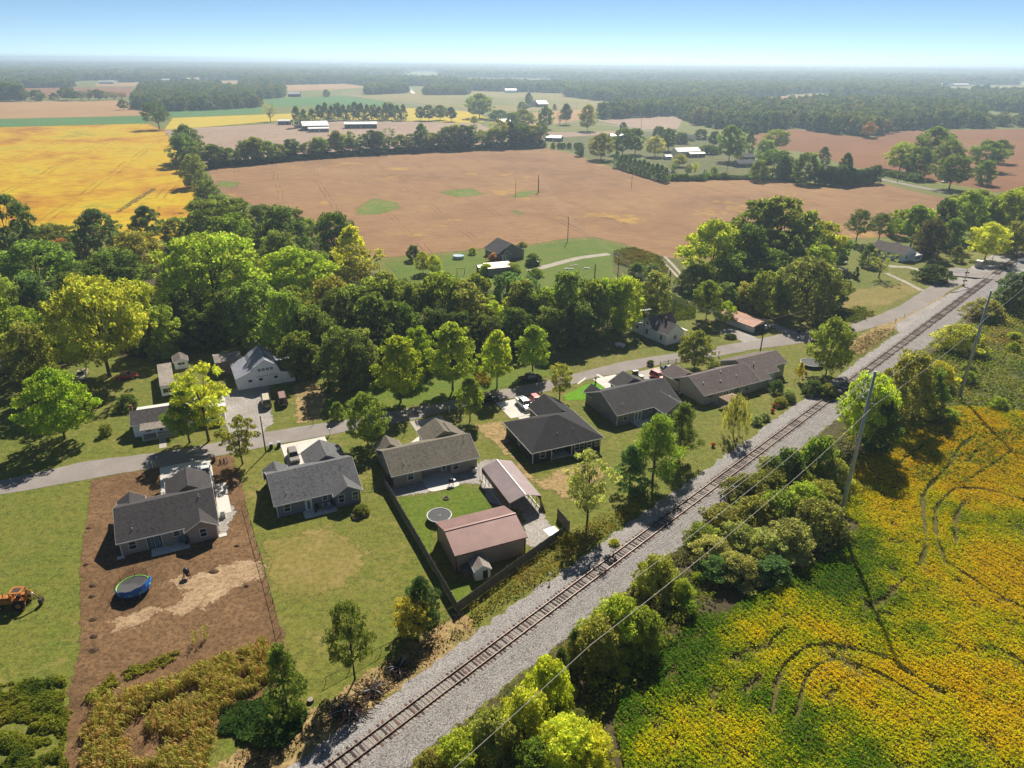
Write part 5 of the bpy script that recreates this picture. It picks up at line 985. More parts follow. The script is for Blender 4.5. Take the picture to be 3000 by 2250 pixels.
# ------------------------------------------------------------------ far woods: masses nobody could count
def far_leaf(name, cols):
    t = NT(name); t.t.nodes.remove(t.b); oi = t.n('ObjectInfo'); at = t.n('Attribute'); at.attribute_name = 'tint'
    c = t.ramp(oi.outputs['Random'], [(i / (len(cols) - 1), q) for i, q in enumerate(cols)])
    g_ = t.n('Vector' + 'Math', operation='SCALE'); t.l(c, g_.inputs[0]); t.l(t.rng(at.outputs['Fac'], 0, 1, .65, 1.4), g_.inputs['Scale'])
    d = t.n('BsdfDiffuse'); t.l(g_.outputs[0], d.inputs[0]); tr = t.n('BsdfTranslucent'); t.l(g_.outputs[0], tr.inputs[0]); m = t.n('MixShader'); m.inputs[0].default_value = .4
    t.l(d.outputs[0], m.inputs[1]); t.l(tr.outputs[0], m.inputs[2]); t.l(m.outputs[0], t.out.inputs[0]); return t.mat
M['farleaf'] = far_leaf('far_leaf', [(.08, .14, .03), (.16, .22, .04), (.24, .26, .05), (.1, .17, .05), (.28, .25, .06), (.12, .19, .04)])
LITE = []
for s_, (pf, wd, nl) in enumerate(((ROUND, 4.6, 520), (OVAL, 3.6, 460), ([(.3, .8), (3, 1.0), (6, .9), (9.5, .35)], 4.6, 560))):
    rng = np.random.default_rng(200 + s_); C_, Rd_ = clumps_env(rng, 30, [(max(.4, z - 1.2), w_) for z, w_ in pf], wd, 1.1, 1.9, .2)
    V_, F_, tn, _ = leaves(C_, Rd_, rng.random(30), nl, .75, rng, .7, .3, .7); me = tint_mesh('far_crown', V_, F_, tn); me.materials[0] = M['farleaf']
    LITE.append(bpy.data.objects.new('far_crown', me))
def wood_group():
    ng = bpy.data.node_groups.new('wood', 'GeometryNodeTree'); ng.interface.new_socket('Geometry', in_out='INPUT', socket_type='NodeSocketGeometry'); ng.interface.new_socket('Geometry', in_out='OUTPUT', socket_type='NodeSocketGeometry')
    N = ng.nodes; I = N.new('NodeGroupInput'); O = N.new('NodeGroupOutput'); gi = N.new('GeometryNodeGeometryToInstance'); L_ = ng.links.new
    for o in LITE:
        q = N.new('GeometryNodeObjectInfo'); q.inputs['Object'].default_value = o; L_(q.outputs['Geometry'], gi.inputs[0])
    ip = N.new('GeometryNodeInstanceOnPoints'); L_(I.outputs[0], ip.inputs['Points']); L_(gi.outputs[0], ip.inputs['Instance']); ip.inputs['Pick Instance'].default_value = True
    rv = N.new('FunctionNodeRandomValue'); rv.data_type = 'INT'; rv.inputs[4].default_value = 0; rv.inputs[5].default_value = 2; L_(rv.outputs[2], ip.inputs['Instance Index'])
    rr = N.new('FunctionNodeRandomValue'); rr.data_type = 'FLOAT_VECTOR'; rr.inputs[0].default_value = (0, 0, 0); rr.inputs[1].default_value = (0, 0, 6.28); L_(rr.outputs[0], ip.inputs['Rotation'])
    na = N.new('GeometryNodeInputNamedAttribute'); na.data_type = 'FLOAT_VECTOR'; na.inputs[0].default_value = 'sz'; L_(na.outputs[0], ip.inputs['Scale'])
    L_(ip.outputs[0], O.inputs[0]); return ng
WG = wood_group()
def wood(name, label, P, hgt, wid):
    me = bpy.data.meshes.new(name); P = np.asarray(P, np.float32); me.vertices.add(len(P)); me.vertices.foreach_set('co', P.ravel()); me.update()
    a = me.attributes.new('sz', 'FLOAT_VECTOR', 'POINT'); a.data.foreach_set('vector', np.stack([wid / 9.5, wid / 9.5, hgt / 9.8], 1).astype(np.float32).ravel())
    me.materials.append(M['farleaf']); o = link(name, me); tag(o, label, 'wood', kind='stuff'); md = o.modifiers.new('trees', 'NODES'); md.node_group = WG; return o
def fill(poly, sp, rng, noise=None):
    P = [(p.x, p.y) for p in GP(*poly)]; xs = np.arange(min(p[0] for p in P), max(p[0] for p in P), sp); ys = np.arange(min(p[1] for p in P), max(p[1] for p in P), sp)
    X, Y = np.meshgrid(xs, ys); X = X.ravel() + rng.uniform(-.48, .48, X.size) * sp; Y = Y.ravel() + rng.uniform(-.48, .48, Y.size) * sp; k = poly_sd(X, Y, P) > 0
    return np.stack([X[k], Y[k], np.zeros(k.sum())], 1)
wr = np.random.default_rng(44)
WOODS = [('far_wood', 'dense dark wood block beyond the green crop strip', [(385, 319), (420, 324), (500, 327), (640, 322), (768, 314), (752, 284), (640, 262), (420, 260)], 10, 17),
 ('far_wood', 'long wood running behind the brown field on the right', [(1750, 351), (1975, 339), (2030, 366), (2130, 381), (2205, 391), (2330, 377), (2450, 394), (2550, 401), (2620, 384), (2860, 375), (2880, 345), (2800, 320), (2400, 305), (2300, 318), (2100, 310), (1990, 318), (1850, 318), (1770, 330)], 11, 17),
 ('far_wood', 'pale hazy wood behind the olive meadow', [(1660, 283), (1770, 297), (1900, 296), (2160, 292), (2230, 282), (2400, 272), (2700, 296), (2960, 312), (3200, 300), (3200, 285), (2840, 287), (2700, 264), (2300, 252), (1650, 250)], 15, 17),
 ('far_wood', 'dark square plantation beside the olive meadow', [(1245, 279), (1375, 278), (1372, 262), (1258, 262)], 11, 15), ('far_wood', 'strip of trees at the upper edge of the olive meadow', [(1380, 266), (1655, 274), (1655, 254), (1380, 250)], 14, 18), ('far_wood', 'strip of trees beside the far lane', [(1070, 278), (1195, 273), (1195, 260), (1080, 260)], 12, 15),
 ('far_wood', 'narrow wood between far green field and pale fields', [(758, 292), (832, 286), (832, 264), (690, 264)], 12, 16), ('far_wood', 'thick wood at the right behind the pale field', [(2870, 322), (3000, 332), (3200, 330), (3200, 292), (2880, 292)], 13, 17), ('far_wood', 'thin screen of trees edging the brown field on the right', [(2860, 376), (3150, 368), (3150, 360), (2860, 368)], 16, 14), ('far_wood', 'wood edge above the far brown field on the left', [(-200, 256), (100, 258), (215, 256), (210, 240), (-200, 236)], 14, 17)]
for nm, lab, poly, sp, hh in WOODS:
    P = fill(poly, sp, wr); n = len(P); wood(nm, lab, P, hh * wr.uniform(.7, 1.2, n), sp * wr.uniform(1.05, 1.6, n))
# general woodland out to the horizon, opening into the clearings
CLEAR = [[(270, 254), (270, 243), (710, 236), (700, 252)], [(1330, 243), (1330, 231), (1530, 230), (1500, 243)], [(2700, 270), (2719, 253), (3300, 249), (3300, 268)], [(800, 270), (820, 249), (1010, 245), (1100, 254), (1000, 264)], [(60, 258), (384, 254), (395, 286), (50, 290)], [(0, 246), (0, 235), (185, 231), (205, 241)], [(990, 285), (990, 256), (1240, 252), (1390, 262), (1660, 270), (1780, 300)], [(300, 330), (300, 258), (780, 258), (790, 330)], [(2150, 300), (2230, 284), (2410, 274), (2410, 288)], [(2720, 290), (2740, 268), (2850, 272), (2840, 290)]]
def woodland(name, label, r0, r1, sp, thr, hh):
    th = np.arange(-.8, .8, sp / ((r0 + r1) / 2)); rr = np.arange(r0, r1, sp); A_, B_ = np.meshgrid(th, rr); X = (B_ * np.sin(A_)).ravel(); Y = (B_ * np.cos(A_)).ravel(); X += wr.uniform(-.45, .45, X.size) * sp; Y += wr.uniform(-.45, .45, Y.size) * sp
    k = (fbm(X / 420 + 3, Y / 420 + 9, 5, 4) > thr)
    for c in CLEAR: k &= poly_sd(X, Y, [(p.x, p.y) for p in GP(*c)]) < 0
    P = np.stack([X[k], Y[k], np.zeros(k.sum())], 1); n = len(P); wood(name, label, P, hh * wr.uniform(.75, 1.3, n), sp * wr.uniform(1.0, 1.6, n))
woodland('woodland', 'blue green woodland filling the plain behind the last fields', 1750, 3200, 17, .5, 17)
woodland('woodland', 'hazy woodland spreading towards the horizon', 3200, 6200, 30, .48, 19)
woodland('woodland', 'faint woodland on the horizon', 6200, 13000, 60, .42, 24)
# low wooded hills closing the view
def hills():
    V = []; F = []; na = 160; rows = [(9000, 0), (11500, 10), (14000, 24), (17000, 22), (20000, 38), (25000, 52), (30000, 50), (36000, 0)]
    for r_, z in rows:
        for i in range(na):
            a = -1.0 + 2.0 * i / (na - 1); x, y = r_ * math.sin(a), r_ * math.cos(a); V.append((x, y, z * (.45 + .9 * float(fbm(np.array([x / 2600.]), np.array([y / 5200.]), 8, 4)[0])) if z else -1))
    for j in range(len(rows) - 1):
        for i in range(na - 1): F.append((j * na + i, j * na + i + 1, (j + 1) * na + i + 1, (j + 1) * na + i))
    t = NT('wooded_hills'); c = t.ramp(t.noise(t.pos(), .0016, 6, .7), [(.35, (.05, .08, .03)), (.55, (.085, .11, .04)), (.68, (.2, .18, .08))])
    tag(link('hills', np_mesh('hills', V, F, t.fin(c, 1, 0), True)), kind='structure')
hills()

# ------------------------------------------------------------------ crop and ground cover near the camera
def col_mesh(name, V, F, colr, label, cat):
    me = np_mesh(name, V, F, M['leafcol']); a = me.attributes.new('col', 'FLOAT_COLOR', 'FACE'); c4 = np.concatenate([colr, np.ones((len(colr), 1))], 1); a.data.foreach_set('color', c4.astype(np.float32).ravel())
    return tag(link(name, me), label, cat, kind='stuff')
def lerp3(cols, x):
    cols = np.array(cols); x = np.clip(x, 0, .9999) * (len(cols) - 1); i = x.astype(int); f = (x - i)[:, None]; return cols[i] * (1 - f) + cols[i + 1] * f
def spray(P, size, rng, up=.9, asp=.6):
    n = len(P); N = unit(n, rng) * .8; N[:, 2] = np.abs(N[:, 2]) + up; N /= np.linalg.norm(N, axis=1, keepdims=True); T_ = unit(n, rng); T_ -= N * (T_ * N).sum(1, keepdims=True); T_ /= np.linalg.norm(T_, axis=1, keepdims=True); B = np.cross(N, T_)
    s = size[:, None]; return np.stack([P - T_ * s, P + B * s * asp, P + T_ * s, P - B * s * asp], 1).reshape(-1, 3), np.arange(n * 4).reshape(-1, 4)
soy_px = [(1840, 2330), (1815, 2200), (1797, 2140), (1812, 2020), (1818, 1983), (1862, 1939), (1934, 1881), (1985, 1863), (2013, 1831), (2060, 1802), (2129, 1798), (2183, 1755), (2260, 1733), (2308, 1690), (2402, 1648), (2435, 1613), (2453, 1577), (2515, 1556), (2511, 1534), (2468, 1512), (2460, 1480), (2460, 1407), (2496, 1368), (2562, 1313), (2627, 1263), (2706, 1219), (2753, 1201), (2815, 1196), (2923, 1201), (3000, 1212), (3250, 1260)]
SOY = [(p.x, p.y) for p in GP(*soy_px)] + [(175, 130), (118, 38), (20, 38)]
M['soyfloor'] = ground('soy_floor', [(.05, .06, .012), (.1, .1, .018), (.13, .09, .04)], .12, 1.4, .5, .1)
sheet('bean_field', [Vector((x, y, 0)) for x, y in SOY], M['soyfloor'], .06, 1.5, .35)
TRK = [[(2258, 2098), (2272, 2019), (2287, 1968), (2323, 1932), (2370, 1900), (2431, 1896), (2489, 1903), (2598, 1939), (2652, 1972), (2706, 2008), (2760, 2040)], [(2334, 2106), (2345, 2033), (2366, 1983), (2395, 1957), (2440, 1935), (2525, 1961), (2572, 1983), (2634, 2019), (2706, 2062)], [(2692, 1664), (2710, 1606), (2703, 1516), (2701, 1462), (2717, 1433), (2779, 1368), (2808, 1317), (2851, 1284)], [(2768, 1657), (2742, 1588), (2735, 1505), (2761, 1469), (2797, 1436), (2873, 1440), (2923, 1451), (3000, 1472)], [(2800, 1599), (2797, 1523), (2820, 1480)], [(2764, 1650), (2815, 1683), (2887, 1733), (2996, 1791)], [(2634, 1362), (2700, 1310)], [(2650, 1700), (2590, 1760), (2530, 1790)], [(2840, 1410), (2900, 1370), (2960, 1330)], [(2520, 1760), (2570, 1800), (2610, 1812)], [(2220, 1990), (2180, 2030)], [(2860, 1330), (2830, 1360)], [(2300, 1850), (2240, 1900), (2150, 1930)], [(2900, 1900), (2990, 1950)]]
def seg_dist(X, Y, pl):
    d = np.full(X.shape, 1e9)
    for a_, b_ in zip(pl[:-1], pl[1:]):
        ex, ey = b_.x - a_.x, b_.y - a_.y; t_ = np.clip(((X - a_.x) * ex + (Y - a_.y) * ey) / (ex * ex + ey * ey + 1e-9), 0, 1); d = np.minimum(d, np.hypot(X - a_.x - t_ * ex, Y - a_.y - t_ * ey))
    return d
def soy():
    rng = np.random.default_rng(77); n = 800000; x0, x1 = min(p[0] for p in SOY), 125; y0, y1 = 38, max(p[1] for p in SOY)
    X = rng.uniform(x0, x1, n); Y = rng.uniform(y0, y1, n); k = (poly_sd(X, Y, SOY) > .1) & (np.abs(X) < Y * .66 + 26); X, Y = X[k], Y[k]
    dm = np.full(X.shape, 1e9); wob = (fbm(X / 1.5, Y / 1.5, 3, 3) - .5) * .7
    for pl in TRK: dm = np.minimum(dm, seg_dist(X, Y, GP(*pl)) + wob)
    dense = fbm(X / 2.2, Y / 2.2, 21, 4); row0 = np.abs((((X * math.cos(R(38)) + Y * math.sin(R(38))) + (fbm(X / 30, Y / 30, 2, 2) - .5) * 9) / .76) % 1 - .5) * 2
    keep = (dm > .32) & (row0 < .62 + .5 * rng.random(len(X))) & ((dense > .3) | (rng.random(len(X)) < .25)); X, Y, dm, dense = X[keep], Y[keep], dm[keep], dense[keep]
    a = R(38); row = np.abs((((X * math.cos(a) + Y * math.sin(a)) + (fbm(X / 30, Y / 30, 2, 2) - .5) * 9) / .76) % 1 - .5) * 2
    Z = .30 + .5 * dense + .12 * (1 - row) + rng.uniform(-.16, .16, len(X))
    big = fbm(X / 16 + 4, Y / 16 + 1, 9, 4) * .72 + fbm(X / 3.2, Y / 3.2, 14, 3) * .28; sl = np.clip((X - 18) / 60, 0, 1) * .17 + np.clip((Y - 62) / 40, 0, 1) * .05
    edge = np.clip(1 - poly_sd(X, Y, SOY) / 7, 0, 1) * .14
    v = (big + sl - edge - np.clip(1 - dm / 1.2, 0, 1) * .05 - .355) / .36 + rng.normal(0, .17, len(X))
    c = lerp3([(.1, .21, .014), (.18, .3, .012), (.4, .45, .012), (.6, .57, .01), (.68, .57, .01), (.68, .5, .012)], v) * rng.uniform(.75, 1.2, (len(X), 1))
    V, F = spray(np.stack([X, Y, Z], 1), rng.uniform(.1, .19, len(X)), rng); return col_mesh('bean_plants', V, F, c, 'turning green and golden bean crop filling the near right field', 'crop')
soy()
def scrub(name, label, poly, n, h0, h1, cols, size, seed, cat='weeds', world=False, clump=2.5, thr=.34):
    rng = np.random.default_rng(seed); P = [(p[0], p[1]) for p in (poly if world else GP(*poly))]
    X = rng.uniform(min(p[0] for p in P), max(p[0] for p in P), n); Y = rng.uniform(min(p[1] for p in P), max(p[1] for p in P), n); sdv = poly_sd(X, Y, P); k = sdv + (fbm(X / 1.6, Y / 1.6, seed, 3) - .5) * 2.4 > 0; X, Y = X[k], Y[k]
    f = fbm(X / clump, Y / clump, seed + 3, 4); k = f > thr; X, Y, f = X[k], Y[k], f[k]; top = h0 + (h1 - h0) * np.clip((f - thr) / (.8 - thr), 0, 1) ** .8
    Z = top * rng.random(len(X)) ** .55 + .03; v = fbm(X / (clump * 1.7), Y / (clump * 1.7), seed + 9, 3) * 1.5 - .25 + rng.normal(0, .12, len(X)); c = lerp3(cols, v) * rng.uniform(.65, 1.3, (len(X), 1))
    V, F = spray(np.stack([X, Y, Z], 1), rng.uniform(.6, 1.3, len(X)) * size, rng, .35); return col_mesh(name, V, F, c, label, cat)
GREENS = [(.085, .13, .025), (.14, .18, .03), (.25, .25, .035), (.2, .16, .05)]; YG = [(.09, .14, .025), (.18, .22, .03), (.3, .32, .04), (.26, .22, .05)]
GOLD = [(.14, .14, .03), (.28, .25, .04), (.42, .33, .06), (.25, .17, .06)]
scrub('goldenrod', 'tall goldenrod and dry weeds between wooden fence and ballast', [TP(24.5, -4.9), TP(62, -4.9), TP(66, -6.2), TP(55, -8.6), TP(46, -9.2), TP(27, -7.6)], 26000, .3, 1.5, GOLD, .15, 301, world=True, clump=1.6, thr=.3)
scrub('verge_weeds', 'rough weeds on the verge between road and tracks', [TP(140, -5), TP(185, -5), TP(184, -9.5), TP(150, -9)], 16000, .2, 1.3, [(.1, .1, .025), (.2, .16, .05), (.12, .14, .02)], .18, 302, world=True)
scrub('roadside_weeds', 'dry brush beside the road below the mown lawn', [(2445, 915), (2520, 905), (2560, 920), (2500, 945), (2400, 965), (2370, 955), (2400, 930)], 14000, .3, 1.8, GREENS, .22, 303)
scrub('brush_weeds', 'undergrowth of weeds and vines south of the tracks', [TP(-12, 5.6), TP(60, 5.6), TP(95, 5.5), TP(100, 21), TP(78, 18), TP(66, 14), TP(40, 15), TP(20, 17), TP(-2, 20)], 130000, .3, 2.6, YG, .2, 304, world=True, clump=4, thr=.33)
scrub('meadow_weeds', 'tangled green and golden weeds around the far power pole', [TP(98, 8), TP(150, 7), TP(230, 9), TP(290, 16), TP(290, 70), TP(170, 60), TP(118, 40), TP(104, 26)], 190000, .2, 1.5, [(.12, .19, .03), (.2, .26, .03), (.34, .34, .04), (.36, .27, .07)], .27, 305, world=True, clump=5, thr=.24)
scrub('thicket_weeds', 'rambling thicket beside the twin wheel tracks', [(1800, 735), (1860, 728), (1930, 750), (1960, 790), (1940, 850), (1890, 800), (1800, 770)], 24000, .2, 1.3, [(.13, .16, .03), (.22, .22, .04), (.24, .18, .06)], .28, 306, clump=4, thr=.28)
scrub('lane_weeds', 'weedy green clearing below the overhead line', [(1870, 880), (1960, 860), (2040, 900), (2030, 935), (1960, 940), (1890, 930)], 16000, .1, .9, [(.1, .15, .02), (.17, .2, .02)], .24, 307, clump=3, thr=.3)
scrub('field_edge_weeds', 'tall weeds at the lower left corner of the lot', [(-60, 2020), (120, 1985), (205, 1990), (195, 2090), (190, 2300), (-60, 2300)], 60000, .1, .95, YG, .12, 308, clump=1.8, thr=.4)
scrub('squash_vines', 'broad leaved green vines at the end of the corn patch', [(640, 2095), (700, 2060), (800, 2040), (880, 2060), (900, 2120), (850, 2180), (800, 2200), (660, 2150)], 24000, .1, .7, [(.05, .1, .03), (.09, .16, .04), (.12, .18, .04)], .19, 309, 'vines', clump=1.8, thr=.25)
scrub('roadside_tuft', 'tall yellowing weeds beside the street trees', [(1385, 1085), (1410, 1075), (1440, 1130), (1420, 1140), (1395, 1125)], 5000, .3, 1.8, GOLD, .2, 310, clump=1.5, thr=.25)
scrub('green_row', 'low green row of plants across the dirt yard', [(250, 2050), (330, 1985), (430, 1950), (515, 1910), (520, 1930), (420, 1975), (330, 2020), (270, 2065)], 9000, .1, .7, [(.22, .26, .03), (.34, .32, .05), (.16, .2, .03)], .14, 311, clump=1.3, thr=.3)
scrub('bank_brush', 'dry leaves and twigs on the bank above the ballast', [TP(-10, -4.6), TP(24, -4.7), TP(25, -8), TP(6, -8.5), TP(-10, -9.5)], 20000, .05, .5, [(.06, .045, .025), (.13, .08, .04), (.1, .11, .025)], .12, 312, world=True, clump=1.6, thr=.38)
# corn: stalks with arching blades
def corn(name, label, rows, seed, dry):
    rng = np.random.default_rng(seed); V = []; F = []; C = []
    for (p, hgt, gold) in rows:
        base = np.array([p[0], p[1], 0]); t1 = base + np.array([rng.normal(0, .12), rng.normal(0, .12), hgt]); pal = [(.56, .4, .16), (.5, .32, .13), (.34, .21, .1)] if gold < .34 else [(.4, .4, .09), (.5, .43, .12), (.24, .3, .06)]
        nb = rng.integers(7, 11); sd_ = np.array([.02, 0, 0]); k = len(V); V += [base - sd_, base + sd_, t1 + sd_ * .4, t1 - sd_ * .4]; F.append((k, k + 1, k + 2, k + 3)); C.append(pal[2])
        for j in range(nb):
            f = .15 + .85 * j / nb; o = base * (1 - f) + t1 * f; a = rng.uniform(0, 6.28); L_ = rng.uniform(.45, .8); d = np.array([math.cos(a), math.sin(a), 0]); s_ = np.array([-d[1], d[0], 0]) * .05
            m = o + d * L_ * .5 + np.array([0, 0, .28]); e = o + d * L_ + np.array([0, 0, -.12 - .3 * rng.random()]); cc = np.array(pal[rng.integers(0, 2)]) * rng.uniform(.7, 1.3)
            k = len(V); V += [o - s_ * .6, o + s_ * .6, m + s_, m - s_]; F.append((k, k + 1, k + 2, k + 3)); C.append(cc); k = len(V); V += [m - s_, m + s_, e + s_ * .15, e - s_ * .15]; F.append((k, k + 1, k + 2, k + 3)); C.append(cc)
    return np.array(V), np.array(F), np.array(C)
cornpoly = [(p.x, p.y) for p in GP((240, 2120), (300, 2045), (430, 2010), (520, 1985), (600, 1945), (720, 1900), (815, 1862), (835, 1905), (800, 1990), (700, 2060), (640, 2090), (600, 2300), (240, 2300))]
rng = np.random.default_rng(5); rows = []
ca = R(25.5)
for i in range(3400):
    x = rng.uniform(min(p[0] for p in cornpoly), max(p[0] for p in cornpoly)); y = rng.uniform(min(p[1] for p in cornpoly), max(p[1] for p in cornpoly))
    vv = -x * math.sin(ca) + y * math.cos(ca); rowp = round(vv / 1.05) * 1.05 - vv; x -= rowp * math.sin(ca) * .8; y += rowp * math.cos(ca) * .8
    q = float(poly_sd(np.array([x]), np.array([y]), cornpoly)[0])
    if q < .1 or (fbm(np.array([x / 3.]), np.array([y / 3.]), 71, 3)[0] < .38): continue
    rows.append(((x, y), rng.uniform(.9, 1.9) * min(1, .5 + q / 3), rng.random() * .75 + .25 * fbm(np.array([x / 4.]), np.array([y / 4.]), 70, 2)[0]))
V_, F_, C_ = corn('corn', '', rows, 6, .5); col_mesh('corn_patch', V_, F_, C_, 'patch of drying corn stalks at the bottom of the dirt yard', 'corn')
for i, (u, v, lab) in enumerate([(573, 1885, 'lone green corn stalk standing before its twin on the bare dirt'), (604, 1872, 'tall lone green corn stalk with shadow on the bare dirt'), (290, 2060, 'pale green corn stalk at the left end of the front row'), (332, 2055, 'pale green corn stalk second in the front row'), (370, 2050, 'pale green corn stalk third in the front row'), (402, 2052, 'pale green corn stalk fourth in the front row'), (448, 2048, 'pale green corn stalk fifth in the front row'), (480, 2030, 'pale green corn stalk sixth in the front row'), (526, 2030, 'pale green corn stalk at the right end of the front row')]):
    p = G(u, v); V_, F_, C_ = corn('corn_stalk', '', [((0, 0), 2.3, .9), ((.12, .08), 2.1, .9), ((-.1, .05), 2.0, .9)], 90 + i, .5); o = col_mesh('corn_stalk', V_, F_, C_ * 1.1, lab, 'corn'); o.location = (p.x, p.y, 0); del o['kind']; o['group'] = 'green corn stalks in the dirt yard'

# ------------------------------------------------------------------ bushes south of the tracks
def bush(a, p, hgt, wd, col, label, kind='bush', group=None, name='bush'): return tree_at(kind, TP(a, p), hgt, wd, col, label, name, group, cat='bush' if kind == 'bush' else 'tree')
T('spread', 2515, 1312, 1098, 178, 'lit', 'airy yellow green tree with layered branches beside the tracks', 'locust_tree')
T('dense', 2630, 1235, 1030, 165, 'olive', 'broad olive tree beside the power poles')
T('dense', 2560, 1330, 1170, 120, 'deep', 'shaded dark bush below the airy yellow green tree', 'bush', cat='bush')
T('dense', 2705, 1215, 1080, 110, 'dark', 'dark bush at the edge of the golden bean field', 'bush', cat='bush')
T('bush', 2808, 1025, 938, 125, 'yel', 'bright yellow bush beside the second power pole', 'bush', cat='bush')
T('dense', 2965, 905, 800, 130, 'deep', 'dark tree mass beside the tracks near the crossing', 'bush', cat='bush')
T('bush', 2880, 930, 862, 100, 'olive', 'olive bush below the wires near the crossing', 'bush', cat='bush')
T('bush', 2740, 1130, 1045, 90, 'yel', 'yellow green bush at the foot of the olive tree', 'bush', cat='bush')
BL = [(2080, 1640, 1560, 90, 'grey'), (2150, 1620, 1520, 100, 'grey'), (2230, 1640, 1540, 100, 'grey'), (2310, 1620, 1510, 110, 'grey'), (2380, 1570, 1450, 110, 'olive'), (2120, 1560, 1470, 95, 'olive'), (2200, 1550, 1440, 100, 'olive'), (2280, 1540, 1420, 105, 'mid'), (2350, 1500, 1400, 95, 'lit'), (2180, 1470, 1380, 95, 'olive'), (2260, 1450, 1365, 95, 'olive'), (2330, 1440, 1360, 90, 'mid'), (2400, 1480, 1400, 80, 'olive'), (2100, 1690, 1620, 80, 'blue'), (2170, 1700, 1620, 85, 'grey'), (2250, 1690, 1620, 80, 'blue'), (2060, 1600, 1530, 70, 'mid'), (2410, 1540, 1470, 60, 'dark')]
for u, vb, vt, w_, c in BL: T('bush', u, vb, vt, w_ * 1.3, c, {'grey': 'grey green bush', 'olive': 'olive bush', 'mid': 'mid green bush', 'lit': 'yellow green bush', 'blue': 'blue green bush', 'dark': 'dark green bush'}[c] + ' in the big thicket by the leaning power pole', 'bush', '%s bushes in the thicket' % c, cat='bush')
for u, vb, vt, w_, c, lab in [(2300, 1420, 1290, 110, 'dark', 'dark bush between the tracks and the wires'), (2390, 1400, 1250, 110, 'mid', 'tall green bush between tracks and bean field'), (2440, 1430, 1330, 80, 'olive', 'olive bush at the edge of the shaded beans'), (2340, 1390, 1310, 70, 'yel', 'small yellow bush between the tracks and the wires'),
        (1920, 1735, 1608, 120, 'olive', 'willowy olive bush close to the ballast'), (1995, 1770, 1680, 60, 'fresh', 'bright green bush beside the willowy olive bush'), (1800, 1900, 1720, 150, 'lit', 'large yellow green bush under the wires'), (1880, 1900, 1760, 110, 'mid', 'green tree like bush beside the bean field edge'), (1745, 1960, 1790, 130, 'olive', 'golden brown bush under the wires'), (1680, 1945, 1845, 60, 'deep', 'narrow dark cedar under the wires'), (1600, 2080, 1900, 140, 'yel', 'golden leafy bush beside the ballast'), (1540, 2180, 1990, 150, 'lit', 'yellow green bush nearest the lower track'), (1450, 2240, 2060, 150, 'olive', 'olive bush nearest the lower track'), (1350, 2270, 2140, 140, 'lit', 'low golden bush at the ballast edge'), (1650, 2250, 2090, 170, 'yel', 'pale yellow feathery bush beside the bean field'), (1730, 2230, 2130, 120, 'yel', 'second pale yellow bush beside the bean field'), (1560, 2290, 2150, 120, 'dark', 'dark bush at the foot of the pale yellow bush'), (1260, 2290, 2190, 110, 'olive', 'small olive bush by the lowest ballast'), (2010, 1500 + 300, 1745, 60, 'mid', 'low green bush on the way to the bean field'), (1640, 2010, 1900, 70, 'deep', 'dark shaded bush behind the golden leafy bush')]:
    T('bush' if c != 'deep' else 'cedar', u, vb, vt, w_, c, lab, 'bush', cat='bush')
for u, vb, vt, w_, c, lab in [(2275, 1150, 1105, 40, 'deep', 'dark garden shrub behind the long stone house'), (2310, 1170, 1135, 40, 'grey', 'pale flowering shrub in the garden bed'), (2285, 1185, 1160, 36, 'olive', 'low olive shrub in the garden bed'), (2380, 1155, 1105, 55, 'deep', 'dark reddish shrub beside the garden chairs'), (2420, 1165, 1115, 50, 'olive', 'olive shrub beside the ballast and garden'), (2215, 1240, 1212, 34, 'grey', 'white flowering grass clump beside the willow'), (2240, 1228, 1205, 30, 'grey', 'second white flowering grass clump beside the willow'), (2345, 1088, 1078, 26, 'mid', 'low flower bed near the white trampoline'), (60, 1755, 1735, 70, 'olive', 'weeds grown up around the orange backhoe'), (1665, 1590, 1555, 36, 'gold', 'small orange shrub at the end of the wooden fence'), (1800, 1600, 1575, 30, 'yel', 'little yellow weed clump beside the ballast'), (2140, 990, 975, 30, 'deep', 'dark shrub on the verge by the road bend'), (1905, 1070, 1052, 18, 'deep', 'small round shrub by the split rail fence'), (2095, 1080, 1055, 36, 'olive', 'garden shrub at the front of the long stone house'), (2130, 1075, 1055, 30, 'gold', 'golden garden shrub at the front of the long stone house'), (1060, 1505, 1475, 46, 'olive', 'leafy plants in the raised garden bed'), (1300, 1300, 1288, 12, 'deep', 'tiny clipped shrub beside the curved garden path'), (1500, 800, 765, 50, 'mid', 'shrub beside the flat tan shed'), (1425, 805, 765, 36, 'lit', 'pale shrub by the wooden playhouse'), (1560, 775, 735, 40, 'dark', 'dark shrub at the corner of the field house'), (1445, 765, 735, 26, 'brown', 'reddish shrub in front of the field house'), (1530, 722, 705, 26, 'olive', 'small tree behind the field house'), (1570, 810, 780, 40, 'mid', 'shrub at the right end of the flat tan shed'), (1385, 745, 720, 20, 'lit', 'sapling on the lawn beside the pool')]:
    T('bush', u, vb, vt, w_, c, lab, 'shrub', cat='shrub')

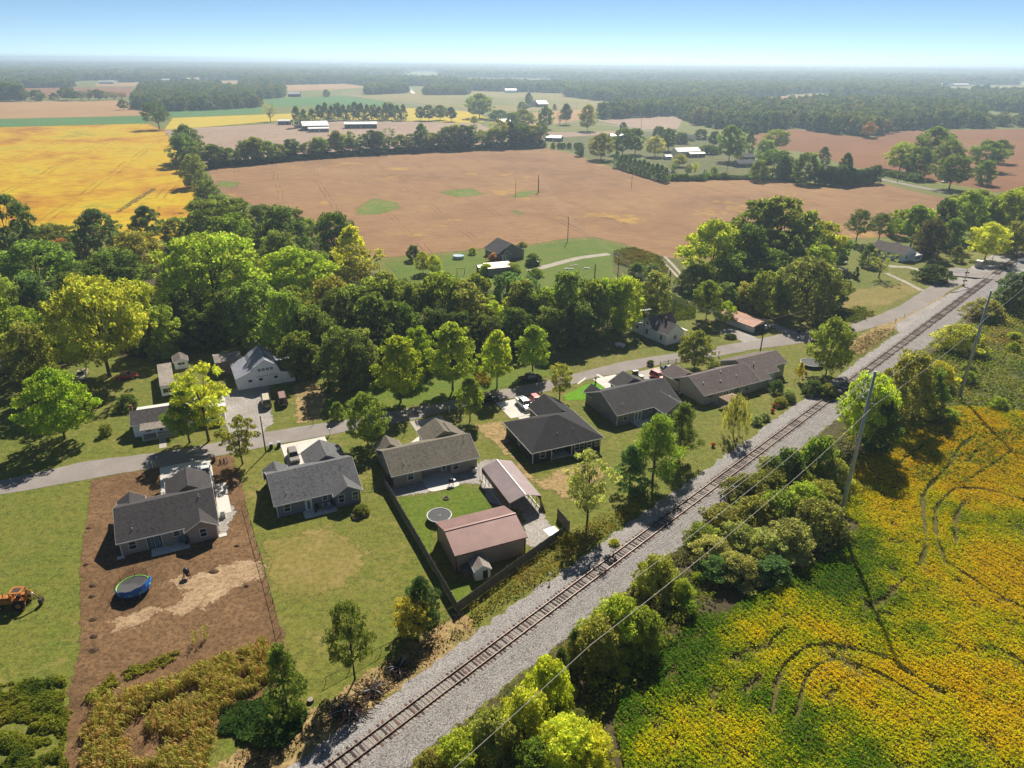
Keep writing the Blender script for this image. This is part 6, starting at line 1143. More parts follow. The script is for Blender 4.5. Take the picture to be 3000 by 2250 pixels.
BR = random.Random(8)
TH = [(p.x, p.y) for p in GP((2050, 1640), (2070, 1540), (2150, 1450), (2230, 1390), (2330, 1370), (2420, 1420), (2440, 1520), (2390, 1590), (2330, 1640), (2260, 1700), (2160, 1720), (2080, 1700))]
k_ = 0
while k_ < 40:
    x, y = BR.uniform(20, 55), BR.uniform(75, 112)
    if float(poly_sd(np.array([x]), np.array([y]), TH)[0]) < .8: continue
    k_ += 1; hh = BR.uniform(2.2, 4.2); c = BR.choice(['grey', 'grey', 'olive', 'mid']); tree_at('bush', (x, y), hh, hh * BR.uniform(.95, 1.3), c, {'grey': 'grey green bush', 'olive': 'olive bush', 'mid': 'mid green bush'}[c] + ' in the big thicket by the leaning power pole', 'bush', '%s bushes in the thicket' % c, cat='bush')
for i in range(46):
    a = BR.uniform(2, 92); p = BR.uniform(6.8, np.interp(a, [0, 40, 60, 95], [17, 13.5, 14, 20])); c = BR.choice(['lit', 'lit', 'mid', 'olive', 'yel', 'mid']); hh = BR.uniform(1.2, 2.4)
    bush(a, p, hh, hh * BR.uniform(1.5, 2.3), c, {'lit': 'low yellow green bush', 'mid': 'low mid green bush', 'olive': 'low olive bush', 'yel': 'low yellowing bush'}[c] + ' in the scrub strip between ballast and bean field', group='%s scrub bushes along the ballast' % c)
for i in range(26):
    a = BR.uniform(118, 250); p = BR.uniform(8, 30); c = BR.choice(['lit', 'mid', 'olive', 'fresh']); hh = BR.uniform(1.2, 3.0)
    bush(a, p, hh, hh * BR.uniform(1.2, 1.8), c, {'lit': 'yellow green bush', 'mid': 'mid green bush', 'olive': 'olive bush', 'fresh': 'bright green bush'}[c] + ' scattered in the weedy meadow', group='%s bushes in the weedy meadow' % c)

# ------------------------------------------------------------------ haze
t = NT('haze_air'); t.t.nodes.remove(t.b); pv = t.n('VolumePrincipled'); pv.inputs['Color'].default_value = (.66, .84, 1.0, 1); pv.inputs['Density'].default_value = 0.0002; pv.inputs['Anisotropy'].default_value = 0.5; t.l(pv.outputs[0], t.out.inputs['Volume'])
b = MB(); b.box(-38000, 38000, -300, 37500, -3, 76); hz = b.build('haze', t.mat); tag(hz, 'pale blue haze over the whole plain', 'haze', kind='stuff')
# ------------------------------------------------------------------ vehicles
def paint(name, col, metal=.2): 
    t = NT(name); a = t.noise(t.pos(obj=True), 2.0, 4, .6); return t.fin(t.mix(t.rng(a, .3, .7), sc(col, .9), sc(col, 1.08)), .3, .6, metal)
M['tyre'] = plain('tyre_rubber', (.02, .02, .02), .9, .2); M['rim'] = plain('alloy_rim', (.5, .5, .5), .35, .5, .7); M['headlamp'] = plain('headlamp', (.7, .7, .68), .2, .6); M['tail'] = plain('tail_lamp', (.35, .02, .02), .3, .5); M['plate'] = plain('number_plate', (.7, .7, .68), .5)
for n_, c_ in dict(p_white=(.75, .76, .76), p_tan=(.3, .27, .235), p_black=(.012, .012, .013), p_red=(.42, .02, .025), p_navy=(.03, .035, .045), p_brown=(.09, .055, .045), p_gold=(.16, .125, .06), p_cream=(.62, .55, .4), p_rust=(.36, .22, .19), p_teal=(.25, .45, .42)).items(): M[n_] = paint(n_, c_)
def car(name, label, p, ang, col, kind='suv', cat='car', L=4.6, W=1.84, roofcol=None, s=1.0):
    r = thing(name, label, cat, (p[0], p[1], p[2] if len(p) > 2 else 0), R(ang)); hw = W / 2
    prm = dict(suv=(.95, 1.02, 1.68, .95, .42, -1.9, -2.2), sedan=(.8, .9, 1.42, .75, .1, -1.05, -1.75), pickup=(1.05, 1.15, 1.85, 1.15, .75, -.75, -.95), van=(1.15, 1.25, 2.05, 1.75, 1.2, -2.25, -2.42))[kind]
    zh, zb, zr, xw, xr, xe, xq = prm; k = L / 4.6; xw, xr, xe, xq = xw * k, xr * k, xe * k, xq * k; f, e = L / 2, -L / 2
    st = [(f, .42, zh - .22, .86), (f - .18, .3, zh - .06, .97), (f - .6, .26, zh, 1), (xw, .26, zb, 1), (xq + .1, .26, zb, 1), (e + .3, .28, zb - (.0 if kind != 'sedan' else .06), 1), (e + .05, .36, zb - .12, .95), (e, .46, zb - .25, .88)]
    V = []; F = []
    for x, z0, z1, wf in st:
        h_ = hw * wf; V += [(x, -h_ * .9, z0), (x, -h_, z0 + .16), (x, -h_, z1 - .14), (x, -h_ * .9, z1), (x, h_ * .9, z1), (x, h_, z1 - .14), (x, h_, z0 + .16), (x, h_ * .9, z0)]
    for i in range(len(st) - 1):
        for j in range(8): F.append((i * 8 + j, i * 8 + (j + 1) % 8, (i + 1) * 8 + (j + 1) % 8, (i + 1) * 8 + j))
    F += [tuple(range(7, -1, -1)), tuple((len(st) - 1) * 8 + j for j in range(8))]
    b = MB(); b.add(V, F, 0, False)
    b0, b1, t0, t1 = xw, xq, xr, xe; wb, wt = hw * .93, hw * .74; zc = zb - .03
    V = [(b0, -wb, zc), (b0, wb, zc), (b1, wb, zc), (b1, -wb, zc), (t0, -wt, zr), (t0, wt, zr), (t1, wt, zr), (t1, -wt, zr), (t0 - .15, -wt * .9, zr + .04), (t0 - .15, wt * .9, zr + .04), (t1 + .15, wt * .9, zr + .04), (t1 + .15, -wt * .9, zr + .04)]
    b.add(V, [(1, 0, 4, 5), (0, 3, 7, 4), (3, 2, 6, 7), (2, 1, 5, 6), (4, 7, 11, 8), (5, 4, 8, 9), (6, 5, 9, 10), (7, 6, 10, 11)]); b.build('body', M[col], r)
    b = MB(); b.add([(x, y, z + .006) for x, y, z in V[8:]], [(0, 3, 2, 1)]); b.build('roof_panel', M[roofcol or col], r)
    def pane(nm, q, off):
        c = sum((Vector(v) for v in q), Vector()) / 4; q2 = [c + (Vector(v) - c) * .86 + Vector(off) for v in q]; bb = MB(); bb.add(q2, [(0, 1, 2, 3)]); bb.build(nm, M['glass'], r)
    pane('windshield', [V[1], V[0], V[4], V[5]], (.02, 0, .01)); pane('rear_window', [V[3], V[2], V[6], V[7]], (-.02, 0, .01))
    n = 2 if kind != 'van' else 3
    for sgn, (a0, a1, c1, c0) in ((-1, (V[0], V[3], V[7], V[4])), (1, (V[2], V[1], V[5], V[6]))):
        for i in range(n):
            A0 = Vector(a0).lerp(Vector(a1), i / n); A1 = Vector(a0).lerp(Vector(a1), (i + 1) / n); C0 = Vector(c0).lerp(Vector(c1), i / n); C1 = Vector(c0).lerp(Vector(c1), (i + 1) / n); pane('side_window', [A0, A1, C1, C0], (0, sgn * .012, .004))
    for x in (f - L * .19, e + L * .2):
        for sgn in (-1, 1):
            y = sgn * (hw - .1); bb = MB(); bb.cyl((x, y - .11, .34), (x, y + .11, .34), .34, .34, 16); wv = bb.build('wheel', M['tyre'], r); bb = MB(); bb.cyl((x, y + sgn * .1, .34), (x, y + sgn * .125, .34), .21, .19, 12); bb.build('rim', M['rim'], wv)
    for sgn in (-1, 1):
        part('headlight', M['headlamp'], r, 'box', f - .14, f - .01, sgn * hw * .68 - .17, sgn * hw * .68 + .17, zh - .36, zh - .2); part('tail_light', M['tail'], r, 'box', e - .01, e + .12, sgn * hw * .72 - .1, sgn * hw * .72 + .1, zb - .42, zb - .16)
        part('mirror', M[col], r, 'box', xw - .3, xw - .12, sgn * (hw + .02) - .07, sgn * (hw + .02) + .1 * sgn + .07, zb, zb + .17)
    part('plate', M['plate'], r, 'box', e - .025, e - .005, -.2, .2, .55, .7); part('front_bumper', M['black'], r, 'box', f - .1, f + .03, -hw * .8, hw * .8, .36, .52); part('rear_bumper', M['black'] if kind != 'van' else M['metal'], r, 'box', e - .05, e + .1, -hw * .85, hw * .85, .4, .55)
    if kind == 'pickup':
        part('bed_liner', M['black'], r, 'box', e + .12, xq - .05, -hw * .78, hw * .78, zb - .02, zb + .006)
        for sgn in (-1, 1): part('bed_rail', M[col], r, 'box', e + .02, xq, sgn * hw * .9 - .07, sgn * hw * .9 + .07, zb - .03, zb + .1)
        part('tailgate', M[col], r, 'box', e - .01, e + .07, -hw * .8, hw * .8, zb - .3, zb + .09)
    return r
D = .065
def on(p, z): return (p.x, p.y, z)
car('white_car', 'white sedan half hidden behind the garage of the taupe house', on(G(603, 1384), D), 115, 'p_white', 'sedan')
car('tan_suv', 'silver tan suv parked nose in on the pale driveway', on(G(861, 1345), D), -66, 'p_tan', 'suv')
car('gold_van', 'old gold van with cream roof parked on the dry grass', G(781, 1184), 112, 'p_gold', 'van', 'van', 5.0, 1.95, 'p_cream')
v2 = car('brown_van', 'old brown van with faded roof and rear spare wheel', G(828, 1178), 112, 'p_brown', 'van', 'van', 5.0, 1.95, 'p_rust'); part('spare_wheel', M['tyre'], v2, 'cyl', (-2.6, .35, 1.0), (-2.75, .35, 1.0), .32, .32, 14)
car('black_suv', 'black suv stopped at the road edge beside a small tree', on(G(1428, 1177), .04), 26, 'p_black', 'suv', L=4.8)
car('black_pickup', 'black pickup parked on the grass under a roadside tree', G(1553, 1116), 27, 'p_black', 'pickup', 'pickup', 5.6, 1.95)
car('white_pickup', 'white pickup on the driveway of the black house', on(G(1536, 1192), D), -66, 'p_white', 'pickup', 'pickup', 5.5, 1.95)
car('red_car', 'red car behind the garage roof of the black house', on(G(1572, 1183), D), -66, 'p_red', 'suv', L=4.4)
car('red_suv', 'red suv on the driveway of the long stone house', on(G(1929, 1110), D), -58, 'p_red', 'suv', L=4.8)
dp = car('dark_pickup', 'dark pickup with lowered tailgate behind the red suv', on(G(1961, 1094), D), 118, 'p_navy', 'pickup', 'pickup', 5.3, 1.9)
car('field_suv', 'dark suv parked beside the grey field house', G(1568, 776), 100, 'p_black', 'suv')
car('lawn_car', 'white car parked behind the small brick shed', G(2465, 774), 20, 'p_white', 'sedan')
car('yard_truck', 'old white pickup parked in the shade of the left wood', G(243, 1106), -70, 'p_cream', 'pickup', 'pickup', 5.2, 1.9)
car('shaded_red_car', 'dull red car in the shade under the huge tree', G(372, 1108), 20, 'p_red', 'sedan')
for u, v, c, lab, a in [(1972, 507, 'p_white', 'white car parked in the village lane behind the conifers', 10), (1961, 505, 'p_white', 'second white car nose to tail in the village lane', 10), (2768, 535, 'p_white', 'white car beside the gabled cottage', 20), (2044, 459, 'p_black', 'dark wreck nearest the village workshop', 15), (2062, 457, 'p_navy', 'dark wreck second from the village workshop', 60), (2080, 455, 'p_black', 'dark wreck furthest from the village workshop', 30), (2088, 446, 'p_navy', 'dark car parked at the end of the village yard', 80)]:
    car('village_car', lab, G(u, v), a, c, 'sedan' if c == 'p_white' else 'suv')
def wheel(r, x, y, z, rad, wid, name='wheel'):
    b = MB(); b.cyl((x, y - wid / 2, z), (x, y + wid / 2, z), rad, rad, 18); w_ = b.build(name, M['tyre'], r); s = 1 if y > 0 else -1; b = MB(); b.cyl((x, y + s * wid * .45, z), (x, y + s * wid * .56, z), rad * .5, rad * .45, 12); b.build('rim', M['m_orange'], w_)
M['m_orange'] = plain('faded_orange_paint', (.42, .16, .04), .8, .2, var=.45, scale=2.5); M['m_steel'] = plain('dark_worn_steel', (.08, .06, .05), .7, .3, .4)
bh = thing('backhoe', 'old orange backhoe tractor rusting on the lawn', 'backhoe', G(52, 1775), R(188))
b = MB(); b.box(-1.2, 2.2, -.4, .4, .7, 1.15); b.box(.3, 2.1, -.42, .42, 1.15, 1.75); b.box(-.9, .25, -.55, .55, 1.15, 1.3); b.build('chassis', M['m_orange'], bh); part('canopy', M['m_orange'], bh, 'box', -1.3, .3, -.75, .75, 2.55, 2.66); part('canopy_patch', M['m_steel'], bh, 'box', -1.0, 0, -.45, .45, 2.661, 2.68)
for x in (-1.2, .2):
    for y in (-.65, .65): part('canopy_post', M['m_orange'], bh, 'box', x - .05, x + .05, y - .05, y + .05, 1.0, 2.55)
for y in (-.85, .85): wheel(bh, -.7, y, .75, .75, .45); wheel(bh, 1.7, y * .85, .42, .42, .28)
for y in (-.6, .6): part('fender', M['m_orange'], bh, 'box', -1.25, -.1, y - .3, y + .3, 1.5, 1.58); part('loader_arm', M['m_orange'], bh, 'tube', [(.4, y * .9, 1.5), (1.6, y * .9, 1.5), (2.6, y * .9, .7), (3.1, y * .9, .5)], .1, 6)
b = MB(); b.add([(3.0, -1, .2), (3.0, 1, .2), (3.7, 1, .15), (3.7, -1, .15), (2.95, -1, .85), (2.95, 1, .85)], [(0, 3, 2, 1), (0, 1, 5, 4), (4, 5, 1, 0), (1, 2, 3, 0), (0, 4, 3), (1, 2, 5)]); b.build('loader_bucket', M['m_steel'], bh)
part('seat', M['black'], bh, 'box', -.75, -.3, -.25, .25, 1.3, 1.75); part('exhaust', M['m_steel'], bh, 'cyl', (1.3, .2, 1.7), (1.3, .2, 2.3), .05)
part('boom', M['m_orange'], bh, 'tube', [(-1.3, 0, 1.0), (-1.5, 0, 1.9), (-1.75, 0, 2.6)], [.17, .15, .12], 6); part('stick', M['m_orange'], bh, 'tube', [(-1.7, 0, 2.6), (-2.4, .05, 2.1), (-3.0, .08, 1.0)], [.13, .12, .09], 6); part('cylinder', M['metal'], bh, 'cyl', (-2.3, .16, 2.3), (-2.95, .16, 1.3), .05); b = MB(); b.box(-3.35, -2.9, -.3, .4, .3, 1.0); b.build('digging_bucket', M['m_steel'], bh)
for y in (-.9, .9): part('stabiliser', M['m_orange'], bh, 'tube', [(-1.35, y * .5, .9), (-1.4, y * 1.2, .1)], .08, 6)

# ------------------------------------------------------------------ trampolines and pool
M['matfab'] = plain('trampoline_mat', (.09, .09, .088), .8, .2, var=.15); M['bluetarp'] = plain('blue_vinyl', (.02, .22, .8), .45, .4, var=.25, scale=1.2); M['bluetarp_shade'] = plain('shaded_blue_vinyl', (.015, .1, .38), .5, .4, var=.2); M['green_pad'] = plain('lime_pad', (.24, .6, .08), .5, .3); M['ringw'] = plain('pale_ring', (.6, .62, .65), .4, .4)
def netmat():
    t = NT('black_net'); a = t.n('TexChecker'); t.l(t.pos(obj=True), a.inputs[0]); a.inputs['Scale'].default_value = 9; t.fin((.02, .02, .02), .8, .1); t.b.inputs['Alpha'].default_value = .3; return t.mat
M['net'] = netmat()
def ring(r, rad, z, tube, mat, name, n=28):
    b = MB(); b.tube([(rad * math.cos(2 * math.pi * i / n), rad * math.sin(2 * math.pi * i / n), z) for i in range(n + 1)], tube, 6, caps=False); return b.build(name, mat, r)
def disc(r, rad, z, mat, name, n=28, th=.01, r0=0):
    b = MB(); pts = [(rad * math.cos(2 * math.pi * i / n), rad * math.sin(2 * math.pi * i / n)) for i in range(n)]; b.prism(pts, z - th, z); return b.build(name, mat, r)
def trampoline(label, p, rad, z, rim, extra=True):
    r = thing('trampoline', label, 'trampoline', (p[0], p[1], 0)); disc(r, rad * .97, z, M['matfab'], 'mat'); ring(r, rad, z, .1, M[rim], 'ring')
    for i in range(6):
        a = i * math.pi / 3 + .3; part('leg', M['metal'], r, 'tube', [(rad * math.cos(a), rad * math.sin(a), z), (rad * math.cos(a) * 1.02, rad * math.sin(a) * 1.02, .0)], .035, 6)
    return r
t1_ = trampoline('round trampoline with grey mat and pale rim behind the metal workshop', (-11.63, 95.72), 1.97, .9, 'ringw'); ring(t1_, .22, .915, .03, M['ringw'], 'centre_mark', 14)
t2_ = trampoline('trampoline with white ring beside the large round tree', G(2378, 1062, .8), 2.6, .8, 'ringw')
for i in range(4): a = 2.2 + i * .5; part('net_pole', M['ringw'], t2_, 'cyl', (2.6 * math.cos(a), 2.6 * math.sin(a), .0), (2.6 * math.cos(a), 2.6 * math.sin(a), 1.8 - .3 * i), .03)
t3_ = trampoline('trampoline with green pad and collapsed bright blue enclosure on bare dirt', G(390, 1716, .9), 2.15, .9, 'green_pad')
b = MB(); n = 13
for i in range(n):
    a = R(-150 + 200 * i / (n - 1)); k = math.sin(math.pi * i / (n - 1)) ** .5; wob = .12 * math.sin(i * 2.4)
    V = [(2.2 * math.cos(a), 2.2 * math.sin(a), .55), ((2.3 + wob) * math.cos(a), (2.3 + wob) * math.sin(a), 1.1 + .2 * k), ((2.25 - wob) * math.cos(a), (2.25 - wob) * math.sin(a), 1.2 + .9 * k * (i / n + .25))]
    b.v += V
for i in range(n - 1):
    for j in range(2): b.f.append([i * 3 + j, (i + 1) * 3 + j, (i + 1) * 3 + j + 1, i * 3 + j + 1]); b.m.append(1 if i < 7 else 0)
b.build('enclosure', [M['bluetarp'], M['bluetarp_shade']], t3_)  # same vinyl in two blues: the near side has its shade in the colour
b = MB()
for i in range(10):
    a0, a1 = R(60 + 16 * i), R(76 + 16 * i); b.add([(2.2 * math.cos(a0), 2.2 * math.sin(a0), .95), (2.2 * math.cos(a1), 2.2 * math.sin(a1), .95), (2.2 * math.cos(a1), 2.2 * math.sin(a1), 1.7 + .7 * (i < 4)), (2.2 * math.cos(a0), 2.2 * math.sin(a0), 1.7 + .7 * (i < 5))], [(0, 1, 2, 3)])
b.build('net', M['net'], t3_)
for a in (60, 110, 160, 215): part('net_pole', M['black'], t3_, 'cyl', (2.22 * math.cos(R(a)), 2.22 * math.sin(R(a)), 0), (2.22 * math.cos(R(a)), 2.22 * math.sin(R(a)), 2.5 if a < 120 else 1.8), .03)
M['water'] = NT('pool_water').fin((.55, .68, .72), .12, .6)
pl = thing('swimming_pool', 'round above ground pool on the lawn by the field house', 'pool', G(1343, 757)); disc(pl, 2.1, 1.1, M['ringw'], 'wall', 30, 1.1); disc(pl, 1.98, 1.112, M['water'], 'water', 30); ring(pl, 2.08, 1.12, .06, M['ringw'], 'rim')

# ------------------------------------------------------------------ fences
M['fencewood'] = plain('grey_fence_wood', (.17, .15, .13), .9, .1, var=.3, scale=1.2)
def panel_mesh(L_, h):
    b = MB(); n = int(L_ / .15)
    for i in range(n): x = i * L_ / n; b.box(x + .004, x + L_ / n - .004, -.012, .012, .04, h + .02 * math.sin(i * 3.1))
    for z in (.35, h - .35): b.box(0, L_, .013, .05, z, z + .09)
    me = bpy.data.meshes.new('panel'); me.from_pydata(b.v, [], b.f); me.materials.append(M['fencewood']); return me
PM = panel_mesh(2.4, 1.8); b = MB(); b.box(-.05, .05, .052, .15, -.2, 1.85); POSTM = bpy.data.meshes.new('post'); POSTM.from_pydata(b.v, [], b.f); POSTM.materials.append(M['fencewood'])
def wood_fence(label, pts):
    P = GP(*pts); r = thing('wooden_fence', label, 'fence', P[0])
    for a, b_ in zip(P[:-1], P[1:]):
        L_ = (b_ - a).length; n = max(1, round(L_ / 2.4)); ang = math.atan2(b_.y - a.y, b_.x - a.x)
        for i in range(n):
            q = a + (b_ - a) * (i / n) - P[0]; o = link('panel', PM, r, q, ang); o.scale = (L_ / n / 2.4, 1, 1); link('post', POSTM, r, q, ang)
        link('post', POSTM, r, b_ - P[0], ang)
wood_fence('tall weathered grey board fence round the workshop yard', [(1159, 1410), (1124, 1420), (1160, 1482), (1230, 1602), (1290, 1708), (1340, 1795), (1420, 1738), (1520, 1664), (1612, 1598), (1650, 1572)])
wood_fence('short leaning board fence panel by the carport gravel', [(1632, 1515), (1666, 1555)])
def chain_fence(label, pts, h=1.2, sp=3.0, fab=True):
    P = GP(*pts); r = thing('chain_link_fence', label, 'fence', P[0]); rail = MB(); fb = MB()
    for a, b_ in zip(P[:-1], P[1:]):
        L_ = (b_ - a).length; n = max(1, round(L_ / sp)); A = a - P[0]; B = b_ - P[0]
        for i in range(n + 1):
            q = A.lerp(B, i / n); part('post', M['m_steel'], r, 'cyl', (q.x, q.y, -.1), (q.x, q.y, h + .05), .04, .04, 6)
        rail.tube([(A.x, A.y, h), (B.x, B.y, h)], .035, 6); m = int(L_ / .22)
        for i in range(m):
            for sg in (0, 1):
                q0 = A.lerp(B, i / m); q1 = A.lerp(B, min(1, (i + 5) / m)); z0, z1 = (0, h) if sg else (h, 0); fb.add([(q0.x, q0.y, z0), (q0.x, q0.y, z0 + .012), (q1.x, q1.y, z1 + .012), (q1.x, q1.y, z1)], [(0, 1, 2, 3)])
    rail.build('top_rail', M['m_steel'], r)
    if fab: tag(fb.build('mesh_fabric', M['m_steel'], r), kind='stuff')
chain_fence('dark chain link fence between the dirt yard and the blue grey house', [(719, 1476), (745, 1572), (780, 1692), (810, 1806), (834, 1912)])
chain_fence('low chain link fence along the top of the railway bank', [(955, 2003), (1024, 1966), (1117, 1913), (1174, 1885), (1288, 1816), (1330, 1792)], 1.0, 4)
chain_fence('low chain link gate beside the blue grey house', [(1068, 1432), (1092, 1432), (1120, 1424)], 1.1, 2)
P = GP((1934, 1071), (2003, 1059)); r = thing('rail_fence', 'low brown split rail fence beside the driveway of the long stone house', 'fence', P[0]); dl = P[1] - P[0]
for i in range(4): q = dl * (i / 3); part('post', M['woodpost'], r, 'box', q.x - .07, q.x + .07, q.y - .07, q.y + .07, -.1, 1.1)
for z in (.45, .85): part('rail', M['woodpost'], r, 'tube', [(0, 0, z), (dl.x, dl.y, z)], .05, 6)

# ------------------------------------------------------------------ poles and wires
M['polewood'] = plain('pole_wood', (.1, .075, .055), .9, .1, var=.25, scale=.8); M['polesteel'] = plain('grey_steel_pole', (.36, .37, .38), .55, .4, .3, var=.15, scale=.7); M['wire'] = plain('pale_wire', (.45, .4, .37), .5, .4)
def upole(label, u, vb, vt, r0=.16, arm=True, mat='polewood', tf=False, ang=.5):
    p = G(u, vb); h_ = height_at(p, vt); r = thing('utility_pole', label, 'utility pole', p, ang); part('pole', M[mat], r, 'tube', [(0, 0, -.5), (0, 0, h_ * .5), (0, 0, h_)], [r0, r0 * .85, r0 * .65], 10)
    if arm:
        part('crossarm', M['polewood'], r, 'box', -1.1, 1.1, .12, .22, h_ - .6, h_ - .48)
        for x in (-1, 0, 1): part('insulator', M['vent'], r, 'cyl', (x, .17, h_ - .48), (x, .17, h_ - .3), .05, .03, 6)
    if tf: part('transformer', M['metal'], r, 'cyl', (.0, -.42, h_ - 2.6), (.0, -.42, h_ - 1.7), .26, .26, 12)
    return Vector((p.x, p.y, h_))
pL = upole('plain wooden pole beside the rubbish bins and pale driveway', 779, 1326, 1219, .14, False)
p6 = upole('wooden power pole with transformer behind the long stone house', 2227, 1032, 935, .17, True, tf=True, ang=2.2)
pA = upole('wooden power pole in the weedy clearing behind the farmhouse', 1972, 924, 876, .15, True, ang=2.2); pB = upole('wooden power pole beside the thicket and farm track', 1809, 817, 745, .16, True, ang=2.2); pC = upole('wooden power pole at the corner of the field house lawn', 1663, 706, 634, .16, True, ang=2.2)
pD = upole('vine covered dark pole in the middle of the brown field', 1577, 564, 513, .3, False); upole('bare wooden pole standing in the green island of the brown field', 1511, 579, 526, .14, False); pE = upole('slim pole at the village edge of the brown field', 1850, 549, 490, .14, False)
upole('dead dark stump pole rising from the wood edge', 1740, 852, 774, .22, False); upole('short vine wrapped pole beside the wheel tracks', 1961, 832, 792, .35, False)
pX = upole('wooden power pole beside the clipped bush at the crossing', 2719, 822, 755, .15, True); upole('power pole on the verge of the far country road', 2628, 536, 493, .16, True); upole('power pole behind the first on the far country road', 2653, 532, 498, .16, True); upole('power pole on the village green', 2129, 504, 475, .16, True); upole('power pole beside the far stubble rows', 1878, 382, 348, .18, True); upole('power pole near the lone farmhouse', 1690, 322, 300, .18, True)
def wires(name, label, pts, offs, sag, rad=.02, mat='wire', cat='power line'):
    r = thing(name, label, cat, (pts[0].x, pts[0].y, 0)); o0 = Vector((pts[0].x, pts[0].y, 0))
    for dx, dz in offs:
        b = MB(); P = []
        for a, c in zip(pts[:-1], pts[1:]):
            n = Vector((-(c - a).y, (c - a).x, 0)).normalized()
            for i in range(15): t_ = i / 14; q = a.lerp(c, t_) + n * dx - o0; P.append(Vector((q.x, q.y, a.z + (c.z - a.z) * t_ + dz - 4 * sag * t_ * (1 - t_))))
        b.tube(P, rad, 5, caps=False); b.build('wire', M[mat], r)
wires('overhead_wire', 'overhead wires crossing the brown field to the long stone house', [p6, pA, pB, pC, pD], [(-.9, -.3), (.9, -.3), (0, -.3)], .7, .02); wires('overhead_wire', 'overhead wire following the road to the crossing', [p6, pX], [(0, -.4)], 2.0, .02)
SP = [(-52.7, 27.5), (14.6, 27.5), (81.6, 27.3), (148.9, 25), (216, 25), (283, 25), (350, 25)]
pts = []
for a, h_ in SP:
    p = TP(a, 20.3); pts.append(Vector((p.x, p.y, h_)))
for i, lab in ((2, 'tall grey steel transmission pole at the corner of the bean field'), (3, 'tall grey steel transmission pole standing in the weedy meadow')):
    p = pts[i]; r = thing('transmission_pole', lab, 'power pole', (p.x, p.y, 0), TANG); part('shaft', M['polesteel'], r, 'tube', [(0, 0, -.5), (0, 0, p.z * .5), (0, 0, p.z)], [.38, .3, .2], 14); part('footing', M['m_steel'], r, 'cyl', (0, 0, -.3), (0, 0, .7), .41, .4, 14)
    for y, z in ((1.2, -2.3), (1.2, -4.4), (-1.2, -4.9)):
        part('davit_arm', M['polesteel'], r, 'tube', [(0, 0, p.z + z - .25), (0, y, p.z + z)], .06, 6); part('insulator', M['vent'], r, 'cyl', (0, y, p.z + z - .05), (0, y, p.z + z + .18), .07, .05, 8)
wires('transmission_line', 'four pale transmission wires strung along the south side of the tracks', pts, [(.22, 0), (1.2, -2.1), (1.2, -4.2), (-1.2, -4.7)], 1.1, .026)
p = G(1885, 986); h_ = height_at(p, 907); r = thing('antenna_mast', 'thin television antenna mast beside the white farmhouse', 'antenna', p, .4); part('mast', M['m_steel'], r, 'cyl', (0, 0, 0), (0, 0, h_), .06, .04, 6); part('boom', M['metal'], r, 'box', -1.6, 1.6, -.03, .03, h_ - .1, h_ - .04)
for i in range(7): part('element', M['metal'], r, 'box', -1.5 + i * .5 - .02, -1.5 + i * .5 + .02, -.8 + .06 * i, .8 - .06 * i, h_ - .03, h_)

# ------------------------------------------------------------------ level crossing equipment
M['redlens'] = plain('red_signal_lens', (.25, .02, .02), .3, .5)
def crossing_signal(label, p, ang, arm):
    r = thing('crossing_signal', label, 'signal', p, ang); part('mast', M['metal'], r, 'cyl', (0, 0, 0), (0, 0, 5.8), .12, .1, 10); part('base', M['m_steel'], r, 'box', -.3, .3, -.3, .3, -.1, .45)
    for z in ((1.9, 4.6) if arm else (2.2,)):
        part('lamp_bar', M['metal'], r, 'box', -.05, .05, -.6, .6, z - .04, z + .04)
        for y in (-.5, .5): part('lamp_hood', M['black'], r, 'cyl', (-.02, y, z), (-.3, y, z), .28, .28, 12); part('lens', M['redlens'], r, 'cyl', (-.31, y, z), (-.3, y, z), .16, .16, 10)
    for s in (-1, 1):
        b = MB(); q = .12; c = s * 1.0; b.add([(-.13, -.62, 3.3 - .62 * s - q), (-.13, -.62, 3.3 - .62 * s + q), (-.13, .62, 3.3 + .62 * s + q), (-.13, .62, 3.3 + .62 * s - q)], [(0, 1, 2, 3)]); b.add([(-.11, -.62, 3.3 - .62 * s - q), (-.11, -.62, 3.3 - .62 * s + q), (-.11, .62, 3.3 + .62 * s + q), (-.11, .62, 3.3 + .62 * s - q)], [(3, 2, 1, 0)]); b.build('crossbuck', M['white_trim'], r)
    if arm:
        for z in (4.9, 5.5): part('cantilever', M['ringw'], r, 'box', -.08, .08, 0, 7.5, z, z + .12)
        for i in range(8): part('brace', M['ringw'], r, 'tube', [(0, i * .93, 4.95), (0, (i + .9) * .93, 5.55)], .04, 5)
        for y in (6.3, 7.2): part('lamp_hood', M['black'], r, 'cyl', (-.1, y, 5.2), (-.4, y, 5.2), .28, .28, 12)
    return r
crossing_signal('tall cantilever railway crossing signal with paired lamps over the road', G(2822, 838), TANG + 1.0, True); crossing_signal('railway crossing signal on the far side of the tracks', G(2968, 805), TANG + 1.0 + math.pi, True)
h = House('signal_cabin', 'pale metal equipment cabin beside the level crossing', 'cabin', G(2872, 786)[:2], 45, 'm_tan', 'm_white', 'm_white', .1); h.walls([(0, 0), (2.4, 0), (2.4, 2.0), (0, 2.0)], 2.4); b = MB(); b.box(-.1, 2.5, -.1, 2.1, 2.41, 2.5); b.build('roof', M['m_white'], h.r); h.door('-y', 0, 1.2, .9, 1.9, 'm_tan', False); h.done()
upole('slim signal pole beside the crossing cabin', 2904, 772, 735, .1, False, 'polesteel')
def stake(name, label, u, v, h_, mat, top=None, r_=.05, cat='marker'):
    o = thing(name, label, cat, G(u, v)); part('post', M[mat], o, 'box', -r_, r_, -r_ * .6, r_ * .6, -.1, h_)
    if top: part('plate', M[top], o, 'box', -.16, .16, -r_ * .6 - .03, -r_ * .6 - .005, h_ - .55, h_)
    return o
